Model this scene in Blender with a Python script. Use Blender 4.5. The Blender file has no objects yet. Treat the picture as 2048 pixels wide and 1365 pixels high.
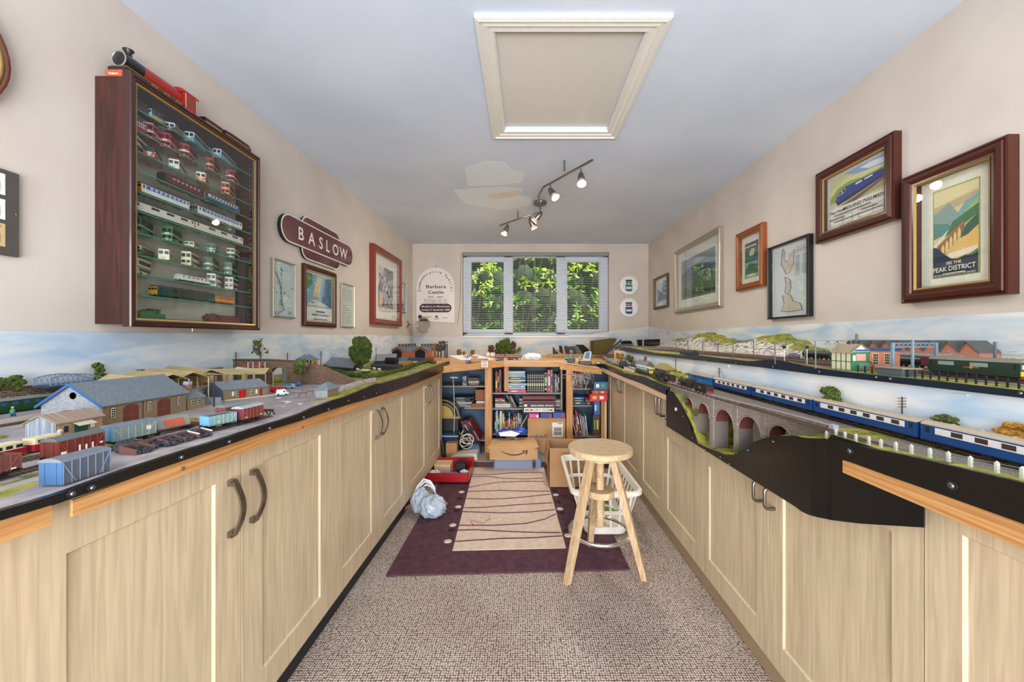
import bpy, math, random
from mathutils import Vector, Matrix
S = bpy.context.scene
C = S.collection
R = random.Random(7)
PI = math.pi
# ---------------------------------------------------------------- camera (focal length in pixels of the 2048 frame)
F, CX, CY, H = 750.0, 1052.0, 677.0, 1.10
cam = bpy.data.cameras.new('camera')
cam.sensor_width = 36
cam.lens = F*36/2048
cam.shift_x = -(CX-1024)/2048
cam.shift_y = -(682.5-CY)/2048
cam.clip_start = .02
co = bpy.data.objects.new('camera', cam)
C.objects.link(co)
co.location = (0, 0, H)
co.rotation_euler = (PI/2, 0, 0)
S.camera = co
S.view_settings.view_transform = 'Standard'
S.view_settings.look = 'None'
S.view_settings.gamma = 1
S.view_settings.use_curve_mapping = False
S.view_settings.exposure = .06
try:
    S.cycles.max_bounces = 8
    S.cycles.transparent_max_bounces = 16
    S.cycles.sample_clamp_indirect = 4
    S.cycles.caustics_reflective = False
    S.cycles.caustics_refractive = False
except Exception:
    pass
# room (metres)
XL, XR, YB, YF, ZC = -1.561, 1.685, 5.159, -1.9, 2.40
# ---------------------------------------------------------------- world sky, sun and the fill lamps added behind the camera
W = bpy.data.worlds.new('sky')
S.world = W
W.use_nodes = True
nt = W.node_tree
bg = nt.nodes['Background']
sk = nt.nodes.new('ShaderNodeTexSky')
sk.sky_type = 'NISHITA'
sk.sun_disc = False
sk.sun_elevation = math.radians(48)
sk.sun_rotation = math.radians(200)
nt.links.new(sk.outputs[0], bg.inputs[0])
bg.inputs[1].default_value = .38
sun = bpy.data.lights.new('sun', 'SUN')
sun.energy = 16
sun.angle = .01
sun.color = (1, .95, .84)
so = bpy.data.objects.new('sun', sun)
C.objects.link(so)
so.rotation_euler = Vector((.55, -.14, .8)).to_track_quat('Z', 'Y').to_euler()
def area(name, loc, rot, sx, sy, e, colr):
    l = bpy.data.lights.new(name, 'AREA')
    l.shape = 'RECTANGLE'; l.size = sx; l.size_y = sy; l.energy = e; l.color = colr
    o = bpy.data.objects.new(name, l); C.objects.link(o); o.location = loc; o.rotation_euler = rot
    return o
area('daylight_fill_rear', (.05, YF-.05, 1.15), (PI/2, 0, 0), 2.5, 2.1, 112, (.95, .97, 1))  # lamp added as daylight fill at an assumed opening behind the camera
area('ceiling_fill_rear', (.05, YF-.04, .5), (PI/2+.75, 0, 0), 2.5, .9, 125, (.93, .96, 1))  # upward-tilted lamp added out of view to brighten the ceiling
# ---------------------------------------------------------------- helpers
def at(u, v, X=None, Y=None, Z=None):
    if X is not None: Y = X*F/(u-CX)
    elif Z is not None: Y = F*(H-Z)/(v-CY)
    return Vector(((u-CX)/F*Y, Y, H-(v-CY)/F*Y))
def lin(h):
    h = h.lstrip('#')
    return tuple((lambda c: c/12.92 if c <= .04045 else ((c+.055)/1.055)**2.4)(int(h[i:i+2], 16)/255) for i in (0, 2, 4))
MC = {}
def nodes(m):
    m.use_nodes = True
    n = m.node_tree
    return n, n.nodes['Principled BSDF']
def mapping(n, mode, scale):
    tc = n.nodes.new('ShaderNodeTexCoord')
    mp = n.nodes.new('ShaderNodeMapping')
    mp.inputs['Scale'].default_value = scale
    n.links.new(tc.outputs[mode], mp.inputs[0])
    return mp.outputs[0]
def M(h, r=.5, m=0, n=.06, sc=60, em=0, coat=0):
    """plain colour with a faint procedural mottling"""
    k = (h, r, m, n, sc, em, coat)
    if k in MC: return MC[k]
    a = bpy.data.materials.new('paint_'+h.strip('#'))
    t, b = nodes(a)
    c = lin(h)
    b.inputs['Roughness'].default_value = r
    b.inputs['Metallic'].default_value = m
    if coat:
        b.inputs['Coat Weight'].default_value = coat
        b.inputs['Coat Roughness'].default_value = .08
    if em:
        b.inputs['Base Color'].default_value = (*c, 1)
        b.inputs['Emission Color'].default_value = (*c, 1)
        b.inputs['Emission Strength'].default_value = em
    else:
        no = t.nodes.new('ShaderNodeTexNoise')
        no.inputs['Scale'].default_value = sc
        t.links.new(mapping(t, 'Object', (1, 1, 1)), no.inputs['Vector'])
        mx = t.nodes.new('ShaderNodeMix')
        mx.data_type = 'RGBA'
        mx.inputs[6].default_value = (*[x*(1-n) for x in c], 1)
        mx.inputs[7].default_value = (*[min(1, x*(1+n)) for x in c], 1)
        t.links.new(no.outputs[0], mx.inputs[0])
        t.links.new(mx.outputs[2], b.inputs['Base Color'])
    MC[k] = a
    return a
def NM(name, c1, c2, scale=(1, 1, 1), sc=10, det=4, lo=.35, hi=.65, r=.7, bump=0, bs=None, coords='Object', c3=None, dist=0, coat=0):
    """noise mix of two or three colours"""
    if name in MC: return MC[name]
    a = bpy.data.materials.new(name)
    t, b = nodes(a)
    b.inputs['Roughness'].default_value = r
    if coat: b.inputs['Coat Weight'].default_value = coat
    mp = mapping(t, coords, scale)
    no = t.nodes.new('ShaderNodeTexNoise')
    no.inputs['Scale'].default_value = sc
    no.inputs['Detail'].default_value = det
    no.inputs['Distortion'].default_value = dist
    t.links.new(mp, no.inputs['Vector'])
    cr = t.nodes.new('ShaderNodeValToRGB')
    e = cr.color_ramp.elements
    e[0].position = lo; e[0].color = (*lin(c1), 1)
    e[1].position = hi; e[1].color = (*lin(c2), 1)
    if c3:
        x = e.new((lo+hi)/2); x.color = (*lin(c3), 1)
    t.links.new(no.outputs[0], cr.inputs[0])
    t.links.new(cr.outputs[0], b.inputs['Base Color'])
    if bump:
        bp = t.nodes.new('ShaderNodeBump')
        bp.inputs['Strength'].default_value = bump
        bp.inputs['Distance'].default_value = .004
        if bs:
            n2 = t.nodes.new('ShaderNodeTexNoise')
            n2.inputs['Scale'].default_value = bs
            t.links.new(mapping(t, coords, (1, 1, 1)), n2.inputs['Vector'])
            t.links.new(n2.outputs[0], bp.inputs['Height'])
        else:
            t.links.new(no.outputs[0], bp.inputs['Height'])
        t.links.new(bp.outputs[0], b.inputs['Normal'])
    MC[name] = a
    return a
def BM(name, c1, c2, mo, w=.006, h=.0026, r=.85, ms=.12):
    """brick or stone courses"""
    if name in MC: return MC[name]
    a = bpy.data.materials.new(name)
    t, b = nodes(a)
    b.inputs['Roughness'].default_value = r
    sp = t.nodes.new('ShaderNodeSeparateXYZ')
    t.links.new(mapping(t, 'Object', (1, 1, 1)), sp.inputs[0])
    ad = t.nodes.new('ShaderNodeMath')
    t.links.new(sp.outputs[0], ad.inputs[0]); t.links.new(sp.outputs[1], ad.inputs[1])
    cb = t.nodes.new('ShaderNodeCombineXYZ')
    t.links.new(ad.outputs[0], cb.inputs[0]); t.links.new(sp.outputs[2], cb.inputs[1])
    br = t.nodes.new('ShaderNodeTexBrick')
    br.inputs['Color1'].default_value = (*lin(c1), 1)
    br.inputs['Color2'].default_value = (*lin(c2), 1)
    br.inputs['Mortar'].default_value = (*lin(mo), 1)
    br.inputs['Scale'].default_value = 1
    br.inputs['Brick Width'].default_value = w
    br.inputs['Row Height'].default_value = h
    br.inputs['Mortar Size'].default_value = h*ms
    t.links.new(cb.outputs[0], br.inputs[0])
    t.links.new(br.outputs[0], b.inputs['Base Color'])
    MC[name] = a
    return a
def GLASS(name='clear_glass', tint='#ffffff', refl=.1, rough=.0):
    if name in MC: return MC[name]
    a = bpy.data.materials.new(name)
    a.use_nodes = True
    t = a.node_tree
    t.nodes.clear()
    o = t.nodes.new('ShaderNodeOutputMaterial')
    tr = t.nodes.new('ShaderNodeBsdfTransparent')
    tr.inputs[0].default_value = (*lin(tint), 1)
    g = t.nodes.new('ShaderNodeBsdfGlossy')
    g.inputs['Roughness'].default_value = rough
    l0 = t.nodes.new('ShaderNodeLayerWeight')
    lw = t.nodes.new('ShaderNodeMath'); lw.operation = 'POWER'; lw.inputs[1].default_value = 3
    t.links.new(l0.outputs['Facing'], lw.inputs[0])
    ad = t.nodes.new('ShaderNodeMath')
    ad.operation = 'ADD'; ad.inputs[1].default_value = refl; ad.use_clamp = True
    t.links.new(lw.outputs[0], ad.inputs[0])
    mx = t.nodes.new('ShaderNodeMixShader')
    t.links.new(ad.outputs[0], mx.inputs[0])
    t.links.new(tr.outputs[0], mx.inputs[1])
    t.links.new(g.outputs[0], mx.inputs[2])
    t.links.new(mx.outputs[0], o.inputs[0])
    MC[name] = a
    return a
TXT = {}
def glyphs(s):
    if s not in TXT:
        cu = bpy.data.curves.new('t', 'FONT')
        cu.body = s; cu.size = 1; cu.resolution_u = 3; cu.offset = .012
        ob = bpy.data.objects.new('t', cu)
        me = bpy.data.meshes.new_from_object(ob)
        vs = [(v.co.x, v.co.y) for v in me.vertices]
        fs = [tuple(p.vertices) for p in me.polygons]
        bpy.data.objects.remove(ob); bpy.data.curves.remove(cu); bpy.data.meshes.remove(me)
        TXT[s] = (vs, fs)
    return TXT[s]
INV = {}
class MB:
    def __init__(s): s.v = []; s.f = []; s.mi = []; s.mats = []; s.sm = []; s.T = None
    def add(s, vs, fs, mat, smooth=False):
        if mat not in s.mats: s.mats.append(mat)
        k = s.mats.index(mat); b = len(s.v)
        vs = [Vector(v) for v in vs]
        if s.T is not None: vs = [s.T @ v for v in vs]
        s.v += vs
        for f in fs:
            s.f.append(tuple(b+i for i in f)); s.mi.append(k); s.sm.append(smooth)
        return s
    def box(s, x0, x1, y0, y1, z0, z1, mat):
        x0, x1 = sorted((x0, x1)); y0, y1 = sorted((y0, y1)); z0, z1 = sorted((z0, z1))
        return s.add([(x0, y0, z0), (x1, y0, z0), (x1, y1, z0), (x0, y1, z0), (x0, y0, z1), (x1, y0, z1), (x1, y1, z1), (x0, y1, z1)],
                     [(0, 3, 2, 1), (4, 5, 6, 7), (0, 1, 5, 4), (1, 2, 6, 5), (2, 3, 7, 6), (3, 0, 4, 7)], mat)
    def rbox(s, x0, x1, y0, y1, z0, z1, mat, b=.002, ax='z'):
        """box with its edges along AX chamfered"""
        P = []
        if ax == 'z': a0, a1, b0, b1, c0, c1 = x0, x1, y0, y1, z0, z1
        elif ax == 'x': a0, a1, b0, b1, c0, c1 = y0, y1, z0, z1, x0, x1
        else: a0, a1, b0, b1, c0, c1 = x0, x1, z0, z1, y0, y1
        poly = []
        for (cx, cy, a) in ((a1-b, b1-b, 0), (a0+b, b1-b, 90), (a0+b, b0+b, 180), (a1-b, b0+b, 270)):
            for k in range(4):
                t = math.radians(a+30*k); poly.append((cx+b*math.cos(t), cy+b*math.sin(t)))
        def q(p, c): return (p[0], p[1], c) if ax == 'z' else (c, p[0], p[1]) if ax == 'x' else (p[0], c, p[1])
        n = len(poly)
        vs = [q(p, c0) for p in poly]+[q(p, c1) for p in poly]
        fs = [(i, (i+1) % n, n+(i+1) % n, n+i) for i in range(n)]+[tuple(range(n))[::-1], tuple(range(n, 2*n))]
        return s.add(vs, fs, mat)
    def prism(s, pts, d, mat, smooth=False):
        n = len(pts); d = Vector(d)
        vs = [Vector(p) for p in pts]+[Vector(p)+d for p in pts]
        fs = [(i, (i+1) % n, n+(i+1) % n, n+i) for i in range(n)]+[tuple(range(n))[::-1], tuple(range(n, 2*n))]
        return s.add(vs, fs, mat)
    def poly(s, pts, mat): return s.add(pts, [tuple(range(len(pts)))], mat)
    def cyl(s, p0, p1, r0, mat, r1=None, n=12, caps=True, smooth=True):
        p0 = Vector(p0); p1 = Vector(p1); r1 = r0 if r1 is None else r1
        d = (p1-p0).normalized()
        a = d.orthogonal().normalized(); b = d.cross(a)
        vs = []
        for p, r in ((p0, r0), (p1, r1)):
            for i in range(n):
                t = 2*PI*i/n; vs.append(p+a*r*math.cos(t)+b*r*math.sin(t))
        s.add(vs, [(i, (i+1) % n, n+(i+1) % n, n+i) for i in range(n)], mat, smooth)
        if caps: s.add(vs, [tuple(range(n))[::-1], tuple(range(n, 2*n))], mat)
        return s
    def tube(s, pts, r, mat, n=8, closed=False):
        pts = [Vector(p) for p in pts]; m = len(pts); vs = []
        up = None
        for i, p in enumerate(pts):
            if closed: d = pts[(i+1) % m]-pts[i-1]
            else: d = pts[min(i+1, m-1)]-pts[max(i-1, 0)]
            d.normalize()
            a = d.orthogonal().normalized() if up is None else (up-d*up.dot(d)).normalized()
            up = a; b = d.cross(a)
            rr = r[i] if isinstance(r, (list, tuple)) else r
            for k in range(n):
                t = 2*PI*k/n; vs.append(p+a*rr*math.cos(t)+b*rr*math.sin(t))
        fs = []
        for i in range(m if closed else m-1):
            j = (i+1) % m
            for k in range(n): fs.append((i*n+k, i*n+(k+1) % n, j*n+(k+1) % n, j*n+k))
        s.add(vs, fs, mat, True)
        if not closed: s.add(vs, [tuple(range(n))[::-1], tuple(range((m-1)*n, m*n))], mat)
        return s
    def lathe(s, prof, c, mat, n=20, ax='z', smooth=True):
        c = Vector(c); vs = []
        for (r, z) in prof:
            for k in range(n):
                t = 2*PI*k/n; x, y = r*math.cos(t), r*math.sin(t)
                vs.append(c+(Vector((x, y, z)) if ax == 'z' else Vector((z, x, y)) if ax == 'x' else Vector((x, z, y))))
        fs = []
        for i in range(len(prof)-1):
            for k in range(n): fs.append((i*n+k, i*n+(k+1) % n, (i+1)*n+(k+1) % n, (i+1)*n+k))
        return s.add(vs, fs, mat, smooth)
    def blob(s, c, r, mat, n=8, m=5, j=.18, rnd=None, smooth=True):
        rnd = rnd or R; c = Vector(c)
        r = r if isinstance(r, (tuple, list)) else (r, r, r)
        vs = []
        for i in range(m+1):
            ph = PI*i/m
            for k in range(n):
                t = 2*PI*k/n; q = 1+rnd.uniform(-j, j)
                vs.append(c+Vector((r[0]*q*math.sin(ph)*math.cos(t), r[1]*q*math.sin(ph)*math.sin(t), r[2]*q*math.cos(ph))))
        fs = []
        for i in range(m):
            for k in range(n): fs.append((i*n+k, (i+1)*n+k, (i+1)*n+(k+1) % n, i*n+(k+1) % n))
        return s.add(vs, fs, mat, smooth)
    def text(s, t, o, right, up, size, mat, align='c', width=None, off=.0006, slant=0):
        vs, fs = glyphs(t)
        if not vs: return s
        xs = [v[0] for v in vs]; x0, x1 = min(xs), max(xs)
        right = Vector(right).normalized(); up = Vector(up).normalized(); nn = right.cross(up)
        kx = size if width is None else width/(x1-x0)
        sh = (x0+x1)/2 if align == 'c' else x0
        s.add([Vector(o)+right*((v[0]-sh)*kx+slant*v[1]*size)+up*v[1]*size+nn*off for v in vs], fs, mat)
        return s
    def build(s, name, parent=None, label=None, w=False, **kw):
        me = bpy.data.meshes.new(name)
        vs = s.v
        if w and parent is not None:
            iv = INV[parent.name]; vs = [iv @ v for v in vs]
        me.from_pydata([tuple(v) for v in vs], [], s.f)
        for m in s.mats: me.materials.append(m)
        me.polygons.foreach_set('material_index', s.mi)
        me.polygons.foreach_set('use_smooth', s.sm)
        me.update()
        o = bpy.data.objects.new(name, me); C.objects.link(o)
        if parent is not None:
            o.parent = parent; INV[o.name] = INV.get(parent.name, Matrix())
        else: INV[o.name] = Matrix()
        if label: o['label'] = label
        for k, v in kw.items(): o[k] = v
        return o
def thing(name, label, cat, loc=(0, 0, 0), rz=0, group=None, tilt=None):
    o = bpy.data.objects.new(name, None); C.objects.link(o)
    o.empty_display_size = .01
    o.location = loc; o.rotation_euler = (tilt[0], tilt[1], rz) if tilt else (0, 0, rz)
    o['label'] = label; o['category'] = cat
    if group: o['group'] = group
    INV[o.name] = (Matrix.Translation(Vector(loc)) @ o.rotation_euler.to_matrix().to_4x4()).inverted()
    return o
def single(mb, name, label, cat, group=None):
    o = mb.build(name); o['label'] = label; o['category'] = cat
    if group: o['group'] = group
    return o
def struct(mb, name): return mb.build(name, kind='structure')
def clone(root, loc, rz, label, group=None, scale=None):
    r = root.copy(); C.objects.link(r); r.location = loc; r.rotation_euler = (0, 0, rz)
    if scale: r.scale = scale
    r['label'] = label
    if group: r['group'] = group
    for ch in KIDS.get(root.name, []):
        c = ch.copy(); C.objects.link(c); c.parent = r
        for g in KIDS.get(ch.name, []):
            d = g.copy(); C.objects.link(d); d.parent = c
    return r
KIDS = {}
def remember(root):
    KIDS[root.name] = [o for o in C.objects if o.parent == root]
    for k in KIDS[root.name]: KIDS[k.name] = [o for o in C.objects if o.parent == k]
    return root
ORD = ['first', 'second', 'third', 'fourth', 'fifth', 'sixth', 'seventh', 'eighth', 'ninth', 'tenth', 'eleventh', 'twelfth', 'thirteenth', 'fourteenth', 'fifteenth', 'sixteenth', 'seventeenth', 'eighteenth', 'nineteenth', 'twentieth']
# ---------------------------------------------------------------- shared surface materials
m_wall = NM('wall_emulsion', '#c8beb5', '#d0c7be', sc=3, det=3, r=.85, bump=.05, bs=220)
m_ceil = NM('ceiling_emulsion_cool_cast', '#c6d0e0', '#d2dae8', sc=1.6, det=3, r=.8, bump=.04, bs=160)  # cool daylight cast on the white ceiling is put into this blue-grey
m_maple = NM('maple_veneer', '#b3a185', '#c8b697', scale=(16, 16, .8), sc=5, det=7, r=.42, dist=.9, c3='#beac8e')
m_pine = NM('pine_along_room', '#a87440', '#c99a62', scale=(60, 1.2, 60), sc=2, det=5, r=.5, dist=.8, c3='#b98550')
m_pinez = NM('pine_upright', '#a87038', '#c89252', scale=(40, 40, 1.5), sc=2, det=5, r=.5, dist=.8, c3='#b98044')
m_pinex = NM('pine_across_room', '#b07c44', '#cf9c60', scale=(1.5, 40, 60), sc=2, det=5, r=.5, dist=.8, c3='#b98550')
m_mahog = NM('mahogany_veneer', '#2b1512', '#4a241c', scale=(14, 14, 1), sc=5, det=6, r=.35, dist=1)
m_sky = NM('painted_sky', '#a9c3dc', '#e2e4e4', scale=(1, 1.1, 4.5), sc=3.0, det=9, lo=.3, hi=.62, r=.75, dist=.8, c3='#cbd7e1')
m_black = M('#0c0c0d', .3, n=.3, sc=20)
m_blackm = M('#16161a', .5)
m_white = M('#e9e8e6', .45)
m_steel = M('#b9b6b0', .3, m=1)
m_chrome = M('#dcdcdc', .12, m=1)
m_grass = NM('scatter_grass', '#6d7a1e', '#c2b653', sc=26, det=8, lo=.3, hi=.7, r=.95, bump=.9, bs=420, c3='#98983a')
m_grassd = NM('scatter_grass_dark', '#4d5c1c', '#9c9a3a', sc=40, det=8, r=.95, bump=.9, bs=420)
m_tarmac = NM('model_tarmac', '#8b8484', '#a89f9c', sc=14, det=8, r=.9, bump=.1, bs=500)
m_ash = NM('yard_ash', '#8f8a8c', '#b4aca8', sc=22, det=8, r=.9, bump=.2, bs=500)
m_ballast = NM('ballast', '#5b5048', '#a0948a', sc=400, det=4, r=.95, bump=.6, bs=600)
m_sleeper = M('#3b2f28', .9)
m_rail = M('#8e6f5c', .4, m=.5)
m_slate = BM('slate_roof', '#6c777f', '#7c868d', '#57626a', .006, .0030, ms=.1)
m_hedge = NM('hedge_foam', '#2c3a18', '#6e7a34', sc=150, det=5, r=.95, bump=1, bs=500)
m_leaf = NM('tree_foam', '#23330f', '#63792a', sc=130, det=5, r=.95, bump=1, bs=500)
m_amber = NM('autumn_foam', '#8a5a10', '#d69c34', sc=150, det=5, r=.95, bump=1, bs=500)
m_bark = M('#5a4a3c', .9)
m_glass = GLASS()
m_tglass = GLASS('shelf_glass', '#f4fbf8', .02)
# the bright green edge of float glass
# ================================================================ ROOM SHELL
b = MB()
NX, NY = 1, 1
b.box(XL-.1, XR+.1, YF-.1, YB+.3, -.08, 0, NM('loop_carpet_base', '#8c7f78', '#a79a92', sc=3))
floor = struct(b, 'floor')
# loop pile carpet material: rows of knots
cm = bpy.data.materials.new('loop_pile_carpet')
t, bs = nodes(cm)
vec = mapping(t, 'Object', (1, 1, 1))
vo = t.nodes.new('ShaderNodeTexVoronoi'); vo.inputs['Scale'].default_value = 115; vo.inputs['Randomness'].default_value = .32
t.links.new(vec, vo.inputs['Vector'])
no = t.nodes.new('ShaderNodeTexNoise'); no.inputs['Scale'].default_value = 2.2; no.inputs['Detail'].default_value = 5
t.links.new(vec, no.inputs['Vector'])
cr = t.nodes.new('ShaderNodeValToRGB')
e = cr.color_ramp.elements
e[0].position = .15; e[0].color = (*lin('#e0d2c8'), 1)
e[1].position = .62; e[1].color = (*lin('#55483f'), 1)
x = e.new(.42); x.color = (*lin('#b8a79b'), 1)
t.links.new(vo.outputs['Distance'], cr.inputs[0])
c2 = t.nodes.new('ShaderNodeValToRGB')
e = c2.color_ramp.elements
e[0].position = .3; e[0].color = (.72, .66, .6, 1); e[1].position = .7; e[1].color = (1, 1, 1, 1)
t.links.new(no.outputs[0], c2.inputs[0])
hs = t.nodes.new('ShaderNodeTexVoronoi'); hs.inputs['Scale'].default_value = 115; hs.inputs['Randomness'].default_value = .32
t.links.new(vec, hs.inputs['Vector'])
m1 = t.nodes.new('ShaderNodeMix'); m1.data_type = 'RGBA'; m1.blend_type = 'MULTIPLY'; m1.inputs[0].default_value = 1
t.links.new(cr.outputs[0], m1.inputs[6]); t.links.new(c2.outputs[0], m1.inputs[7])
t.links.new(m1.outputs[2], bs.inputs['Base Color'])
bp = t.nodes.new('ShaderNodeBump'); bp.inputs['Strength'].default_value = .9; bp.inputs['Distance'].default_value = .006; bp.invert = True
t.links.new(vo.outputs['Distance'], bp.inputs['Height']); t.links.new(bp.outputs[0], bs.inputs['Normal'])
bs.inputs['Roughness'].default_value = .95
floor.data.materials[0] = cm
b = MB(); b.box(XL-.1, XL, YF-.1, YB+.3, 0, ZC, m_wall); struct(b, 'wall_left')
b = MB(); b.box(XR, XR+.1, YF-.1, YB+.3, 0, ZC, m_wall); struct(b, 'wall_right')
b = MB()
# ceiling with the loft opening cut out of it
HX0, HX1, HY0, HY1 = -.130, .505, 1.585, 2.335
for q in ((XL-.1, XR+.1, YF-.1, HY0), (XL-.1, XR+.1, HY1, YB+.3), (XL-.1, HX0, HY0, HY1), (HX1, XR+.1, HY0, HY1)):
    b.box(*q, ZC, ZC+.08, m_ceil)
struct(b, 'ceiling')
m_patch = M('#dde5ee', .7)
m_cream = M('#dad8d0', .4)
# uneven repair paint beside the lamp (a thin skim that has its own shape)
b = MB()
for pts, mt in (([(930, 335), (975, 322), (1010, 325), (1022, 340), (1050, 345), (1045, 365), (985, 372), (935, 372)], m_patch),
                ([(905, 380), (1000, 374), (1045, 378), (1040, 392), (1062, 396), (1060, 412), (1000, 420), (930, 408)], m_patch),
                ([(975, 390), (1025, 382), (1040, 380), (1045, 388), (1015, 396), (978, 398)], M('#ddd3c4', .7))):
    b.prism([at(u, v, Z=ZC-.0006-.0006*(mt is not m_patch)) for u, v in pts], (0, 0, .0005), mt)
struct(b, 'ceiling_repair_patch')
# hatch architrave, mitred
t = thing('loft_hatch', 'white panelled loft hatch with stepped moulding around it in the ceiling', 'hatch', (.19, 1.96, ZC))
b = MB()
prof = [(0, 0), (.0, .016), (.016, .02), (.022, .012), (.04, .016), (.052, .009), (.07, .011), (.078, 0)]
cor = [(HX0-.078, HY0-.085), (HX1+.085, HY0-.085), (HX1+.078, HY1+.085), (HX0-.085, HY1+.085)]
cx_, cy_ = (HX0+HX1)/2, (HY0+HY1)/2
inn = [(HX0, HY0), (HX1, HY0), (HX1, HY1), (HX0, HY1)]
rings = []
for (w_, d_) in prof:
    k = w_/.078
    rings.append([(o[0]*(1-k)+i[0]*k, o[1]*(1-k)+i[1]*k, ZC-d_) for o, i in zip(cor, inn)])
for a_, c_ in zip(rings, rings[1:]):
    for i in range(4):
        j = (i+1) % 4
        b.add([a_[i], a_[j], c_[j], c_[i]], [(0, 3, 2, 1)], m_cream)
b.build('architrave', t, w=True)
b = MB(); b.box(HX0, HX1, HY0, HY1, ZC+.018, ZC+.03, M('#cfccc4', .22)); b.build('panel', t, w=True)
# back wall with the window opening
WX0, WX1, WZ0, WZ1 = -.874, 1.142, 1.134, 2.283
b = MB()
b.box(XL, WX0, YB, YB+.28, 0, ZC, m_wall); b.box(WX1, XR, YB, YB+.28, 0, ZC, m_wall)
b.box(WX0, WX1, YB, YB+.28, 0, WZ0, m_wall); b.box(WX0, WX1, YB, YB+.28, WZ1, ZC, m_wall)
struct(b, 'wall_back')
# front wall behind the camera with a wide assumed opening to let daylight in
b = MB()
b.box(XL, -1.3, YF-.1, YF, 0, ZC, m_wall); b.box(1.4, XR, YF-.1, YF, 0, ZC, m_wall); b.box(-1.3, 1.4, YF-.1, YF, 2.15, ZC, m_wall)
struct(b, 'wall_front')
# window
m_wglass = GLASS('window_glass', '#f4f8f6', 0)
m_upvc = M('#dfe6f2', .3)
t = MB()
y0, y1 = YB+.09, YB+.15
wn = thing('window_1', 'white three-light window in the back wall', 'window'); del wn['category']; wn['kind'] = 'structure'
def wx(u): return (u-CX)/F*(YB+.1)
def wz(v): return H-(v-CY)/F*(YB+.1)
b = MB()
b.box(WX0, WX1, y0, y1, WZ0, WZ0+.05, m_upvc); b.box(WX0, WX1, y0, y1, WZ1-.05, WZ1, m_upvc)
for (a, c) in ((WX0, WX0+.05), (wx(1009), wx(1026)), (wx(1113), wx(1130)), (WX1-.05, WX1)): b.box(a, c, y0, y1, WZ0, WZ1, m_upvc)
b.build('frame', wn)
for nm, (ua, ub_) in (('casement', (943, 1007.5)), ('casement', (1133.5, 1197))):
    b = MB()
    X0, X1, Z0, Z1 = wx(ua), wx(ub_), wz(659), wz(525)
    fx0, fx1 = (WX0+.05, wx(1009)) if ua < 1000 else (wx(1130), WX1-.05)
    b.box(fx0, X0, y0-.03, y1-.02, WZ0+.05, WZ1-.05, m_upvc); b.box(X1, fx1, y0-.03, y1-.02, WZ0+.05, WZ1-.05, m_upvc)
    b.box(X0, X1, y0-.03, y1-.02, WZ0+.05, Z0, m_upvc); b.box(X0, X1, y0-.03, y1-.02, Z1, WZ1-.05, m_upvc)
    ca = b.build(nm, wn)
    b = MB(); b.poly([(X0, y0+.01, Z0), (X1, y0+.01, Z0), (X1, y0+.01, Z1), (X0, y0+.01, Z1)], m_wglass); b.build('pane', ca)
    hx = X1+.045 if ua < 1000 else X0-.045
    b = MB(); b.box(hx-.012, hx+.012, y0-.045, y0-.03, 1.62, 1.70, m_white); b.box(hx-.008, hx+.008, y0-.06, y0-.045, 1.53, 1.69, m_white); b.build('handle', ca)
b = MB(); b.poly([(wx(1026), y0+.02, WZ0+.05), (wx(1113), y0+.02, WZ0+.05), (wx(1113), y0+.02, WZ1-.05), (wx(1026), y0+.02, WZ1-.05)], m_wglass); b.build('pane', wn)
b = MB(); b.box(WX0, WX1, YB-.02, y0, WZ0-.02, WZ0, m_white); b.build('sill', wn)
# blind
def leafmat(nm, c, tr=.5):
    a = bpy.data.materials.new(nm); a.use_nodes = True
    t = a.node_tree; p = t.nodes['Principled BSDF']; o = t.nodes['Material Output']
    p.inputs['Base Color'].default_value = (*lin(c), 1); p.inputs['Roughness'].default_value = .4
    tl = t.nodes.new('ShaderNodeBsdfTranslucent'); tl.inputs[0].default_value = (*lin(c), 1)
    mx = t.nodes.new('ShaderNodeMixShader'); mx.inputs[0].default_value = tr
    t.links.new(p.outputs[0], mx.inputs[1]); t.links.new(tl.outputs[0], mx.inputs[2]); t.links.new(mx.outputs[0], o.inputs[0])
    return a
m_slat = leafmat('blind_slat', '#f2f3f6', .35)
bl = thing('venetian_blind', 'white slatted venetian blind lowered over the back window', 'blind', (.134, YB+.03, WZ0))
b = MB(); b.box(WX0+.01, WX1-.01, YB+.005, YB+.045, WZ1-.045, WZ1-.003, M('#8f8a84', .5)); b.build('headrail', bl, w=True)
b = MB(); b.box(WX0+.02, WX1-.02, YB+.012, YB+.04, WZ0+.006, WZ0+.02, m_slat); b.build('bottom_rail', bl, w=True)
b = MB()
nsl = 44
for i in range(nsl):
    z = WZ0+.04+(WZ1-.06-WZ0-.04)*i/(nsl-1)
    b.add([(WX0+.02, YB+.014, z-.0035), (WX1-.02, YB+.014, z-.0035), (WX1-.02, YB+.038, z+.0038), (WX0+.02, YB+.038, z+.0038),
           (WX0+.02, YB+.014, z-.0022), (WX1-.02, YB+.014, z-.0022), (WX1-.02, YB+.038, z+.0051), (WX0+.02, YB+.038, z+.0051)],
          [(0, 3, 2, 1), (4, 5, 6, 7), (0, 1, 5, 4), (1, 2, 6, 5), (2, 3, 7, 6), (3, 0, 4, 7)], m_slat)
b.build('slats', bl, w=True)
b = MB()
for u in (1004, 1070, 1133, 940, 1204):
    X = wx(u); b.cyl((X, YB+.012, WZ0+.01), (X, YB+.012, WZ1-.02), .0012, m_slat, n=5)
b.build('ladder_cord', bl, w=True)
b = MB(); b.cyl((1.02, YB+.004, 1.25), (1.02, YB+.004, 2.25), .0025, M('#c9c9cc', .4), n=6); b.cyl((1.02, YB+.004, 1.22), (1.02, YB+.004, 1.27), .006, m_white, n=8); b.build('tilt_wand', bl, w=True)
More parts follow.
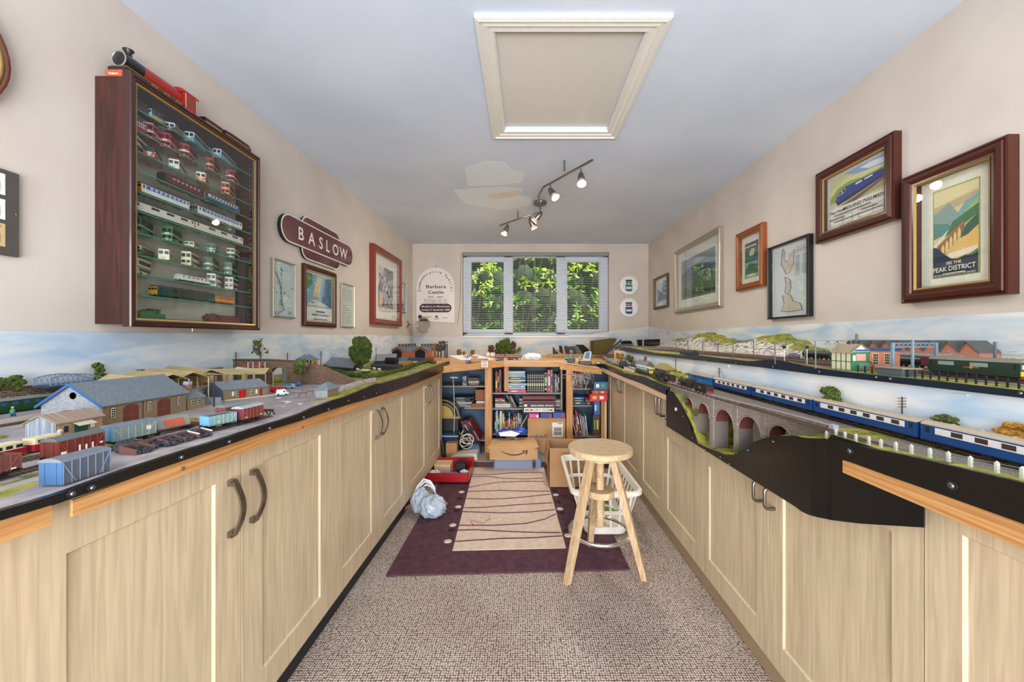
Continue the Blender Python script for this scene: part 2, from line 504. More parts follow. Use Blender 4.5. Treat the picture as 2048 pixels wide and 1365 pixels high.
single(MB().tube([at(922, 505, Y=YB-.01), at(921, 600, Y=YB-.012), at(915, 648, Y=YB-.012)], .003, M('#8a8580', .5), n=6), 'pull_cord', 'grey pull cord hanging on the wall left of the window blind', 'cord')
# garden outside: backing of dark undergrowth plus real leaves
rg = random.Random(3)
b = MB(); b.box(-4, 4.5, YB+.3, YB+9, -.1, 0, NM('pale_bounce_ground', '#b8b0a0', '#d4ccbc', sc=8)); struct(b, 'ground_outside')  # unseen ground, made pale so sunlight bounces up to the ceiling
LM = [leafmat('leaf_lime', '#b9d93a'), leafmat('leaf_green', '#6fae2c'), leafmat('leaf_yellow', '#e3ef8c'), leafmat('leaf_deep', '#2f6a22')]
def leaf(b, c, L, d, side, mt):
    d = d.normalized(); side = (side-d*side.dot(d)).normalized()
    n = d.cross(side)
    b.add([c, c+d*L*.35+side*L*.17, c+d*L*.7+side*L*.12, c+d*L, c+d*L*.7-side*L*.12, c+d*L*.35-side*L*.17, c+d*L*.45+n*L*.06],
          [(0, 1, 6), (1, 2, 6), (2, 3, 6), (3, 4, 6), (4, 5, 6), (5, 0, 6)], mt)
hg = thing('garden_hedge', 'leafy green hedge pressed close outside the back window', 'hedge', (.1, YB+1.3, 0))
b = MB()
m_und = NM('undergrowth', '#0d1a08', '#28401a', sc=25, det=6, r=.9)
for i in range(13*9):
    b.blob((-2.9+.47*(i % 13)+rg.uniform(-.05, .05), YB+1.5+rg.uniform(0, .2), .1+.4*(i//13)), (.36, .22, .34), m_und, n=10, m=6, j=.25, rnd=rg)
b.build('dark_interior', hg, w=True)
b = MB()
for i in range(330):
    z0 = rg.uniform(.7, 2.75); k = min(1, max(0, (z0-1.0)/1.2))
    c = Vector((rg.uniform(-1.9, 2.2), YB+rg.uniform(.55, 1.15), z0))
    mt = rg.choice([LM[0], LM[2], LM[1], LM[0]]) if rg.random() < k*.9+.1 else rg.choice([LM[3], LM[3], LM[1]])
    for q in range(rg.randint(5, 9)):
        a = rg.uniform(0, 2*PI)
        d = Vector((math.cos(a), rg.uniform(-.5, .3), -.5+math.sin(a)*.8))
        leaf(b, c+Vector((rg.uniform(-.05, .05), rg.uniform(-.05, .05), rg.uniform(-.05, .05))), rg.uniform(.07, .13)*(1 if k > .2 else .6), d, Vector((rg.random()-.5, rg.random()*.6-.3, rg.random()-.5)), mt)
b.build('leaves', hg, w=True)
b = MB()
for i in range(16):
    x = rg.uniform(-1.6, 1.9); b.tube([(x, YB+.9, 0), (x+rg.uniform(-.2, .2), YB+.8, 1.2), (x+rg.uniform(-.4, .4), YB+.75, 2.5)], .008, m_bark, n=5)
b.build('stems', hg, w=True)
# ================================================================ CABINETS
def panel_door(mb, side, xf, ya, yb, z0, z1, st, xi):
    """shaker door in the plane x = xf, thickness towards the wall; side=-1 left run, +1 right run"""
    g = .0015; ya += g; yb -= g
    d = .02*side; rc = .006*side
    def bx(y0, y1, a, c, f=0): mb.box(xf+f, xf+d, y0, y1, a, c, m_maple)
    bx(ya, ya+st, z0, z1); bx(yb-st, yb, z0, z1)
    bx(ya+st, yb-st, z0, z0+.085); bx(ya+st, yb-st, z1-.085, z1)
    bx(ya+st, yb-st, z0+.085, z1-.085, rc)
    # chamfered inner lip
    Y0, Y1, Z0, Z1 = ya+st, yb-st, z0+.085, z1-.085; k = .004
    o = [(xf, Y0, Z0), (xf, Y1, Z0), (xf, Y1, Z1), (xf, Y0, Z1)]
    i = [(xf+rc, Y0+k, Z0+k), (xf+rc, Y1-k, Z0+k), (xf+rc, Y1-k, Z1-k), (xf+rc, Y0+k, Z1-k)]
    for a in range(4):
        c = (a+1) % 4
        mb.add([o[a], o[c], i[c], i[a]], [(0, 1, 2, 3)], m_maple)
def bow_handle(parent, xf, y, za, zb):
    b = MB(); n = 14; out = []
    for i in range(n+1):
        t = i/n; z = za+(zb-za)*t
        out.append((xf+.012+.022*math.sin(PI*t)+.0, z))
    vs = []
    for x, z in out: vs += [(x-.0025, y-.008, z), (x+.0025, y-.008, z), (x+.0025, y+.008, z), (x-.0025, y+.008, z)]
    fs = []
    for i in range(n):
        a = 4*i
        for q in range(4): fs.append((a+q, a+(q+1) % 4, a+4+(q+1) % 4, a+4+q))
    fs += [(0, 3, 2, 1), (4*n, 4*n+1, 4*n+2, 4*n+3)]
    m_h = M('#8f8478', .28, m=1)
    b.add(vs, fs, m_h, False)
    b.box(xf-.001, xf+.013, y-.008, y+.008, za-.002, za+.012, m_h); b.box(xf-.001, xf+.013, y-.008, y+.008, zb-.012, zb+.002, m_h)
    b.build('handle', parent, w=True)
def rod_handle(parent, xf, y, za, zb):
    b = MB(); x = xf-.032; pts = [(xf+.001, y, za)]
    for k in range(5):
        a = PI/2*k/4; pts.append((x+.014-.014*math.sin(a), y, za+.014-.014*math.cos(a)))
    for k in range(5):
        a = PI/2*k/4; pts.append((x+.014-.014*math.cos(a), y, zb-.014+.014*math.sin(a)))
    pts.append((xf+.001, y, zb))
    b.tube(pts, .0052, M('#857f7a', .3, m=1), n=10); b.build('handle', parent, w=True)
ZD0, ZD1 = .088, .84
XFL, XFR = -.735, .765
LY = [.072, .520, .967, 1.421, 1.866, 2.307, 2.791, 3.262]
pos = ['nearest the camera', 'second from the camera', 'third from the camera', 'at the far end']
for n, (i, j, k) in enumerate(((0, 1, None), (1, 2, 3), (3, 4, 5), (5, 6, 7))):
    ya, yb = LY[i], LY[k or j]
    t = thing('base_cabinet', 'pale maple base cabinet of the left run, '+pos[n], 'cabinet', (-1.1, (ya+yb)/2, 0), 0, 'base cabinets of the left run')
    b = MB(); b.box(XL+.02, XFL-.021, ya+.001, yb-.001, .12, .80, m_maple); b.build('body', t, w=True)
    b = MB(); b.box(-.764, -.784, ya, yb, 0, .12, M('#17181f', .6)); b.build('plinth', t, w=True)
    for q, (a, c) in enumerate(((ya, LY[j]), (LY[j], yb)) if k else ((ya, yb),)):
        dm = MB(); panel_door(dm, -1, XFL, a, c, ZD0, ZD1, .078, 0); d = dm.build('door', t, w=True)
        if k: bow_handle(d, XFL, LY[j]+(-.037 if q == 0 else .037), .610, .747)
RY = [.26, .721, 1.181, 1.632, 2.094, 2.517, 2.985, 3.478]
for n, (i, j, k) in enumerate(((0, 1, None), (1, 2, 3), (3, 4, 5), (5, 6, 7))):
    ya, yb = RY[i], RY[k or j]
    t = thing('base_cabinet', 'pale maple base cabinet of the right run, '+pos[n], 'cabinet', (1.1, (ya+yb)/2, 0), 0, 'base cabinets of the right run')
    val = n in (1, 2)
    top = .80
    b = MB(); b.box(XFR+.021, XR-.02, ya+.001, yb-.001, .12, .58 if n in (1, 2) else top, m_maple); b.build('body', t, w=True)
    b = MB(); b.box(.790, .806, ya, yb, 0, .12, M('#9a8468', .6)); b.build('plinth', t, w=True)
    for q, (a, c) in enumerate(((ya, RY[j]), (RY[j], yb)) if k else ((ya, yb),)):
        dm = MB(); panel_door(dm, 1, XFR, a, c, ZD0, {(1, 0): .78, (1, 1): .65, (2, 0): .65}.get((n, q), ZD1), .062, 0); d = dm.build('door', t, w=True)
        if k: rod_handle(d, XFR, RY[j]+(-.028 if q == 0 else .028), *((.575, .640) if n == 1 else (.670, .772)))
# maple end panels of each run
single(MB().box(-.735, XL+.02, 3.263, 3.28, 0, .80, m_maple), 'end_panel', 'maple end panel closing the left cabinet run', 'panel')
single(MB().box(.765, XR-.02, 3.479, 3.497, 0, .80, m_maple), 'end_panel', 'maple end panel closing the right cabinet run', 'panel')

# ================================================================ LAYOUT EDGES
m_black_sheen = M('#10202f', .28, n=.3, sc=20)  # black paint with the window's blue reflection mixed into the colour
def board(name, label, top, bot, x, th, mat, cat='fascia', rag=None):
    """vertical board in the plane x = const from two measured edges (u, v)"""
    T = [at(u, v, X=x) for u, v in top]; B = [at(u, v, X=x) for u, v in bot]
    pts = T+B[::-1]
    o = MB().prism([tuple(p) for p in pts], (th, 0, 0), mat).build(name)
    o['label'] = label; o['category'] = cat
    return o
def prof_z(top, x):
    P = sorted([(at(u, v, X=x).y, at(u, v, X=x).z) for u, v in top])
    def f(y):
        if y <= P[0][0]: return P[0][1]
        for (a, za), (c, zc) in zip(P, P[1:]):
            if y <= c: return za+(zc-za)*(y-a)/(c-a)
        return P[-1][1]
    return f
XE = -.690
ltop = [(-40, 1037), (0, 1023), (123, 987), (250, 941), (355, 907), (480, 867), (599, 829), (630, 815), (659, 804), (692, 793.6), (725, 780), (753, 768), (762, 767.5), (790, 760), (816, 752.6), (845, 742), (873, 732), (900, 722.6)]
lbot = [(-40, 1056), (0, 1042.5), (123, 1005), (250, 961), (350, 927.8), (450, 893), (550, 857.7), (599, 843), (659, 822), (692, 811), (753, 794), (816, 773), (871, 751), (898, 737)]
fl = board('layout_fascia', 'black painted fascia strip along the front of the left layout', ltop, lbot, XE, -.012, m_black)
zl = prof_z(ltop, XE)
m_bolt = M('#6a6c74', .35, m=.8)
def bolts(parent, pts, x, sgn, r=.006):
    for u, v in pts:
        p = at(u, v, X=x)
        b = MB(); b.cyl(p, p+Vector((sgn*.003, 0, 0)), r, m_blackm, n=14); b.cyl(p+Vector((sgn*.003, 0, 0)), p+Vector((sgn*.005, 0, 0)), r*.6, m_bolt, n=12, r1=r*.4)
        b.build('bolt', parent)
bolts(fl, [(142, 988), (182, 976), (361, 915), (457, 884), (538, 857), (606, 835), (656, 819), (696, 802), (727, 795), (752, 787), (759, 784), (788, 772), (838, 755), (858, 744), (872, 741)], XE, 1)
# pine beam under the left layout, in two lengths with a butt gap
bb = [(-40, 1111), (0, 1095.4), (250, 1000), (567, 879), (755, 805.6), (882.5, 752.6)]
zb = prof_z(bb, XE)
def beam(name, label, y0, y1, x0, x1, zt, zbf, mat=m_pine, n=8):
    b = MB()
    vs = []; fs = []
    for i in range(n+1):
        y = y0+(y1-y0)*i/n
        vs += [(x0, y, zbf(y)), (x1, y, zbf(y)), (x1, y, zt(y)), (x0, y, zt(y))]
    for i in range(n):
        a = 4*i
        for q in range(4): fs.append((a+q, a+(q+1) % 4, a+4+(q+1) % 4, a+4+q))
    fs += [(0, 3, 2, 1), (4*n, 4*n+1, 4*n+2, 4*n+3)]
    b.add(vs, fs, mat)
    return single(b, name, label, 'beam')
zlt = lambda y: .852
beam('pine_beam', 'short pine beam under the left layout, nearest the camera', .1, at(120, 1000, X=XE).y, -.706, XE-.012, lambda y: .857, zb)
nb = beam('pine_beam', 'long knotty pine beam under the left layout fascia', at(161, 1000, X=XE).y, 3.12, -.706, XE-.012, lambda y: min(.857, zl(y)-.022), zb, n=20)
for u, v in ((365, 938), (605, 855)):
    p = at(u, v, X=XE-.012); MB().cyl(p, p+Vector((.002, 0, 0)), .004, m_steel, n=10).build('screw', nb)

# ---- left baseboard terrain
def smooth(a, b, x):
    t = min(1, max(0, (x-a)/(b-a))); return t*t*(3-2*t)
ZL = .872
def land(x, y):
    """height of the left terrain"""
    e = zl(y)
    d = abs(x)-abs(XE)-.01
    k = smooth(0, .16, d)
    z = e*(1-k)+ZL*k if y < 2.6 else e*(1-k)+.868*k
    return z
def lmat(x, y):
    n = math.sin(x*37+y*11)*.5+math.sin(y*23-x*17)*.5+math.sin(x*90+y*70)*.3
    d = abs(x)-abs(XE)
    if y < .62 and d < .10: return m_grass if n > .35 else m_ash
    if y < 1.30 and d < .05: return m_ash
    if y < 1.12: return m_ash if n < .5 or d < .12 else m_grassd
    if y < 1.36 and d < .05+.15*smooth(1.36, 1.22, y): return m_tarmac
    if y < 1.5 and d < .08 and y < 1.47: return m_grass
    if 1.12 <= y < 2.05 and d < .52 and not (y > 1.42 and d < .10): return m_tarmac
    if y >= 2.0 and .06 < d < .09+.02*math.sin(y*5) and y < 3.0: return m_tarmac
    return m_grass if n > -.4 else m_grassd
def terrain(x0, x1, y0, y1, st, zf, mf, zb_, name, label):
    b = MB(); nx = int(abs(x1-x0)/st)+1; ny = int((y1-y0)/st)+1
    X = [x0+(x1-x0)*i/nx for i in range(nx+1)]; Y = [y0+(y1-y0)*j/ny for j in range(ny+1)]
    vs = [(x, y, zf(x, y)) for y in Y for x in X]
    flip = x1 < x0
    by = {}
    for j in range(ny):
        for i in range(nx):
            a = j*(nx+1)+i; q = (a, a+1, a+nx+2, a+nx+1)
            by.setdefault(mf((X[i]+X[i+1])/2, (Y[j]+Y[j+1])/2), []).append(q[::-1] if flip else q)
    base = len(vs)
    for m_, fs in by.items():
        if m_ not in b.mats: b.mats.append(m_)
    b.v = [Vector(v) for v in vs]
    for m_, fs in by.items():
        for f in fs: b.f.append(f); b.mi.append(b.mats.index(m_)); b.sm.append(True)
    b.box(min(x0, x1)+.04, max(x0, x1)-.04, y0, y1, zb_, zb_+.01, m_pine)
    o = b.build(name); o['label'] = label; o['category'] = 'model landscape'
    return o
terrain(XE-.012, XL+.006, .05, 3.45, .012, land, lmat, .855-.016, 'layout_baseboard', 'left layout baseboard of yard, road and scattered grass')
# backscenes
def backscene(name, label, pts, th, mat=m_sky):
    o = MB().prism([tuple(p) for p in pts], th, mat).build(name); o['label'] = label; o['category'] = 'backscene'; return o
zt0, zt1 = 1.119, 1.134
backscene('backscene_panel', 'painted sky backscene along the left wall, near length', [(XL+.001, -.2, .87), (XL+.001, 2.9, .87), (XL+.001, 2.9, 1.128), (XL+.001, -.2, 1.117)], (.004, 0, 0))
backscene('backscene_panel', 'painted sky backscene along the left wall, far length to the corner', [(XL+.001, 2.902, .86), (XL+.001, YB-.002, .86), (XL+.001, YB-.002, 1.134), (XL+.001, 2.902, 1.129)], (.004, 0, 0))
# painted cloud puffs
# back wall backscene: rises towards the right corner
def bk(u, v, y=YB-.001): return tuple(at(u, v, Y=y))
m_skyb = NM('painted_sky_back', '#a9bfd4', '#dbd8d2', scale=(1.2, 1, 4), sc=2.4, det=7, lo=.33, hi=.62, r=.75, c3='#c9d2da')
backscene('backscene_panel', 'painted sky backscene under the window on the back wall', [bk(825.5, 714), bk(1112, 714), bk(1112, 673), bk(1040, 675), bk(825.5, 673.5)], (0, -.004, 0), m_skyb)
m_fascb = NM('unpainted_board', '#c9b6a4', '#d9c9b8', sc=4)
backscene('backscene_panel', 'torn-edged sky backscene rising into the right rear corner', [bk(1112, 700), bk(1297, 690), bk(1297, 653), bk(1260, 658), bk(1215, 664), bk(1170, 670), bk(1112, 673)], (0, -.004, 0), m_skyb)
backscene('corner_board', 'bare cream board beneath the rising backscene', [bk(1112.5, 716), bk(1297, 716), bk(1297, 690.5), bk(1112.5, 700.5)], (0, -.003, 0), m_fascb)
# upper level backscene on the right wall
def wr(u, v, x=XR-.001): return tuple(at(u, v, X=x))
backscene('backscene_panel', 'upper sky backscene along the right wall, near length', [(XR-.001, .2, .985), (XR-.001, 2.55, .985), wr(1547, 652), wr(1825, 637), (XR-.001, .2, 1.196)], (-.004, 0, 0))
backscene('backscene_panel', 'upper sky backscene along the right wall, far length', [(XR-.001, 2.552, .97), (XR-.001, 5.15, .97), (XR-.001, 5.15, wr(1297, 653)[2]), wr(1312, 656), wr(1353, 664), wr(1460, 656.5), wr(1547, 652.2)], (-.004, 0, 0))

# ---- right lower layout
XG = .728
rtop = [(1186, 720.5), (1190.5, 722.9), (1223, 734), (1239.8, 741), (1246.8, 746.3), (1277, 752), (1289, 754.5), (1309, 764.5), (1337, 775.5)]
rbot = [(1186, 727.5), (1190.5, 729.5), (1248, 755), (1280, 766.5), (1334, 791)]
f2 = board('layout_fascia', 'black fascia of the lower right layout, far length, blue window sheen in its colour', rtop, rbot, XG, .01, m_black_sheen)
bolts(f2, [(1224, 738), (1234, 742.5), (1250, 748), (1265, 754), (1286, 765), (1307, 771), (1318, 776)], XG, -1, .005)
ntop = [(1662, 878), (1700, 887), (1750, 899), (1800, 909), (1850, 920), (1900, 932), (1960, 946), (2048, 966.8), (2110, 982)]
nbot = [(1662, 914), (1700, 925), (1800, 961), (1900, 996), (2048, 1049), (2110, 1071)]
f3 = board('layout_fascia', 'black fascia along the front of the right layout, nearest the camera', ntop, nbot, XG, .01, m_black)
bolts(f3, [(1701, 903), (1905, 972)], XG, -1, .0085)
zbn = prof_z([(1680, 944), (1849, 1016.6), (2048, 1100), (2110, 1126)], XG+.004)
ztn = prof_z(nbot, XG)
beam('pine_beam', 'pine beam under the near right layout fascia', .1, at(1680, 900, X=XG).y, XG+.006, XG+.024, lambda y: ztn(y)+.006, zbn)
zbf = prof_z([(1202, 743.4), (1332, 801.4)], XG)
ztf = prof_z(rbot, XG)
beam('pine_beam', 'pale pine beam under the far right layout fascia', at(1336, 790, X=XG).y, at(1202, 740, X=XG).y, XG+.002, XG+.02, lambda y: ztf(y)+.004, zbf, mat=NM('pine_pale', '#c9a584', '#e0c4a4', scale=(60, 1.2, 60), sc=2, det=5))
# valley board, bending into the recess at its near end
vt = [(1332.4, 779.8), (1341, 783.5), (1352.3, 797.2), (1364.8, 819.6), (1377.2, 844.5), (1386, 869.4), (1394.6, 886.9), (1409.6, 894.3), (1434.5, 904.3), (1449.4, 910.5), (1471.9, 910.5), (1489.3, 898), (1506.7, 885.6), (1524, 878), (1549, 871.4), (1574, 872), (1590, 874)]
P = [at(u, v, X=XG) for u, v in vt]
ZVB = H-.626*XG
pth = [(p.x, p.y, p.z) for p in P]
y_e = P[-1].y
pth = [(p.x, p.y, p.z, ZVB) for p in P]
low = prof_z([(1590, 1014), (1620, 1030), (1660, 1041), (1717, 1048), (1780, 1052), (1862, 1057)], XG+.006)
for u in (1600, 1611, 1622, 1633, 1644, 1655, 1663, 1675, 1690, 1720, 1760, 1800, 1847):
    xx = XG+.009*smooth(1625, 1665, u)
    y = F*xx/(u-CX)
    top = at(u, 874+(u-1590)*.1, X=xx).z if u < 1660 else .868
    pth.append((xx, y, top, low(y)))
b = MB(); vs = []; n = len(pth)
for (x, y, z, q) in pth: vs += [(x, y, q), (x, y, z)]
for (x, y, z, q) in pth: vs += [(x+.003, y, q), (x+.003, y, z)]
fs = []
for i in range(n-1):
    a = 2*i; o_ = 2*n
    fs += [(a, a+1, a+3, a+2), (o_+a, o_+a+2, o_+a+3, o_+a+1), (a+1, o_+a+1, o_+a+3, a+3), (a, a+2, o_+a+2, o_+a)]
fs += [(0, 2*n, 2*n+1, 1), (2*n-2, 2*n-1, 4*n-1, 4*n-2)]
b.add(vs, fs, m_black, True)
for p in b.mi: pass
vb = single(b, 'valley_board', 'glossy black profile board cut to the valley shape below the viaduct', 'fascia')
vb.data.polygons.foreach_set('use_smooth', [False]*len(vb.data.polygons))
bolts(vb, [(1352, 820), (1367, 834), (1386, 877), (1412, 901), (1442, 915), (1460, 929), (1498, 901), (1548, 884)], XG, -1, .0055)
MB().cyl(at(1352, 819, X=XG), at(1352, 819, X=XG)+Vector((-.004, 0, 0)), .008, m_white, n=10).build('white_plug', vb)
# valley floor and the far bank as terrain
zv = prof_z(vt+[(1611, 877), (1662, 878)], XG)
zr = prof_z(rtop, XG); zn_ = prof_z(ntop, XG)
VYA, VYB = P[-1].y, P[0].y
def land_r(x, y):
    if y > VYB: e = zr(y); base = .858
    elif y < VYA: e = zn_(y) if y < .915 else zv(y); base = .858
    else: e = zv(y); base = None
    d = x-XG-.01
    if base is not None:
        k = smooth(.02, .10, d)
        z = e*(1-k)+base*k
        if 2.05 < y < 2.75 and x > .85: z += .045*math.exp(-((y-2.3)/.16)**2-((x-.92)/.06)**2)
        return z
    zc = zv(y)
    return zc+.012*smooth(.05, .2, d)+.002*math.sin(x*80+y*60)
m_water = M('#5a5648', .08)
def rmat(x, y):
    n = math.sin(x*37+y*31)*.5+math.sin(y*53-x*17)*.5
    if 1.30 < y < 1.34 and x < .93: return m_water
    if 1.34 <= y < 1.355 or 1.285 < y <= 1.30: return M('#cfc8b8', .8, n=.2)
    if x > .79 and (y < .9 or y > 1.99) and x < .90: return m_ballast
    return m_grass if n > -.5 else m_grassd
terrain(XG+.01, .935, .1, 3.66, .009, land_r, rmat, .60, 'layout_baseboard', 'lower right layout baseboard with grass banks and a valley')
# lower backscene under the upper level
XU = .9365
o = MB().prism([(XU, .15, .865), (XU, .9, .865), (XU, .98, .64), (XU, 1.95, .64), (XU, 2.05, .865), (XU, 3.98, .86), (XU, 3.98, 1.02-.045), (XU, .15, .99)], (.004, 0, 0), m_sky)
o = single(o, 'backscene_panel', 'painted sky backscene between the two right-hand levels', 'backscene')
for (u, v, w_, h_) in ((1448, 729, 10, 6), (1908, 787, 28, 6)):
    p = at(u, v, X=XU-.001); q = at(u+w_, v+h_, X=XU-.001)
    MB().box(XU-.004, XU, q.y, p.y, q.z, p.z, m_sky).build('joint_cover', o)
# ---- upper level
utop = [(1249, 694.6), (1262, 696), (1285, 701), (1310, 706), (1366, 710.8), (1392, 710.8), (1438, 716.4), (1464, 719), (1494.6, 722.5), (1503, 722.5), (1542.5, 719.4), (1567.5, 722.5), (1605, 731), (1636, 736.6), (1699, 745), (1800, 756), (1848, 760), (2048, 783), (2120, 791)]
ubot = [(1249, 703.5), (1310, 711.5), (1438, 726), (1480, 731), (1520, 735), (1636, 750), (1768, 764.5), (2048, 797), (2120, 805)]
XV = .925
f4 = board('layout_fascia', 'wavy black fascia of the upper right level, blue window sheen in its colour', utop, ubot, XV, .01, m_black_sheen)
bolts(f4, [(1473, 727), (1547, 734), (1640, 744), (1754, 755), (1782, 758), (2043, 787)], XV, -1, .006)
bolts(f4, [(1385, 718), (1395, 719), (1411, 721), (1416, 721), (1438, 723)], XV, -1, .004)
zu = prof_z(utop, XV)
ZU = 1.004
def land_u(x, y):
    d = x-XV-.01
    k = smooth(0, .06, d)
    z = zu(y)*(1-k)+ZU*k if y < 3.2 else zu(y)
    if y > 1.85: z += .16*smooth(1.35, 1.64, x)*smooth(1.85, 2.5, y)*(.5+.35*math.sin(y*3.1+.6)**2)*(.9+.1*math.sin(y*40))
    return z
m_rock = NM('white_rock', '#6e6a60', '#e6e0d4', scale=(1, 1, .35), sc=45, det=8, lo=.38, hi=.55, r=.9, bump=1, bs=90)
def umat(x, y):
    n = math.sin(x*37+y*31)*.5+math.sin(y*53-x*17)*.5+.4*math.sin(y*140)
    if y > 1.9 and 1.36 < x < 1.54+.03*n: return m_rock
    if 1.0 < x < 1.33 and y < 3.9: return m_ballast
    return m_grass
terrain(XV+.01, XR-.006, .15, 3.95, .014, land_u, umat, .985, 'upper_baseboard', 'upper right baseboard with ballast, grass and rock cutting')
# ================================================================ WALL PIECES
m_gold = M('#c4a868', .32, m=.85)
m_brownf = M('#451c10', .28)
m_mount = M('#e9e4d6', .8)
class Wall:
    """local frame on a wall: s along the wall (metres, left to right as seen), z height, d out of the wall"""
    def __init__(s, side): s.side = side
    def p(s, a, z, d):
        if s.side == 'L': return Vector((XL+d, a, z))
        if s.side == 'R': return Vector((XR-d, -a, z))
        return Vector((a, YB-d, z))
    def right(s): return Vector((0, 1, 0)) if s.side == 'L' else Vector((0, -1, 0)) if s.side == 'R' else Vector((1, 0, 0))
    def box(s, b, a0, a1, z0, z1, d0, d1, mt):
        P = s.p(a0, z0, d0); Q = s.p(a1, z1, d1); b.box(P.x, Q.x, P.y, Q.y, P.z, Q.z, mt)
    def pol(s, b, pts, d, mt):
        q = [s.p(a, z, d) for a, z in pts]
        n = (q[1]-q[0]).cross(q[2]-q[1])
        b.prism([tuple(x) for x in q], tuple((s.p(0, 0, 0)-s.p(0, 0, .0003))), mt)
WL, WR_, WB = Wall('L'), Wall('R'), Wall('B')
def frame(w, name, label, cat, a0, a1, z0, z1, fw, dep, fm, inner=None, glass=True, art=None, paper=m_mount, prof=None):
    """picture frame a0..a1 x z0..z1 with a moulded border, backing paper, artwork polygons and a glass pane.
    art: list of (colour or material, polygon in 0..1 coordinates of the opening)"""
    base = w.p((a0+a1)/2, z0, 0)
    t = thing(name, label, cat, base)
    b = MB()
    prof = prof or [(0, 0), (0, dep-.006), (fw*.14, dep-.004), (fw*.2, dep-.008), (fw*.28, dep), (fw*.55, dep+.002), (fw*.72, dep-.003), (fw*.8, dep-.008), (fw, dep-.008), (fw, .004)]
    rings = []
    for q, d in prof: rings.append([w.p(a0+q, z0+q, d), w.p(a1-q, z0+q, d), w.p(a1-q, z1-q, d), w.p(a0+q, z1-q, d)])
    for A, B in zip(rings, rings[1:]):
        for i in range(4):
            j = (i+1) % 4; b.add([A[i], A[j], B[j], B[i]], [(0, 1, 2, 3)], fm)
    fr = b.build('frame', t, w=True)
    A0, A1, Z0, Z1 = a0+fw, a1-fw, z0+fw, z1-fw
    if inner:
        b = MB(); k = inner[1]
        o = [w.p(A0-.001, Z0-.001, dep-.006), w.p(A1+.001, Z0-.001, dep-.006), w.p(A1+.001, Z1+.001, dep-.006), w.p(A0-.001, Z1+.001, dep-.006)]
        i_ = [w.p(A0+k, Z0+k, dep-.011), w.p(A1-k, Z0+k, dep-.011), w.p(A1-k, Z1-k, dep-.011), w.p(A0+k, Z1-k, dep-.011)]
        for i in range(4):
            j = (i+1) % 4; b.add([o[i], o[j], i_[j], i_[i]], [(0, 1, 2, 3)], inner[0])
        b.build('gilt_slip', fr, w=True)
    b = MB(); w.box(b, A0, A1, Z0, Z1, .002, .004, paper); pb = b.build('mount', t, w=True)
    if art:
        b = MB(); W_, H_ = A1-A0, Z1-Z0
        for n, (mt, pts) in enumerate(art):
            mt = M(mt, .7, n=.12, sc=90) if isinstance(mt, str) else mt
            w.pol(b, [(A0+W_*x, Z0+H_*y) for x, y in pts], .0045+.00018*n, mt)
        b.build('print', t, w=True)
    if glass:
        b = MB(); q_ = [w.p(A0, Z0, dep-.012), w.p(A1, Z0, dep-.012), w.p(A1, Z1, dep-.012), w.p(A0, Z1, dep-.012)]; b.poly(q_, m_pglass); b.build('glass', t, w=True)
    return t, (A0, A1, Z0, Z1)
m_pglass = GLASS('picture_glass', '#fbfdfc', .07)
def rc(x0, y0, x1, y1): return [(x0, y0), (x1, y0), (x1, y1), (x0, y1)]
def writing(t, w, box, items, part='lettering', d=.0118):
    """items: (text, x, y, height, material, width) in 0..1 of the opening"""
    A0, A1, Z0, Z1 = box; b = MB()
    for s_, x, y, hgt, mt, wid in items:
        if s_ == '~':
            w.box(b, A0+(A1-A0)*(x-wid/2), A0+(A1-A0)*(x+wid/2), Z0+(Z1-Z0)*y, Z0+(Z1-Z0)*(y+hgt*.5), d-.0003, d, mt); continue
        b.text(s_, w.p(A0+(A1-A0)*x, Z0+(Z1-Z0)*y, d), w.right(), (0, 0, 1), hgt*(Z1-Z0), mt, width=None if wid is None else wid*(A1-A0))
    b.build(part, t, w=True)
ink = M('#25232a', .7); inkw = M('#f0ead8', .6)
ra = random.Random(11)
def ridge(x0, x1, y0, amp, n, seed, base=0):
    r = random.Random(seed); pts = [(x0, base)]
    pts += [(x0+(x1-x0)*i/n, y0+amp*r.uniform(-1, 1)) for i in range(n+1)]
    return pts[:1]+pts[1:]+[(x1, base)]
# --- left wall
mapart = [('#cfdbe2', rc(0, 0, 1, 1)), ('#b9c7cf', rc(.4, .02, .46, .98))]
for k in range(26):
    x, y = ra.random()*.9, ra.random()*.92; mapart.append((ra.choice(['#8b9aa6', '#5f6c7c', '#a9a08c', '#7d95a8']), [(x, y), (x+.08, y+ra.uniform(-.05, .06)), (x+.085, y+.02), (x+.01, y+.018)]))
mapart.append(('#3e4c5c', [(.1, .8), (.3, .62), (.36, .5), (.38, .3), (.5, .1), (.52, .1), (.41, .3), (.39, .5), (.33, .63), (.12, .81)]))
t_, bx_ = frame(WL, 'framed_map', 'narrow pale-framed railway map nearest the display case, left of the brown-framed poster', 'picture', 2.29, 2.513, 1.232, 1.594, .009, .022, M('#b4ac9c', .35, m=.5), art=mapart)
poster = [('#d8e3ea', rc(.03, .02, .97, .98)), ('#7fb0d0', rc(.05, .3, .95, .95)), ('#d9c79a', [(.25, .5), (.4, .92), (.6, .92), (.48, .5)]), ('#3f6f92', [(.55, .35), (.7, .9), (.95, .95), (.95, .32)]), ('#5b8a5a', [(.05, .6), (.25, .75), (.25, .95), (.05, .95)]), ('#e6dcc4', [(.1, .36), (.3, .45), (.6, .4), (.85, .33), (.1, .32)]), ('#b8503c', [(.12, .37), (.3, .41), (.28, .37)]), ('#e9eef0', rc(.05, .03, .95, .29))]
t_, bx_ = frame(WL, 'framed_poster', 'brown and gilt framed railway poster below the maroon name sign', 'picture', 2.605, 3.055, 1.185, 1.625, .035, .024, m_brownf, inner=(m_gold, .008), art=poster)
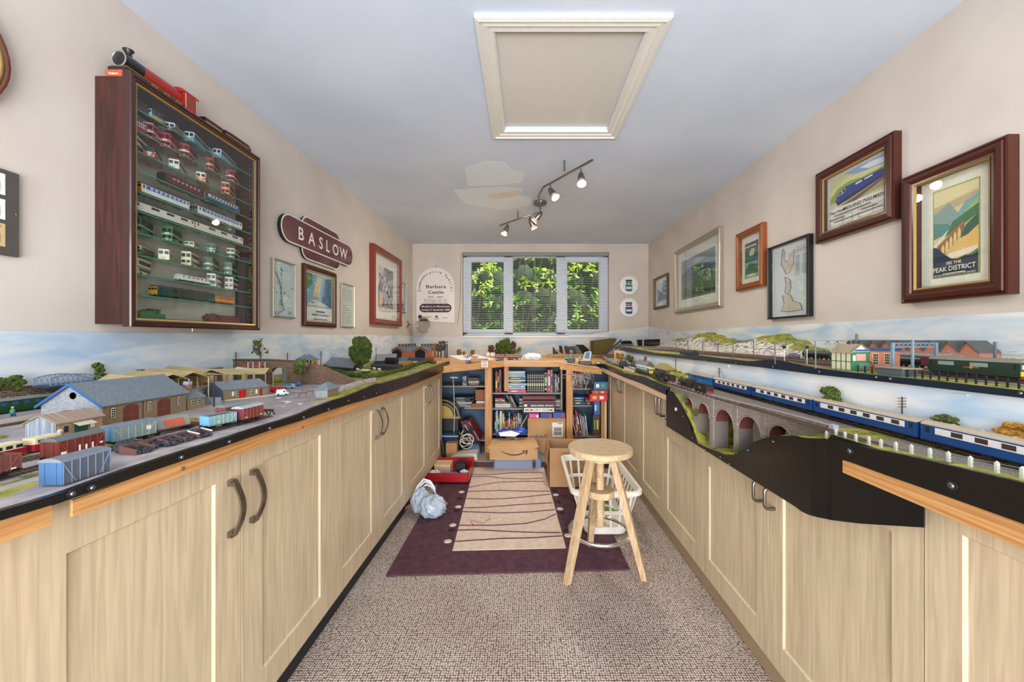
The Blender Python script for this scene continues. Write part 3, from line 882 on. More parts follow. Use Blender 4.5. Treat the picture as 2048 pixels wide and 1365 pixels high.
writing(t_, WL, bx_, [('~', .5, .2, .05, ink, .3), ('~', .5, .14, .03, ink, .6), ('~', .5, .05, .03, ink, .5)])
t_, bx_ = frame(WL, 'framed_timetable', 'small white-framed print between the brown poster and the large red-brown frame', 'picture', 3.145, 3.375, 1.195, 1.57, .009, .02, M('#b4ac9c', .35, m=.5), art=[('#dfe6e4', rc(.04, .03, .96, .97))]+[('#b8c4c2', rc(.1, .08+.06*k, .9, .1+.06*k)) for k in range(14)])
ph = [('#f1efe8', rc(0, 0, 1, 1)), ('#8d99a4', rc(.2, .2, .82, .84)), ('#cfd6da', [(.2, .5), (.45, .84), (.2, .84)]), ('#2e3a44', [(.45, .84), (.52, .6), (.82, .72), (.82, .84)])]
for k in range(46):
    x, y = ra.uniform(.22, .76), ra.uniform(.22, .68)
    ph.append((ra.choice(['#2b3346', '#d6b8a6', '#6d5a66', '#e6e2dc', '#3f4f6a', '#9a6a5a']), [(x, y), (x+.05, y), (x+.045, y+.05), (x+.02, y+.065), (x, y+.045)]))
ph += [('#d8b08e', [(.22, .2), (.34, .2), (.36, .44), (.28, .5), (.22, .44)]), ('#44506c', [(.22, .44), (.36, .42), (.34, .56), (.24, .58)]), ('#c99f8c', [(.29, .56), (.33, .56), (.33, .63), (.29, .63)])]
t_, bx_ = frame(WL, 'framed_photograph', 'large red-brown framed photograph of a crowd of people near the back corner', 'picture', 3.735, 4.585, 1.24, 2.05, .062, .05, M('#7c2f1c', .35), art=ph, paper=M('#f1efe8', .8))
t_, bx_ = frame(WL, 'framed_print', 'small blue-grey metal framed print nearest the back corner on the left wall', 'picture', 4.64, 4.83, 1.42, 1.8, .012, .02, M('#7f97ac', .35, m=.5), art=[('#b9895c', rc(.05, .04, .95, .96)), ('#dfb98c', rc(.2, .12, .8, .86)), ('#6b4530', [(.35, .15), (.6, .12), (.65, .35), (.5, .45), (.35, .35)])])
# name sign (totem)
m_maroon = M('#5a0f24', .18, coat=.8)
m_signw = M('#e6e2d4', .3)
sg = thing('station_sign', 'maroon enamel station name sign lettered BASLOW on the left wall', 'sign', WL.p(2.82, 1.66, 0))
def stadium(a0, a1, z0, z1, r, n=8):
    P = []
    for ca, cz, s0 in ((a1-r, z1-r, 0), (a0+r, z1-r, 90), (a0+r, z0+r, 180), (a1-r, z0+r, 270)):
        for k in range(n+1):
            t = math.radians(s0+90*k/n); P.append((ca+r*math.cos(t), cz+r*math.sin(t)))
    return P
def slab(w, b, pts, d0, d1, mt): b.prism([tuple(w.p(a, z, d0)) for a, z in pts], tuple(w.p(0, 0, d1)-w.p(0, 0, d0)), mt)
b = MB()
slab(WL, b, stadium(2.575, 3.10, 1.655, 1.958, .07), .006, .020, m_blackm); slab(WL, b, stadium(2.575, 3.10, 1.655, 1.958, .07), .020, .022, m_signw); slab(WL, b, stadium(2.584, 3.091, 1.664, 1.949, .062), .022, .024, m_maroon)
b.build('backing_lobes', sg, w=True)
b = MB()
slab(WL, b, stadium(2.345, 3.315, 1.722, 1.905, .088), .006, .028, m_blackm); slab(WL, b, stadium(2.345, 3.315, 1.722, 1.905, .088), .028, .03, m_signw); slab(WL, b, stadium(2.354, 3.306, 1.731, 1.896, .08), .03, .032, m_maroon)
b.build('name_bar', sg, w=True)
b = MB()
for ch, a in zip('BASLOW', (2.55, 2.675, 2.795, 2.895, 3.01, 3.14)): b.text(ch, WL.p(a, 1.768, .0325), (0, 1, 0), (0, 0, 1), .122, m_signw)
b.build('lettering', sg, w=True)
# clock
ck = thing('wall_clock', 'brown wooden wall clock at the left edge, high above the ticket board', 'clock', WL.p(.931, 1.72, 0))
b = MB(); cpos = WL.p(.931, 1.9, 0)
b.lathe([(.19, 0), (.19, .018), (.184, .03), (.174, .03), (.17, .022)], cpos, M('#6b3416', .25, coat=.6), n=40, ax='x'); b.build('case', ck, w=True)
b = MB(); b.lathe([(.172, .02), (.171, .031), (.160, .029), (.157, .02)], cpos, m_gold, n=40, ax='x'); b.build('bezel', ck, w=True)
b = MB(); b.lathe([(.16, .016), (0, .016)], cpos, m_white, n=40, ax='x')
for k in range(12):
    a = 2*PI*k/12; b.box(cpos.x+.0162, cpos.x+.0168, cpos.y+.14*math.sin(a)-.003, cpos.y+.14*math.sin(a)+.003, cpos.z+.14*math.cos(a)-.009, cpos.z+.14*math.cos(a)+.009, ink)
b.build('dial', ck, w=True)
b = MB(); b.tube([cpos+Vector((.019, 0, 0)), cpos+Vector((.019, .05, .05))], .002, ink, n=5); b.tube([cpos+Vector((.02, 0, 0)), cpos+Vector((.02, .02, -.1))], .0015, ink, n=5); b.build('hands', ck, w=True)
# ticket board
tb = thing('ticket_board', 'dark grey board of old railway tickets at the left edge of the wall', 'board', WL.p(1.0, 1.349, 0))
b = MB(); WL.box(b, .84, 1.146, 1.347, 1.601, .004, .012, M('#4c4843', .6)); b.build('backing', tb, w=True)
for k, (za, zb2, cc) in enumerate(((1.525, 1.588, '#dfe3df'), (1.452, 1.512, '#dfe3df'), (1.372, 1.44, '#c9ab7c'))):
    b = MB(); WL.box(b, .985, 1.115, za, zb2, .012, .0128, M(cc, .8))
    WL.box(b, 1.0, 1.075, za+.006, za+.04, .0129, .0132, M('#c4c6b8' if k < 2 else '#b8945c', .8))
    hb = zb2-.012
    b.text(('RAILWAYS LTD.', 'RAILWAYS LTD.', '0642')[k], WL.p(1.05 if k < 2 else 1.09, hb, .0134), (0, 1, 0), (0, 0, 1), .008, ink, width=.09 if k < 2 else .03)
    for q in range(5): WL.box(b, 1.005, 1.07, za+.01+.0055*q, za+.0115+.0055*q, .0133, .0135, ink)
    for q in range(4): WL.box(b, 1.09+.004*q, 1.0915+.004*q, za+.01, za+.036, .0133, .0135, ink)
    b.build('ticket', tb, w=True)
b = MB(); b.cyl(WL.p(1.136, 1.475, .012), WL.p(1.136, 1.475, .016), .003, m_chrome, n=8); b.build('screw', tb, w=True)
# --- back wall
sn = thing('headboard_sign', 'white arched commemorative headboard sign hanging left of the window', 'sign', WB.p(-1.238, 1.334, 0))
b = MB()
def bw(u, v): q = at(u, v, Y=YB); return (q.x, q.z)
cxs, hw = -1.243, .262; zs0, zar = 1.325, 1.80
pts = [(cxs-hw, zs0+.012), (cxs+hw, zs0-.012), (cxs+hw, zar)]
pts += [(cxs+hw*math.cos(PI*k/20), zar+.272*math.sin(PI*k/20)) for k in range(1, 20)]+[(cxs-hw, zar)]
slab(WB, b, pts, .004, .012, M('#e4dfdc', .5)); b.build('board', sn, w=True)
b = MB(); m_pl = M('#3c1030', .5); inkp = M('#2a1c30', .6)
slab(WB, b, stadium(cxs-.218, cxs+.22, 1.456, 1.575, .058), .012, .0128, m_pl); b.build('date_band', sn, w=True)
b = MB()
def wt(s_, x, z, h_, mt, wd): b.text(s_, WB.p(x, z, .0135), (1, 0, 0), (0, 0, 1), h_, mt, width=wd)
wt('Barbara', cxs+.01, 1.788, .062, inkp, .275); wt('Castle', cxs+.005, 1.712, .062, inkp, .215); wt('1910 – 2002', cxs, 1.655, .03, inkp, .21)
wt('MP for Blackburn 1945 - 1979', cxs, 1.618, .02, inkp, .31); wt('Transport Minister 1965 - 1968', cxs, 1.59, .02, inkp, .32)
wt('Blackburn to Manchester', cxs+.005, 1.526, .034, m_signw, .39); wt('Sunday 21 September 2008', cxs+.005, 1.48, .034, m_signw, .385)
wt('northern', cxs-.115, 1.386, .024, inkp, .12); wt('prag', cxs+.13, 1.375, .024, M('#b8483c', .6), .06)
b.lathe([(.028, 0), (0, 0)], WB.p(cxs-.21, 1.394, .0135), inkp, n=16, ax='y')
WB.box(b, cxs-.005, cxs+.035, 1.385, 1.40, .0133, .0138, ink); WB.box(b, cxs+.003, cxs+.027, 1.40, 1.415, .0133, .0138, M('#8a8a3a')); WB.box(b, cxs-.02, cxs+.05, 1.362, 1.368, .0133, .0138, ink)
cs = 'Commemorative Special'; n = len(cs)
for k, ch in enumerate(cs):
    if ch == ' ': continue
    a = math.radians(192-204*(k+.4)/(n-.2)); r_ = .208
    o = (cxs+r_*math.cos(a), 1.785+(r_+.005)*math.sin(a))
    b.text(ch, WB.p(o[0], o[1], .0135), (math.sin(a), 0, -math.cos(a)), (math.cos(a), 0, math.sin(a)), .05, ink)
b.build('lettering', sn, w=True)
b = MB(); b.cyl(WB.p(cxs+.0, 2.083, 0), WB.p(cxs, 2.083, .01), .006, m_blackm, n=8); b.build('hanging_screw', sn, w=True)
for nm, z, c1, c2 in (('upper', 1.829, '#3f8f96', '#2c2a2e'), ('lower', 1.52, '#2e4f92', '#3a3440')):
    t = thing('wall_plate', 'round white china plate with a printed bus, the %s of two right of the window' % nm, 'plate', WB.p(1.417, z-.13, 0))
    b = MB(); b.lathe([(.131, -.012), (.128, -.016), (.085, -.009), (0, -.009)], WB.p(1.417, z, .004), m_white, n=40, ax='y'); b.lathe([(.131, -.012), (.09, 0)], WB.p(1.417, z, .004), m_white, n=40, ax='y'); b.build('dish', t, w=True)
    b = MB()
    for (x0, x1, y0, y1, cc, dd) in ((-.048, .048, -.085, .01, c1, .0135), (-.045, .045, .012, .05, '#d8d4cc', .0135), (-.045, .045, .05, .075, c2, .0135), (-.04, .04, -.005, .006, '#202228', .0138), (-.038, -.004, .022, .045, '#30343c', .0138), (.004, .038, .022, .045, '#30343c', .0138), (-.038, .038, -.05, -.025, '#d9dfe0', .0138), (-.03, .03, -.08, -.068, '#1c1c20', .0138)):
        WB.box(b, 1.412+x0, 1.412+x1, z+y0, z+y1, .0115, dd, M(cc, .4))
    b.build('bus_print', t, w=True)
# shaving mirror
t = thing('shaving_mirror', 'round swivel mirror on a bracket in the back left corner', 'mirror', (XL+.01, 4.98, 1.25))
mc = at(847, 651, Y=4.95)
b = MB(); b.lathe([(.05, 0), (.05, .008), (.02, .02)], (XL+.001, 4.93, mc.z+.01), m_steel, n=20, ax='x'); b.build('wall_plate', t, w=True)
b = MB(); b.tube([(XL+.015, 4.93, mc.z+.01), (XL+.06, 4.9, mc.z+.01), mc+Vector((-.06, .01, 0))], .006, m_steel, n=8); b.build('arm', t, w=True)
mr = MB(); mr.T = Matrix.Translation(mc) @ Matrix.Rotation(.85, 4, 'Z')
mr.lathe([(.098, .012), (.104, 0), (.098, -.012), (.094, -.006)], (0, 0, 0), m_steel, n=32, ax='y'); mr.build('rim', t, w=True)
mr = MB(); mr.T = Matrix.Translation(mc) @ Matrix.Rotation(.85, 4, 'Z')
mr.lathe([(.096, -.006), (0, -.006)], (0, 0, 0), M('#e8e8e8', .03, m=1, n=0), n=32, ax='y'); mr.build('mirror_glass', t, w=True)
# --- right wall (a runs towards the camera as -y)
def rw(name, label, un, uf, vt_, vb_, fw, dep, fm, d=.02, **kw):
    x = XR-dep
    yn, yf = F*x/(un-CX), F*x/(uf-CX)
    zt = H-(vt_-CY)*yn/F; zb_ = H-(vb_-CY)*yn/F
    return frame(WR_, name, label, 'picture', -yf, -yn, zb_, zt, fw, dep, fm, **kw)
def land_art(seed, cols, n=5):
    r = random.Random(seed); out = []
    for k in range(n):
        y = .85-.17*k; out.append((cols[k % len(cols)], ridge(.04, .96, y, .05, 9, seed*7+k, base=.03)))
    return out
pk = [('#f3efdc', rc(0, 0, 1, 1)), ('#9cae62', rc(.17, .09, .79, .9)), ('#e6cf96', rc(.185, .1, .775, .89)), ('#eadca8', [(.185, .75), (.775, .82), (.775, .88), (.185, .88)]), ('#c8b48e', [(.185, .66), (.775, .74), (.775, .8), (.185, .74)]), ('#8ea4a0', [(.185, .52), (.185, .68), (.3, .72), (.4, .76), (.52, .64), (.6, .6), (.6, .5)]), ('#7fb0b0', [(.45, .58), (.6, .72), (.775, .77), (.775, .6)]), ('#9fc07c', [(.5, .56), (.66, .68), (.775, .74), (.775, .5)]), ('#5f8f88', [(.185, .45), (.185, .6), (.38, .57), (.48, .5)]), ('#e8e2cc', [(.185, .4), (.4, .52), (.43, .5), (.28, .36), (.185, .33)]), ('#4f7a54', [(.34, .45), (.45, .58), (.775, .68), (.775, .6), (.55, .52)]), ('#8fb068', [(.3, .4), (.42, .48), (.6, .55), (.5, .47)]), ('#3c6650', [(.55, .42), (.62, .52), (.775, .6), (.775, .46)]), ('#e6b458', [(.185, .34), (.3, .4), (.4, .36), (.3, .3)]), ('#efc270', [(.3, .22), (.5, .36), (.775, .5), (.775, .3), (.6, .24)]), ('#b5764a', [(.24, .385), (.6, .565), (.6, .545), (.24, .36)]), ('#8a6a58', [(.24, .36), (.6, .545), (.6, .47), (.34, .3)])]
for k in range(5): pk.append(('#f3c87c', [(.30+.055*k, .27+.035*k), (.34+.055*k, .29+.035*k), (.34+.055*k, .37+.03*k), (.32+.055*k, .395+.03*k), (.30+.055*k, .36+.03*k)]))
pk += [('#efe6cc', [(.36, .24), (.775, .28), (.775, .33), (.4, .3)]), ('#5f8a5c', [(.5, .2), (.775, .26), (.775, .3)]), ('#23384e', [(.185, .1), (.185, .38), (.24, .37), (.3, .33), (.36, .29), (.44, .25), (.52, .24), (.62, .26), (.7, .25), (.775, .27), (.775, .1)])]
t_, bx_ = rw('framed_poster', 'large framed Peak District poster of a viaduct, nearest the camera on the right wall', 2013, 1800, 268, 588, .052, .045, m_brownf, inner=(m_gold, .007), art=pk)
writing(t_, WR_, bx_, [('SEE THE', .48, .2, .035, inkw, .2), ('PEAK DISTRICT', .48, .143, .06, inkw, .56), ('~', .48, .118, .014, inkw, .3), ('THE LONDON MIDLAND & SCOTTISH RAILWAY', .48, .102, .02, inkw, .56)])
mp_ = [('#efece4', rc(0, 0, 1, 1)), ('#c8cf96', rc(.06, .4, .94, .95)), ('#8fa9dc', [(.3, .95), (.55, .82), (.94, .8), (.94, .95)]), ('#e8eaf2', [(.55, .92), (.7, .84), (.94, .82), (.94, .9), (.75, .93)]), ('#dcd896', [(.06, .72), (.35, .86), (.6, .83), (.94, .8), (.94, .7), (.06, .6)]), ('#8fa65a', [(.06, .6), (.2, .74), (.4, .78), (.6, .74), (.94, .76), (.94, .62), (.06, .5)]), ('#b8a07c', [(.12, .42), (.35, .46), (.94, .66), (.94, .46), (.5, .4)]), ('#6c5c50', [(.2, .41), (.4, .44), (.94, .6), (.94, .57), (.5, .4)]), ('#d8cfc0', [(.06, .4), (.25, .52), (.35, .44), (.2, .4)]),
       ('#27408c', [(.16, .5), (.18, .6), (.25, .69), (.34, .71), (.94, .73), (.94, .63), (.34, .52), (.24, .47)]), ('#1c2850', [(.16, .5), (.24, .47), (.34, .52), (.94, .63), (.94, .605), (.34, .46), (.2, .43)]), ('#dfe6ee', [(.19, .6), (.25, .67), (.33, .69), (.33, .63), (.25, .6)]), ('#27303c', [(.2, .61), (.25, .66), (.27, .66), (.26, .61)]), ('#27303c', [(.285, .62), (.28, .67), (.325, .68), (.325, .63)]), ('#e6e4d8', [(.5, .66), (.6, .67), (.6, .70), (.5, .69)]), ('#e6e4d8', [(.64, .675), (.76, .685), (.76, .71), (.64, .7)]), ('#a8482c', rc(.15, .52, .2, .545))]
t_, bx_ = rw('framed_poster', 'framed Midland Pullman poster with a blue train, left of the viaduct poster', 1786, 1629, 261, 438, .048, .04, m_brownf, inner=(m_gold, .007), art=mp_)
writing(t_, WR_, bx_, [('The New', .2, .3, .07, ink, .28), ('MIDLAND PULLMAN', .62, .3, .08, M('#1e2a4c', .6), .62), ('~', .45, .25, .028, ink, .6), ('~', .2, .19, .025, ink, .26), ('~', .35, .14, .025, ink, .4), ('~', .72, .19, .025, ink, .24), ('~', .72, .14, .025, ink, .4), ('~', .5, .04, .025, ink, .5)])
b = MB(); A0, A1, Z0, Z1 = bx_
for (x0, y0, x1, y1) in ((.08, .08, .08, .22), (.08, .22, .46, .22), (.46, .08, .46, .22), (.08, .08, .46, .08), (.56, .08, .56, .22), (.56, .22, .94, .22), (.94, .08, .94, .22), (.56, .08, .94, .08), (.3, .08, .3, .22), (.78, .08, .78, .22)):
    WR_.box(b, A0+(A1-A0)*x0-.0006, A0+(A1-A0)*x1+.0006, Z0+(Z1-Z0)*y0-.0006, Z0+(Z1-Z0)*y1+.0006, .0112, .0116, ink)
b.build('timetable_rules', t_, w=True)
sc_ = [('#e6e8ea', rc(0, 0, 1, 1)), ('#d3dbe2', rc(.03, .02, .97, .98))]
for pts in ([(.3, .95), (.36, .9), (.33, .8), (.42, .75), (.5, .86), (.6, .9), (.58, .7), (.48, .6), (.4, .58), (.33, .66), (.25, .75)], [(.36, .55), (.5, .5), (.52, .38), (.45, .3), (.36, .34), (.4, .45)], [(.3, .3), (.5, .3), (.58, .2), (.75, .16), (.8, .07), (.5, .06), (.25, .08), (.35, .18)]):
    sc_.append(('#cfc2b4', pts)); sc_ += [('#5a6270', [pts[i], (pts[i][0]+.012, pts[i][1]+.004), (pts[(i+1) % len(pts)][0]+.012, pts[(i+1) % len(pts)][1]+.004), pts[(i+1) % len(pts)]]) for i in range(len(pts)) if abs(pts[i][1]-pts[(i+1) % len(pts)][1]) > .01]
t_, bx_ = rw('framed_map', 'tall black-framed railway map of Britain beneath the blue train poster', 1615, 1533.5, 467, 633, .012, .035, M('#14161a', .4), art=sc_)
writing(t_, WR_, bx_, [('RAILWAYS', .8, .9, .016, ink, .24), ('Railway Map', .8, .87, .018, ink, .28), ('Britain and Ireland', .8, .845, .014, ink, .3)]+[('~', .7 if k % 2 else .88, .8-.018*(k//2), .01, M('#8a8e98'), .12) for k in range(30)])
br_ = [('#e6e4dc', rc(0, 0, 1, 1)), ('#8c2f30', rc(.15, .12, .82, .86)), ('#2f5e62', rc(.17, .13, .8, .84)), ('#7fae8c', rc(.17, .13, .8, .45)), ('#c8c09c', [(.35, .62), (.5, .72), (.66, .7), (.6, .58), (.45, .56)]), ('#3f6a50', [(.17, .3), (.4, .42), (.8, .36), (.8, .2), (.17, .2)]), ('#e6dcc0', [(.25, .16), (.45, .2), (.7, .17), (.7, .14), (.25, .14)])]
t_, bx_ = rw('framed_print', 'light brown framed dark green print left of the black-framed map', 1524, 1470, 444, 572, .045, .035, M('#8a4a1e', .3), art=br_)
writing(t_, WR_, bx_, [('~', .33, .76, .04, inkw, .25), ('~', .62, .76, .04, inkw, .28)])
sv_ = [('#d4dcd8', rc(0, 0, 1, 1)), ('#e6ebe8', rc(.03, .03, .97, .97)), ('#4c5f70', rc(.1, .16, .9, .84)), ('#7f93a0', [(.1, .6), (.4, .7), (.9, .62), (.9, .84), (.1, .84)]), ('#a8b4ba', [(.3, .7), (.5, .8), (.7, .76), (.5, .68)]), ('#56704e', [(.1, .16), (.1, .4), (.3, .5), (.5, .42), (.9, .45), (.9, .16)]), ('#2c3238', [(.14, .2), (.14, .34), (.24, .36), (.3, .3), (.9, .24), (.9, .2)])]
t_, bx_ = rw('framed_picture', 'large silver-framed picture reflecting the window, right of the small corner frame', 1439, 1348, 452, 613, .04, .035, M('#b6aa98', .3, m=.6), art=sv_)
t_, bx_ = rw('framed_picture', 'small dark-framed print of a blue train nearest the back corner on the right wall', 1333.5, 1306, 546, 614, .028, .03, M('#4a4236', .35), inner=(m_gold, .006), art=[('#dfe3e0', rc(0, 0, 1, 1)), ('#6fa0c8', rc(.14, .14, .86, .86)), ('#9cc0dc', [(.14, .55), (.86, .75), (.86, .86), (.14, .86)]), ('#2f5f92', [(.2, .2), (.3, .45), (.5, .55), (.86, .5), (.86, .2)])])
# ================================================================ TRACK LAMP
lm = thing('ceiling_spotlight', 'brushed steel five-lamp spotlight bar on the ceiling', 'ceiling light', (.134, 3.58, ZC))
HB = H+1.22
def tb_(u, v, z=HB): return at(u, v, Z=z)
ros = at(1080, 404, Z=ZC)
m_bru = M('#8d8a88', .3, m=1)
b = MB(); b.lathe([(.062, 0), (.062, -.022), (.055, -.028), (0, -.028)], ros, m_bru, n=32); b.build('ceiling_rose', lm, w=True)
b = MB()
p1, p2 = tb_(1185, 320), tb_(1086, 375)
q1, q2 = tb_(1079, 424), tb_(1000, 451)
rs = Vector((ros.x, ros.y, HB))
b.tube([p1, p2, p2*.6+rs*.4+Vector((-.03, -.02, 0)), rs+Vector((0, -.14, 0)), rs+Vector((0, .05, 0)), q1, q2], .008, m_bru, n=10)
b.cyl(rs, (rs.x, rs.y, ZC-.02), .01, m_bru)
b.build('bar', lm, w=True)
for (u, v) in ((1129, 343), (1036, 438)):
    p = tb_(u, v); MB().cyl(p, (p.x, p.y, ZC), .006, m_bru, n=8).build('stay', lm, w=True)
HEADS = [(at(1162, 338, Z=HB), (.0, -.45, -1)), (at(1101, 370, Z=HB), (.55, -.5, -1)), (rs+Vector((0, -.02, 0)), (-.7, .3, -.75)), (at(1061, 433, Z=HB), (.55, .25, -1)), (at(1014, 446, Z=HB), (-.4, -.1, -1))]
m_em = M('#ffe2b0', .5, em=45)
m_cone = NM('frosted_lens', '#e8c49a', '#f3dcc0', sc=20, r=.4)
for n_, (p, d) in enumerate(HEADS):
    d = Vector(d).normalized(); q = p+Vector((0, 0, -.045))
    a0 = q-d*.03
    b = MB(); b.cyl(p, q, .005, m_bru, n=8)
    b.tube([a0+d*k for k in (0, .012, .03, .06, .085)], [.003, .014, .022, .026, .027], m_bru, n=16); hd = b.build('lamp_head', lm, w=True)
    e0 = a0+d*.085
    b = MB(); b.tube([e0, e0+d*.03], [.024, .034], m_cone, n=16); b.build('lens_cup', hd, w=True)
    b = MB(); b.cyl(e0+d*.0305, e0+d*.032, .030, m_em, n=16); b.build('bulb', hd, w=True)
    l = bpy.data.lights.new('lamp_light', 'SPOT'); l.energy = 30; l.color = (1, .87, .72); l.spot_size = 2.5; l.spot_blend = .8; l.shadow_soft_size = .03
    lo = bpy.data.objects.new('lamp_light', l); C.objects.link(lo); lo.location = e0+d*.04
    lo.rotation_euler = (-d).to_track_quat('Z', 'Y').to_euler()
# ================================================================ FLOOR THINGS
m_plum = NM('plum_rug', '#43222e', '#54303c', sc=30, det=5, r=.95, bump=.3, bs=500)
m_beige = NM('beige_pile', '#c3ac9a', '#d3beac', sc=40, det=5, r=.95, bump=.3, bs=500)
rug = thing('rug', 'plum rug with a beige striped centre and rows of dots on the carpet', 'rug', (-.08, 2.45, 0))
rc4 = [(-.640, 1.735), (.500, 1.790), (.545, 3.155), (-.700, 3.155)]
rc4 = [Vector((x, y, .001)) for x, y in ((-.645, 1.728), (.492, 1.775), (.46, 3.16), (-.66, 3.16))]
b = MB(); b.prism(rc4, (0, 0, .008), m_plum); b.build('border', rug, w=True)
def RG(s, t_):
    """point on the beige centre: s across, t away from the camera"""
    a = at(905, 1106, Z=0)*(1-s)+at(1132, 1101, Z=0)*s; c = at(948, 938, Z=0)*(1-s)+at(1088, 938, Z=0)*s
    q = a*(1-t_)+c*t_; return Vector((q.x, q.y, .009))
b = MB(); b.prism([RG(0, 0), RG(1, 0), RG(1, 1), RG(0, 1)], (0, 0, .003), m_beige); b.build('centre_panel', rug, w=True)
b = MB()
def ST(u, v): p = at(u, v, Z=.012); return p
k_ = 3.7236
stripes = [[(470, 872), (640, 860), (830, 848), (1060, 843), (1285, 828)], [(500, 787), (640, 783), (890, 796), (1080, 803), (1272, 805)], [(512, 750), (760, 750), (1000, 738), (1150, 705), (1235, 665)],
           [(530, 648), (680, 652), (820, 658), (1050, 650), (1225, 633)], [(545, 620), (700, 616), (870, 603), (1060, 590), (1210, 582)], [(560, 550), (700, 555), (880, 550), (1040, 535), (1195, 518)], [(575, 498), (820, 490), (1000, 495), (1190, 496)],
           [(585, 468), (700, 445), (820, 428), (1000, 422), (1150, 424)], [(600, 384), (720, 386), (860, 400), (1000, 405), (1140, 398)], [(610, 370), (760, 372), (900, 360), (1060, 355), (1138, 358)]]
for s_ in stripes:
    pts = [ST(780+x/k_, 850+y/k_) for x, y in s_]
    # refine with straight interpolation, flatten into a ribbon
    L_ = []
    for a_, c_ in zip(pts, pts[1:]):
        for q in range(6): L_.append(a_*(1-q/6)+c_*(q/6))
    L_.append(pts[-1])
    w_ = .0055
    vs = []
    for q in L_: vs += [(q.x, q.y-w_, .0121), (q.x, q.y-w_*.6, .0135), (q.x, q.y+w_*.6, .0135), (q.x, q.y+w_, .0121)]
    fs = []
    for q in range(len(L_)-1):
        for r_ in range(3): fs.append((4*q+r_, 4*q+4+r_, 4*q+5+r_, 4*q+1+r_))
    b.add(vs, [f for f in fs], m_plum)
b.build('stripes', rug, w=True)
for mt, pts in ((M('#15110f', .9), [(543, 473), (522, 551), (496, 642), (457, 787), (1232, 493), (1252, 577), (1277, 659), (1315, 790)]), (m_beige, [(534, 501), (508, 611), (468, 748), (431, 868), (1234, 522), (1266, 627), (1326, 825), (1200, 441)][:7])):
    for x, y in pts:
        p = at(780+x/k_, 850+y/k_, Z=.009); b = MB(); b.lathe([(.021, 0), (.018, .002), (0, .002)], p, mt, n=16); b.build('dot', rug, w=True)
single(MB().tube([at(780+x/k_, 850+y/k_, Z=.015) for x, y in ((740, 672), (742, 700), (690, 735), (650, 725), (612, 712), (600, 722), (620, 745), (622, 765))], .0012, M('#b0202a', .5), n=5), 'wire_offcut', 'thin red wire lying on the beige part of the rug', 'wire')
# ---- stool
m_beech = NM('beech', '#ab8f6a', '#c9b08c', scale=(6, 30, 6), sc=4, det=5, r=.45, dist=.5)
m_beechz = NM('beech_leg', '#a88a64', '#c2a684', scale=(30, 30, 3), sc=4, det=5, r=.45)
sc0 = Vector((.315, 1.79, 0))
st = thing('stool', 'round wooden screw stool with chrome foot ring standing on the rug edge', 'stool', sc0)
ZS = H-.2885*1.79
sx = at(1200, 893, Y=1.79).x
b = MB(); b.T = Matrix.Translation((sx, 1.79, ZS))
b.lathe([(0, 0), (.147, 0), (.152, -.004), (.152, -.024), (.147, -.028), (0, -.028)], (0, 0, 0), m_beech, n=48, smooth=False); b.build('seat', st, w=True)
b = MB(); b.lathe([(.10, -.028), (.098, -.05), (.06, -.058), (0, -.058)], (sx, 1.79, ZS), m_beech, n=36, smooth=False); b.build('seat_boss', st, w=True)
b = MB(); pr = []
z = ZS-.058
while z > .205: pr += [(.0165, z), (.0205, z-.005), (.0165, z-.010)]; z -= .0105
b.lathe([(0, ZS-.05)]+pr+[(0, .2)], (sx, 1.79, 0), m_beech, n=18, smooth=False); b.build('screw_spindle', st, w=True)
zh = at(1200, 985, Y=1.79).z
b = MB(); b.lathe([(0, zh+.016), (.062, zh+.016), (.066, zh+.012), (.066, zh-.012), (.062, zh-.016), (0, zh-.016)], (sx, 1.79, 0), m_beech, n=32, smooth=False); b.build('hub', st, w=True)
feet = [at(1134, 1168, Z=0), at(1289, 1160, Z=0), at(1180, 1094, Z=0)]
ztop = ZS-.055
for i, f_ in enumerate(feet):
    c = Vector((sx, 1.79, 0)); d = (f_-c); d.z = 0; dn = d.normalized()
    top = c+dn*.062; top.z = ztop; bot = Vector((f_.x, f_.y, 0))
    b = MB(); sd = Vector((-dn.y, dn.x, 0)); vs = []
    for p, w1, w2 in ((bot, .013, .013), (bot*.5+top*.5, .0165, .016), (top, .0155, .015)):
        for a_, c_ in ((-1, -1), (1, -1), (1, 1), (-1, 1)): vs.append(p+sd*w1*a_+dn*w2*c_)
    fs = [(0, 3, 2, 1), (8, 9, 10, 11)]
    for q in range(2):
        for r_ in range(4): fs.append((4*q+r_, 4*q+(r_+1) % 4, 4*q+4+(r_+1) % 4, 4*q+4+r_))
    b.add(vs, fs, m_beechz); b.build('leg', st, w=True)
zr_ = at(1200, 1061, Y=1.79).z; rr = .139
cr_ = Vector((sx-.003, 1.79, zr_))
b = MB(); b.tube([cr_+Vector((rr*math.cos(2*PI*k/40), rr*math.sin(2*PI*k/40), 0)) for k in range(40)], .0085, m_chrome, n=10, closed=True); b.build('foot_ring', st, w=True)
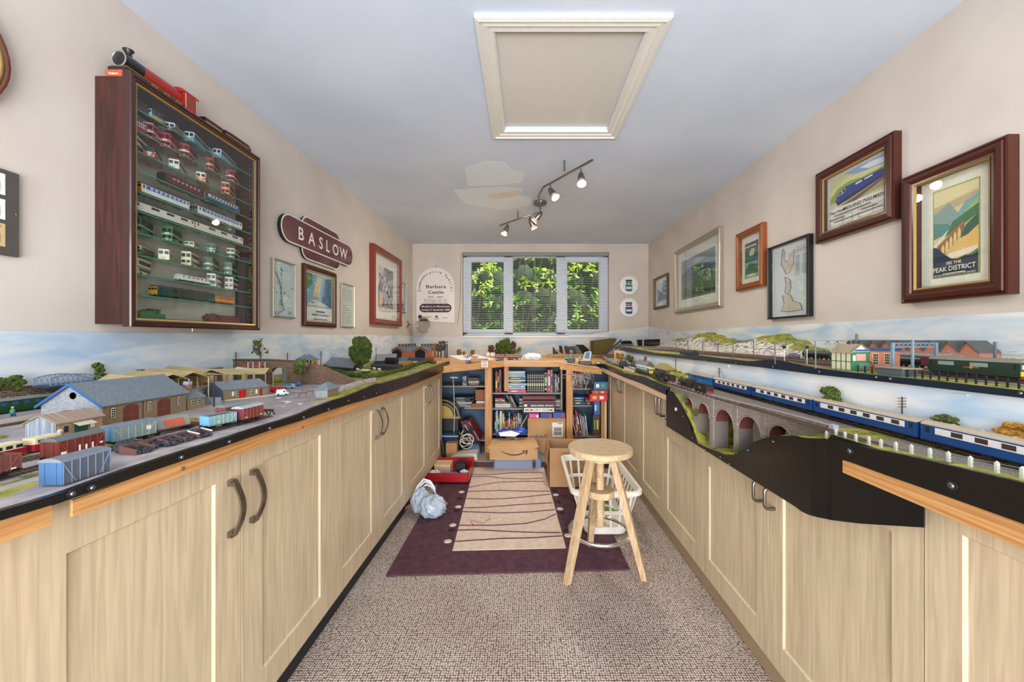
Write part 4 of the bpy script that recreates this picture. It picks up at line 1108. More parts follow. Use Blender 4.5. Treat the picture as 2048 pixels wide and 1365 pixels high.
# ---- laundry basket
m_bask = M('#e3ded0', .45)
bk_ = thing('laundry_basket', 'white slotted plastic laundry basket behind the stool', 'basket', (.46, 2.25, 0))
def ringpts(x0, x1, y0, y1, r, z, n=5):
    return [Vector((x, y, z)) for x, y in stadium_xy(x0, x1, y0, y1, r, n)]
def stadium_xy(a0, a1, z0, z1, r, n=5):
    P = []
    for ca, cz, s0 in ((a1-r, z1-r, 0), (a0+r, z1-r, 90), (a0+r, z0+r, 180), (a1-r, z0+r, 270)):
        for k in range(n+1):
            t = math.radians(s0+90*k/n); P.append((ca+r*math.cos(t), cz+r*math.sin(t)))
    return P
b = MB()
TB = dict(x0=.255, x1=.625, y0=2.02, y1=2.66); BB = dict(x0=.33, x1=.565, y0=2.085, y1=2.60)
zt_ = .262
lv = [(0, .0), (.1, .018), (.2, .052), (.43, .115), (.48, .128), (.86, .222), (1, zt_)]
N_ = 64
def basring(f):
    q = {k: BB[k]*(1-f)+TB[k]*f for k in TB}; z = f*zt_
    out = []
    # perimeter sampled evenly with rounded corners
    base = stadium_xy(q['x0'], q['x1'], q['y0'], q['y1'], .05+.01*f, 4)
    m = len(base); per = [0]
    for i in range(m): per.append(per[-1]+math.dist(base[i], base[(i+1) % m]))
    for k in range(N_*2):
        t = per[-1]*k/(N_*2)
        for i in range(m):
            if per[i+1] >= t:
                u_ = (t-per[i])/(per[i+1]-per[i]+1e-9); a_, c_ = base[i], base[(i+1) % m]
                out.append(Vector((a_[0]+(c_[0]-a_[0])*u_, a_[1]+(c_[1]-a_[1])*u_, z))); break
    return out
rows = [(0, .16), (.16, .46), (.46, .54), (.54, .86), (.86, 1)]
rr_ = [basring(f) for f in (0, .16, .46, .54, .86, 1)]
for ri in range(5):
    A, B = rr_[ri], rr_[ri+1]; n = len(A)
    for k in range(n):
        if ri in (1, 3) and k % 4 in (0, 1, 2) and (k//4) % 8 != 7 and k % 4 != 2 or (ri in (1, 3) and k % 4 == 2 and (k//4) % 8 != 7): continue
        j = (k+1) % n
        b.add([A[k], A[j], B[j], B[k]], [(0, 1, 2, 3)], m_bask)
b.add(rr_[0], [tuple(range(len(rr_[0])))[::-1]], m_bask)
bd = b.build('body', bk_, w=True)
sm_ = bd.modifiers.new('thick', 'SOLIDIFY'); sm_.thickness = .004
b = MB(); rim = stadium_xy(TB['x0']-.012, TB['x1']+.012, TB['y0']-.012, TB['y1']+.012, .06, 6); rin = stadium_xy(TB['x0']+.002, TB['x1']-.002, TB['y0']+.002, TB['y1']-.002, .055, 6)
n = len(rim)
vs = [(x, y, zt_-.02) for x, y in rim]+[(x, y, zt_) for x, y in rim]+[(x, y, zt_+.003) for x, y in rin]+[(x, y, zt_-.02) for x, y in rin]
fs = []
for i in range(n):
    j = (i+1) % n; fs += [(i, j, n+j, n+i), (n+i, n+j, 2*n+j, 2*n+i), (2*n+i, 2*n+j, 3*n+j, 3*n+i)]
b.add(vs, fs, m_bask); b.build('rim', bk_, w=True)
rk = random.Random(5)
for k in range(16):
    cc = rk.choice(['#1d1f22', '#3c4046', '#8a5a2c', '#2c4f6a', '#6c7a3c', '#b0b0a8', '#7a2c2c', '#c8a23c'])
    x, y, z = rk.uniform(.36, .53), rk.uniform(2.12, 2.55), rk.uniform(.02, .13)
    b = MB(); b.T = Matrix.Translation((x, y, z)) @ Matrix.Rotation(rk.uniform(0, 3), 4, 'Z') @ Matrix.Rotation(rk.uniform(-.4, .4), 4, 'X')
    b.rbox(-.035, .035, -.016, .016, -.014, .014, M(cc, .5), .005); b.box(-.036, -.02, -.012, .012, .014, .018, M('#d8d4c8', .5))
    single(b, 'tool_clamp', 'small odds and ends lying inside the white laundry basket', 'tool', 'oddments in the laundry basket')
# ---- cardboard
m_card = NM('cardboard', '#a98055', '#bb9266', scale=(1, 1, 1), sc=4, det=3, r=.8)
m_cardl = NM('cardboard_light', '#c49a68', '#d4ab78', sc=4, det=3, r=.8)
m_print = M('#3a2f28', .7)
def open_box(name, label, x0, x1, y0, y1, z0, z1, flaps=True):
    t = thing(name, label, 'box', ((x0+x1)/2, (y0+y1)/2, z0)); b = MB(); h = .004
    b.box(x0, x1, y0, y1, z0, z0+h, m_card)
    b.box(x0, x1, y0, y0+h, z0, z1, m_card); b.box(x0, x1, y1-h, y1, z0, z1, m_card); b.box(x0, x0+h, y0, y1, z0, z1, m_card); b.box(x1-h, x1, y0, y1, z0, z1, m_card)
    b.build('walls', t, w=True); return t
ob = open_box('cardboard_box', 'tall open brown cardboard box half hidden behind the stool', .168, .455, 2.735, 3.0, 0, .287)
b = MB(); b.prism([(.168, 2.735, .285), (.168, 3.0, .285), (.150, 3.02, .16), (.150, 2.76, .16)], (-.003, 0, 0), m_card); b.build('flap', ob, w=True)
b = MB(); b.box(.19, .43, 2.76, 2.97, .02, .22, M('#8d7657', .9)); b.build('packing_paper', ob, w=True)
# shallow plastic trays under the flat carton
pt = thing('storage_tray', 'blue-grey translucent plastic trays stacked beneath the carton with the smile', 'box', (-.105, 3.3, 0))
m_tray = M('#8793a8', .25)
b = MB()
for k in range(9): b.rbox(-.272+.0005*k, .06-.0005*k, 3.127+.001*(k % 2), 3.36, .0+.0097*k, .0085+.0097*k, m_tray, .015)
b.build('trays', pt, w=True)
for k in range(9): pass
t = thing('delivery_carton', 'flat brown delivery carton with a printed smile arrow on its front', 'box', (-.1, 3.25, .088))
b = MB(); x0, x1, y0, y1, z0, z1 = -.30, .096, 3.085, 3.355, .089, .193
b.box(x0, x1, y0, y1, z0, z1, m_card); cb_ = b.build('body', t, w=True)
b = MB(); b.prism([(x0-.012, y0-.02, z1-.004), (x0+.115, y0-.006, z1+.001), (x0+.14, y1-.03, z1+.006), (x0+.005, y1-.04, z1+.006)], (0, 0, .003), m_cardl); b.build('flap', t, w=True)
b = MB(); b.prism([(x0+.11, y0, z1+.001), (x1+.01, y0-.003, z1+.001), (x1-.02, y1, z1+.006), (x0+.12, y1, z1+.006)], (0, 0, .003), m_cardl); b.build('flap', t, w=True)
b = MB(); b.box(-.105, -.07, 3.30, 3.33, z1+.008, z1+.0095, M('#e6e2da', .8)); b.box(-.11, -.08, 3.24, 3.27, z1+.0085, z1+.0095, M('#d8b838', .8)); b.box(-.14, -.06, 3.28, 3.285, z1+.0078, z1+.010, m_print); b.build('label', t, w=True)
b = MB(); fx = lambda u, v: Vector((at(u, v, Y=y0).x, y0-.0008, at(u, v, Y=y0).z))
arc = [(816, 202), (840, 216), (870, 230), (900, 238), (930, 240), (960, 236), (990, 226), (1008, 217)]; ar2 = [(816, 202), (842, 211), (872, 222), (902, 229), (930, 230), (958, 227), (985, 218), (1002, 210)]
q = [fx(780+x/k_, 850+y/k_) for x, y in arc]; r_ = [fx(780+x/k_, 850+y/k_) for x, y in ar2]
for i in range(len(q)-1): b.poly([q[i], q[i+1], r_[i+1], r_[i]], m_print)
for pol in ([(982, 204), (1027, 198), (1021, 207), (984, 210)], [(1027, 198), (1020, 230), (1008, 233), (1014, 205)]): b.poly([fx(780+x/k_, 850+y/k_) for x, y in pol], m_print)
for x in (1086, 1096): b.poly([fx(780+(x-2)/k_, 850+172/k_), fx(780+(x+2)/k_, 850+172/k_), fx(780+(x+2)/k_, 850+195/k_), fx(780+(x-2)/k_, 850+195/k_)], m_print)
b.build('smile_print', t, w=True)
b = MB(); b.rbox(.078, .13, 3.14, 3.45, .001, .085, M('#6f86a8', .3), .01); single(b, 'storage_tray', 'small blue plastic tub between the trays and the tall cardboard box', 'box')
# ---- raised carpeted step and alcove shelving
m_step = NM('stair_carpet', '#6b5b4c', '#b3a08a', sc=160, det=4, r=.95, bump=.6, bs=300)
b = MB(); b.box(-.52, XR-.63, 3.17, 4.4, .055, .064, m_step); b.box(-.52, 1.05, 3.17, 3.19, .001, .055, M('#3a1a1c', .6)); b.box(-1.5, -.52, 3.2, 4.4, .001, .01, m_step)
struct(b, 'step')
PX0, PX1 = -.372, -.308
YP = 3.40
postZ = .858
m_dk = M('#2b3038', .8)
for nm, x0, x1, y, lab, zt2 in (('timber_post', -.372, -.312, YP, 'pine post left of the middle bookcase, under the rear bench', postZ), ('timber_post', .366, .424, YP, 'knotty pine post right of the middle bookcase, under the rear bench', postZ), ('timber_post', -.205, -.165, 3.54, 'pine post beside the stacked books at the back of the bookcase', .845), ('timber_post', .690, .722, 3.44, 'short pine door post at the right end of the alcove', .54)):
    b = MB(); b.box(x0, x1, y, y+.045, .064 if y == YP else .066 if x0 > 0 else .60, zt2, m_pinez); single(b, nm, lab, 'post')
b = MB(); b.box(.722, .74, 3.44, 3.46, .066, .52, M('#d8c096', .5)); b.box(.705, .742, 3.50, 3.506, .066, .50, M('#4a2c1c', .6)); b.box(.722, .742, 3.44, 3.46, .52, .54, m_pinez); single(b, 'cupboard_panel', 'dark brown panel in a pine surround at the right end of the alcove', 'panel')
def sh_z(v, y): return H-(v-CY)*y/F
YS = 3.55
bc = thing('bookcase', 'grey-brown open bookcase between the two tall pine posts', 'bookcase', (0, 3.7, .064))
m_shelf = M('#8d8072', .5); m_shback = M('#53687e', .8)
b = MB(); b.box(-.335, .345, 3.83, 3.84, .066, .84, m_shback); b.build('back', bc, w=True)
for x0, x1 in ((-.335, -.318), (.328, .345)): MB().box(x0, x1, YS, 3.83, .066, .84, m_shelf).build('side', bc, w=True)
SZ = [sh_z(786, YS), sh_z(817, YS), sh_z(868, YS)]
for z in SZ: MB().box(-.318, .328, YS, 3.83, z-.014, z, m_shelf).build('shelf', bc, w=True)
bl2 = thing('bookcase', 'open shelving in the left corner of the alcove', 'bookcase', (-.6, 3.7, .02))
b = MB(); b.box(-1.05, -.34, 3.86, 3.87, .02, .84, m_shback); b.build('back', bl2, w=True)
SL = [sh_z(772, YS), sh_z(815.5, YS), sh_z(880, YS)]
for z, xa in zip(SL, (-.86, -.585, -.62)): MB().box(xa, -.34, YS, 3.86, z-.014, z, m_shelf).build('shelf', bl2, w=True)
br2 = thing('bookcase', 'open shelving in the right corner of the alcove', 'bookcase', (.6, 3.7, .02))
b = MB(); b.box(.43, 1.05, 3.86, 3.87, .02, .84, m_shback); b.build('back', br2, w=True)
MB().box(.43, .445, YS, 3.86, .065, .84, m_shelf).build('side', br2, w=True)
SR = [sh_z(777, YS), sh_z(811, YS), sh_z(872, YS)]
for z, xb in zip(SR, (.64, .64, .72)): MB().box(.445, xb, YS, 3.86, z-.014, z, m_shelf).build('shelf', br2, w=True)
# alcove side linings
b = MB(); b.box(-1.5, -1.05, 3.13, 3.14, .02, .84, m_dk); struct(b, 'trim_1')
m_page = M('#e6e0d2', .8)
def bookm(x0, x1, y0, y1, z0, z1, cc, flat=False, lean=0, band=None):
    b = MB(); m_ = M(cc, .5, n=.15, sc=50)
    if lean:
        cx = x1 if lean > 0 else x0
        b.T = Matrix.Translation((cx, 0, z0)) @ Matrix.Rotation(lean, 4, 'Y') @ Matrix.Translation((-cx, 0, -z0))
    b.box(x0, x1, y0, y0+.003, z0, z1, m_)
    if flat: b.box(x0, x1, y0, y1, z0, z0+.0018, m_); b.box(x0, x1, y0, y1, z1-.0018, z1, m_); b.box(x0+.003, x1-.003, y0+.003, y1-.003, z0+.0018, z1-.0018, m_page)
    else: b.box(x0, x0+.0018, y0, y1, z0, z1, m_); b.box(x1-.0018, x1, y0, y1, z0, z1, m_); b.box(x0+.0018, x1-.0018, y0+.003, y1-.003, z0+.003, z1-.004, m_page)
    bc_ = M(band or rk.choice(['#e6dfc8', '#d8c46a', '#1c1c24', '#b8c4d0']), .5)
    if flat: b.box(x0+(x1-x0)*.2, x0+(x1-x0)*rk.uniform(.5, .85), y0-.0006, y0, z0+(z1-z0)*.35, z0+(z1-z0)*.65, bc_)
    else:
        xa, xb = x0+(x1-x0)*.2, x1-(x1-x0)*.2; L = z1-z0
        for f0, f1 in rk.choice([((.2, .55),), ((.1, .14), (.3, .7), (.86, .9)), ((.15, .2), (.5, .8))]) if band is None else ((.1, .13), (.22, .25), (.34, .5), (.62, .65), (.8, .83), (.9, .93)):
            b.box(xa, xb, y0-.0006, y0, z0+L*f0, z0+L*f1, bc_)
    return b
COLN = {'#8c1f22': 'dark red', '#b3262a': 'red', '#1d3f7a': 'blue', '#2f6fa8': 'mid blue', '#7fb0cc': 'pale blue', '#1c2430': 'near-black', '#1f5f58': 'teal', '#3c6b3a': 'green', '#d9d4c6': 'cream', '#c9a13a': 'yellow', '#e07a2c': 'orange', '#7a5a3c': 'brown', '#b8bfc6': 'pale grey', '#5a5f66': 'grey', '#c94a7a': 'pink', '#8ea8bc': 'grey-blue', '#101216': 'black', '#5f86a6': 'slate blue', '#d8b7a0': 'buff'}
def row(spec, x, y, z, where, group, dep=.2):
    """spec: (colour, thickness, height, lean) left to right"""
    cnt = {}
    tot = {}
    for s_ in spec: tot[s_[0]] = tot.get(s_[0], 0)+1
    for s_ in spec:
        cc, th, hh = s_[:3]; ln = s_[3] if len(s_) > 3 else 0
        cnt[cc] = cnt.get(cc, 0)+1
        o = (ORD[cnt[cc]-1]+' such from left') if tot[cc] > 1 else 'only one so coloured'
        b = bookm(x, x+th-.0006, y, y+dep, z, z+hh, cc, lean=ln, band=s_[4] if len(s_) > 4 else None)
        single(b, 'book', COLN[cc]+' book '+where+', '+o, 'book', group)
        x += th if not ln else th/math.cos(ln)*1.0
    return x
def stack(spec, x, y, z, where, group, dep=.2):
    zz = z; N = len(spec)
    for i, (cc, wd, th) in enumerate(spec):
        b = bookm(x, x+wd, y+rk.uniform(0, .01), y+dep, zz, zz+th-.0006, cc, flat=True)
        single(b, 'book', COLN[cc]+' book '+where+', '+(ORD[i]+' from the bottom' if i < N-1 else 'on the top'), 'book', group); zz += th
X_ = lambda u: (u-CX)/F*YS
# middle bookcase, top shelf
row([('#8c1f22', .022, .20), ('#101216', .012, .19), ('#8c1f22', .026, .215)], X_(990), YS+.03, SZ[0], 'on the top shelf left of the pine post', 'books on the top middle shelf')
stack([('#c94a7a', .176, .026), ('#8ea8bc', .172, .02), ('#d9d4c6', .165, .018), ('#7fb0cc', .18, .026), ('#1c2430', .16, .014), ('#b8bfc6', .17, .018), ('#1f5f58', .17, .024), ('#7fb0cc', .17, .018), ('#b8bfc6', .168, .012), ('#8ea8bc', .165, .03)], X_(1015), YS+.01, SZ[0], 'in the flat pile on the top shelf', 'pile of books on the top middle shelf')
x = row([('#101216', .021, .175, 0, '#cfc49a')]*9, X_(1054), YS+.02, SZ[0], 'with gold bands, in the matching set', 'matching black set on the top shelf')
row([('#7fb0cc', .028, .185), ('#b3262a', .034, .215), ('#8ea8bc', .016, .215), ('#101216', .022, .18), ('#5f86a6', .016, .175), ('#b3262a', .014, .165), ('#1c2430', .014, .18)], X_(1089), YS+.02, SZ[0], 'at the right end of the top shelf', 'books on the top middle shelf')
# middle shelf
stack([('#b8bfc6', .145, .024), ('#d9d4c6', .145, .016), ('#7a5a3c', .11, .02), ('#d8b7a0', .09, .018), ('#c94a7a', .07, .014)], X_(990), YS+.02, SZ[1], 'in the low pile on the second shelf', 'low pile on the second middle shelf')
row([('#b8bfc6', .008, .13, -.42), ('#5a5f66', .010, .13, -.42), ('#b3262a', .008, .12, -.42), ('#1f5f58', .008, .125, -.42), ('#b8bfc6', .008, .12, -.42), ('#1c2430', .010, .115, -.42)], X_(1023), YS+.02, SZ[1], 'leaning on the second shelf', 'books leaning on the second middle shelf')
stack([('#b8bfc6', .09, .014), ('#1c2430', .09, .016), ('#d9d4c6', .08, .014), ('#b3262a', .09, .016), ('#b8bfc6', .085, .02)], X_(1038.5), YS+.06, SZ[1], 'in the stack left of the shoe box', 'stack left of the shoe box')
stack([('#b3262a', .06, .014), ('#b8bfc6', .066, .016), ('#8c1f22', .07, .018), ('#d9d4c6', .06, .014), ('#b8bfc6', .06, .014)], X_(1110), YS+.03, SZ[1], 'in the stack right of the shoe box', 'stack right of the shoe box')
# bottom shelf
row([('#1d3f7a', .012, .2), ('#8ea8bc', .02, .215), ('#1f5f58', .014, .17), ('#b8bfc6', .026, .21), ('#c9a13a', .02, .185), ('#3c6b3a', .01, .16), ('#b3262a', .016, .11), ('#e07a2c', .014, .12), ('#2f6fa8', .016, .2), ('#8c1f22', .016, .13), ('#c9a13a', .010, .12), ('#b3262a', .024, .155), ('#7a5a3c', .022, .16), ('#b8bfc6', .014, .19), ('#3c6b3a', .016, .18), ('#2f6fa8', .014, .17)], X_(989), YS+.02, SZ[2], 'on the bottom shelf', 'books on the bottom middle shelf')
# left corner shelves
row([('#7a5a3c', .01, .15, -.5), ('#b3262a', .010, .2, -.5), ('#e07a2c', .008, .2, -.5), ('#1c2430', .010, .21, -.5), ('#1d3f7a', .014, .21, -.5), ('#b3262a', .010, .21, -.5), ('#8c1f22', .012, .21, -.5), ('#b8bfc6', .010, .2, -.5), ('#b3262a', .008, .2, -.5)], X_(940), YS-.03, SL[2], 'leaning steeply on the left corner shelf', 'leaning books in the left corner')
row([('#b8bfc6', .01, .12, .5), ('#5a5f66', .008, .12, .5)], X_(915), YS-.02, SL[2], 'leaning to the right in the left corner', 'thin books in the left corner')
stack([('#b8bfc6', .19, .012), ('#5a5f66', .2, .014), ('#d9d4c6', .18, .01), ('#b8bfc6', .19, .012), ('#1c2430', .2, .016), ('#5a5f66', .17, .01), ('#101216', .2, .02)], X_(903), YS+.02, SL[1], 'in the magazine pile in the left corner', 'magazine pile in the left corner')
stack([('#7a5a3c', .1, .02), ('#d9d4c6', .1, .016), ('#7a5a3c', .095, .018), ('#5a5f66', .09, .016)], X_(935), YS+.05, SL[0], 'in the top left corner stack', 'stack on the top left corner shelf')
row([('#8ea8bc', .02, .085), ('#b8bfc6', .016, .09)], X_(924), YS+.02, SL[0], 'standing on the top left corner shelf', 'books on the top left corner shelf')
for nm, lab, q in (('storage_box', 'brown box in the left corner above the flat orange one', (X_(950), X_(969.5), YS+.02, YS+.2, SL[1]+.065, SL[1]+.165)), ('storage_box', 'flat orange-brown box on the left corner shelf', (X_(943), X_(969.5), YS+.0, YS+.2, SL[1]+.001, SL[1]+.036))):
    single(MB().rbox(*q, M('#8a5020', .6), .003), nm, lab, 'box')
single(MB().rbox(X_(952), X_(969), YS+.01, YS+.2, SL[1]+.037, SL[1]+.06, M('#c9c2b4', .7), .003), 'paper_pack', 'cream paper pack between the two boxes on the left corner shelf', 'paper')
# right corner shelves
row([('#b3262a', .016, .15), ('#3c6b3a', .012, .16), ('#7a5a3c', .014, .15), ('#8c1f22', .016, .17), ('#1f5f58', .014, .14), ('#5f86a6', .012, .13), ('#7a5a3c', .012, .15)], X_(1147), YS+.03, SR[0], 'on the top right corner shelf', 'books on the top right corner shelf')
stack([('#1d3f7a', .12, .03), ('#3c6b3a', .1, .02), ('#2f6fa8', .1, .024)], X_(1147), YS+.02, SR[1], 'in the right corner pile', 'games on the right corner shelf')
stack([('#1c2430', .07, .026), ('#e07a2c', .06, .022), ('#8c1f22', .06, .02)], X_(1173), YS+.02, SR[1], 'in the short right corner pile', 'games on the right corner shelf')
row([('#8ea8bc', .010, .21, -.2), ('#b8bfc6', .010, .21, -.2), ('#8c1f22', .012, .2, -.2), ('#7a5a3c', .008, .2, -.2), ('#b3262a', .022, .23, -.2), ('#8ea8bc', .012, .2, -.15), ('#b8bfc6', .012, .19, -.12), ('#d9d4c6', .010, .18, -.1), ('#8c1f22', .008, .18, -.1), ('#b8bfc6', .014, .19, -.1)], X_(1150.5), YS-.02, SR[2], 'on the bottom right corner shelf', 'books on the bottom right corner shelf')
# ---- shoe box on the middle bookcase
t = thing('shoe_box', 'dark shoe box lettered Memory Foam jutting from the middle bookcase', 'box', (.12, 3.4, .40))
q0, q1 = at(1045.6, 805, Y=3.44), at(1110, 827, Y=3.44)
b = MB(); b.box(q0.x, q1.x, 3.44, 3.545, q1.z, q0.z, M('#37302f', .6)); b.build('carton', t, w=True)
b = MB(); b.box(q0.x-.003, q1.x+.003, 3.437, 3.547, q0.z-.004, q0.z+.052, M('#6a3038', .6)); b.box(q0.x-.003, q1.x+.003, 3.437, 3.547, q0.z+.015, q0.z+.024, M('#9c8488', .6)); b.build('lid', t, w=True)
b = MB(); b.box(q0.x+.012, q1.x-.01, 3.4385, 3.4405, q1.z+.012, q1.z+.048, m_signw)
b.text('MEMORY FOAM', ((q0.x+q1.x)/2, 3.438, q1.z+.02), (1, 0, 0), (0, 0, 1), .03, M('#8c1f4a', .6), width=.25)
b.text('SKECHERS SPORT', ((q0.x+q1.x)/2+.03, 3.4392, q1.z+.062), (1, 0, 0), (0, 0, 1), .022, m_signw, width=.21); b.box(q0.x+.012, q0.x+.04, 3.4385, 3.44, q1.z+.062, q1.z+.08, m_signw)
b.build('label', t, w=True)
# ---- box lettered naked
t = thing('cardboard_box', 'square brown cardboard box with a shipping label, against the right pine post', 'box', (.18, 3.25, .064))
q0 = at(1055.5, 838, Y=3.36); q1 = at(1131, 838, Y=3.36)
b = MB(); b.box(q0.x, q1.x, 3.365, 3.395, .066, q0.z, m_card); b.box(q0.x, q1.x, 3.395, 3.53, .066, q0.z-.01, m_card); b.build('body', t, w=True)
b = MB(); b.prism([(q0.x-.09, 3.3, q0.z-.1), (q0.x-.08, 3.3, q0.z-.1), (q0.x-.003, 3.37, q0.z+.02), (q0.x-.006, 3.37, q0.z+.022)], (0, .06, .0), m_cardl); b.build('flap', t, w=True)
b = MB(); la = at(1104.5, 846, Y=3.36); lb = at(1126, 875, Y=3.36)
b.box(la.x, lb.x, 3.361, 3.365, lb.z, la.z, m_signw)
for k in range(11):
    for zz in (.35, .62): b.box(la.x+.015+.0065*k, la.x+.018+.0065*k+.002*(k % 2), 3.3602, 3.361, la.z-(la.z-lb.z)*zz-.03, la.z-(la.z-lb.z)*zz, ink)
b.box(la.x+.05, la.x+.09, 3.3602, 3.361, la.z-.012, la.z-.006, ink); b.box(la.x+.0, lb.x, 3.3602, 3.361, la.z-.043, la.z-.041, ink)
b.build('shipping_label', t, w=True)
b = MB(); b.text('naked!', (at(1077, 880, Y=3.36).x, 3.364, at(1077, 876.5, Y=3.36).z), (1, 0, 0), (0, 0, 1), .045, M('#4a4858', .6), width=.16); b.build('lettering', t, w=True)
for nm, u0, u1, v0, v1, cc, lab in (('toy_box', 1058, 1078, 829, 838, '#d8488a', 'pink box standing behind the square cardboard box'), ('toy_box', 1081, 1104, 828, 838, '#23408a', 'dark blue box standing behind the square cardboard box, left of its neighbour'), ('toy_box', 1106, 1130, 826, 838, '#2a4f9a', 'blue and red box standing behind the square cardboard box, next to the post')):
    p, q = at(u0, v0, Y=3.40), at(u1, v1, Y=3.40); single(MB().box(p.x, q.x, 3.40, 3.5, q.z-.004+0*.1, p.z, M(cc, .5)).box(p.x+.08*(u1-u0)/24, q.x-.005, 3.399, 3.4, q.z+.012, p.z-.008, M('#e8e0e4' if cc[1] == 'd' else '#b8303a', .5)), nm, lab, 'box')
single(MB().tube([at(u, v, Y=3.3) for u, v in ((993, 870), (1006, 864), (1020, 866), (1035, 864), (1046, 862), (1052, 866))], [.012, .03, .028, .03, .04, .02], M('#2444a0', .3), n=9), 'plastic_bag', 'crumpled blue and white plastic bag behind the flat carton', 'bag')
single(MB().prism([at(u, v, Y=3.26) for u, v in ((997, 866), (1022, 862), (1040, 868), (1030, 874), (1000, 873))], (0, .01, 0), M('#dcdfe2', .3)), 'plastic_wrap', 'white plastic wrap lying in front of the blue bag', 'bag')
# ---- red metal tray of oddments, bag, fan heater
m_red = M('#a8141c', .35, coat=.3)
t = thing('toolbox_tray', 'open red metal tray of bits and pieces by the left cabinets', 'tray', (-.53, 2.95, 0))
x0, x1, y0, y1 = -.752, at(937, 971, Z=0).x, 2.80, 3.12
b = MB(); b.box(x0, x1, y0, y1, .01, .014, m_red); b.box(x0, x1, y0, y0+.004, .01, .082, m_red); b.box(x0, x1, y1-.004, y1, .01, .10, m_red); b.box(x0, x0+.004, y0, y1, .01, .085, m_red); b.box(x1-.004, x1, y0, y1, .01, .085, m_red); b.build('tray', t, w=True)
for nm, q, cc, lab in (('sponge_block', (-.73, -.60, 2.97, 3.09, .016, .098), '#d8b890', 'peach block in the red tray'), ('power_adaptor', (-.545, -.47, 2.90, 2.98, .03, .13), '#17181c', 'black mains adaptor lying in the red tray'), ('blue_packet', (-.67, -.52, 2.83, 2.88, .05, .072), '#3c86d0', 'blue packet in the front of the red tray'), ('cotton_wool', (-.745, -.64, 2.82, 2.90, .03, .085), '#c8c6c0', 'grey crumpled wadding in the red tray'), ('foil_bag', (-.51, -.43, 2.82, 2.90, .03, .088), '#a8b4bc', 'clear crumpled bag in the red tray')):
    b = MB()
    if nm in ('cotton_wool', 'foil_bag'): b.blob(((q[0]+q[1])/2, (q[2]+q[3])/2, (q[4]+q[5])/2), ((q[1]-q[0])/2, (q[3]-q[2])/2, (q[5]-q[4])/2+.01), M(cc, .35), n=11, m=7, j=.2, smooth=False)
    else: b.rbox(*q, M(cc, .4), .006)
    single(b, nm, lab, 'oddment')
single(MB().rbox(-.73, -.60, 2.97, 3.09, .0148, .0155, m_red, .002), 'tray_liner', 'red liner sheet inside the red tray', 'sheet')
t = thing('fan_heater', 'cream plastic fan heater lying on its side near the left shelves', 'heater', (-.6, 3.25, 0))
pr_ = [(895, 922), (903, 914), (920, 909.5), (953, 908.5), (956, 940), (948, 944), (935, 940), (893, 934)]
b = MB(); b.prism([at(u, v, Y=3.19) for u, v in pr_], (0, .14, .0), M('#cfc8b8', .4)); b.build('casing', t, w=True)
b = MB()
for k in range(26):
    a = k*2.4; r0 = .3+.7*((k*7) % 10)/10
    p = at(918+14*r0*math.cos(a), 919+5*r0*math.sin(a), Y=3.188); b.box(p.x-.004, p.x+.004, 3.188, 3.19, p.z-.003, p.z+.003, M('#4a4640', .6))
b.build('grille_slots', t, w=True)
m_bag = M('#a3adb8', .22, n=.1, sc=12)
t = thing('carrier_bag', 'knotted grey plastic bag on the floor by the left cabinets', 'bag', (-.62, 2.35, 0))
def crumple(c, r, mt, seed, n=22, m=14):
    rr = random.Random(seed); b = MB(); vs = []
    c = Vector(c)
    for i in range(m+1):
        ph = PI*i/m
        for k in range(n):
            th = 2*PI*k/n; q = 1+.07*math.sin(5*th+3*ph)+.06*math.sin(9*th-6*ph)+rr.uniform(-.07, .07)
            vs.append(c+Vector((r[0]*q*math.sin(ph)*math.cos(th), r[1]*q*math.sin(ph)*math.sin(th), max(-c.z+.0005, r[2]*q*math.cos(ph)))))
    fs = [(i*n+k, (i+1)*n+k, (i+1)*n+(k+1) % n, i*n+(k+1) % n) for i in range(m) for k in range(n)]
    b.add(vs, fs, mt, False); return b
c1, c2 = at(862, 1022, Z=.06), at(838, 1014, Z=.05)
crumple((c1.x, c1.y+.05, .062), (.082, .075, .066), m_bag, 3).build('bag_body', t, w=True)
crumple((c2.x, c2.y+.04, .07), (.06, .06, .072), m_bag, 8).build('bag_fold', t, w=True)
single(MB().tube([at(u, v, Y=2.38) for u, v in ((823, 1008), (812, 1016), (805, 1030), (815, 1037), (830, 1036))], .010, M('#8a4a40', .5), n=7), 'wire_coil', 'coppery wire spilling from the grey bag', 'wire')
cb3 = MB()
for q, off in (((845, 960), 0), ((858, 968), 4), ((862, 978), 9)):
    cb3.tube([at(u, v, Y=2.4+off*.004) for u, v in ((828+off*.3, 990), (836+off*.3, 972+off), (848+off*.5, 959+off*1.2), (860+off*.3, 963+off*1.2), (868+off*.2, 975+off*1.1), (871, 990+off*.5), (868, 1004))], .0065, M('#d6dae0', .4), n=8)
single(cb3, 'coiled_cable', 'white coiled cable looped above the grey bag', 'cable')
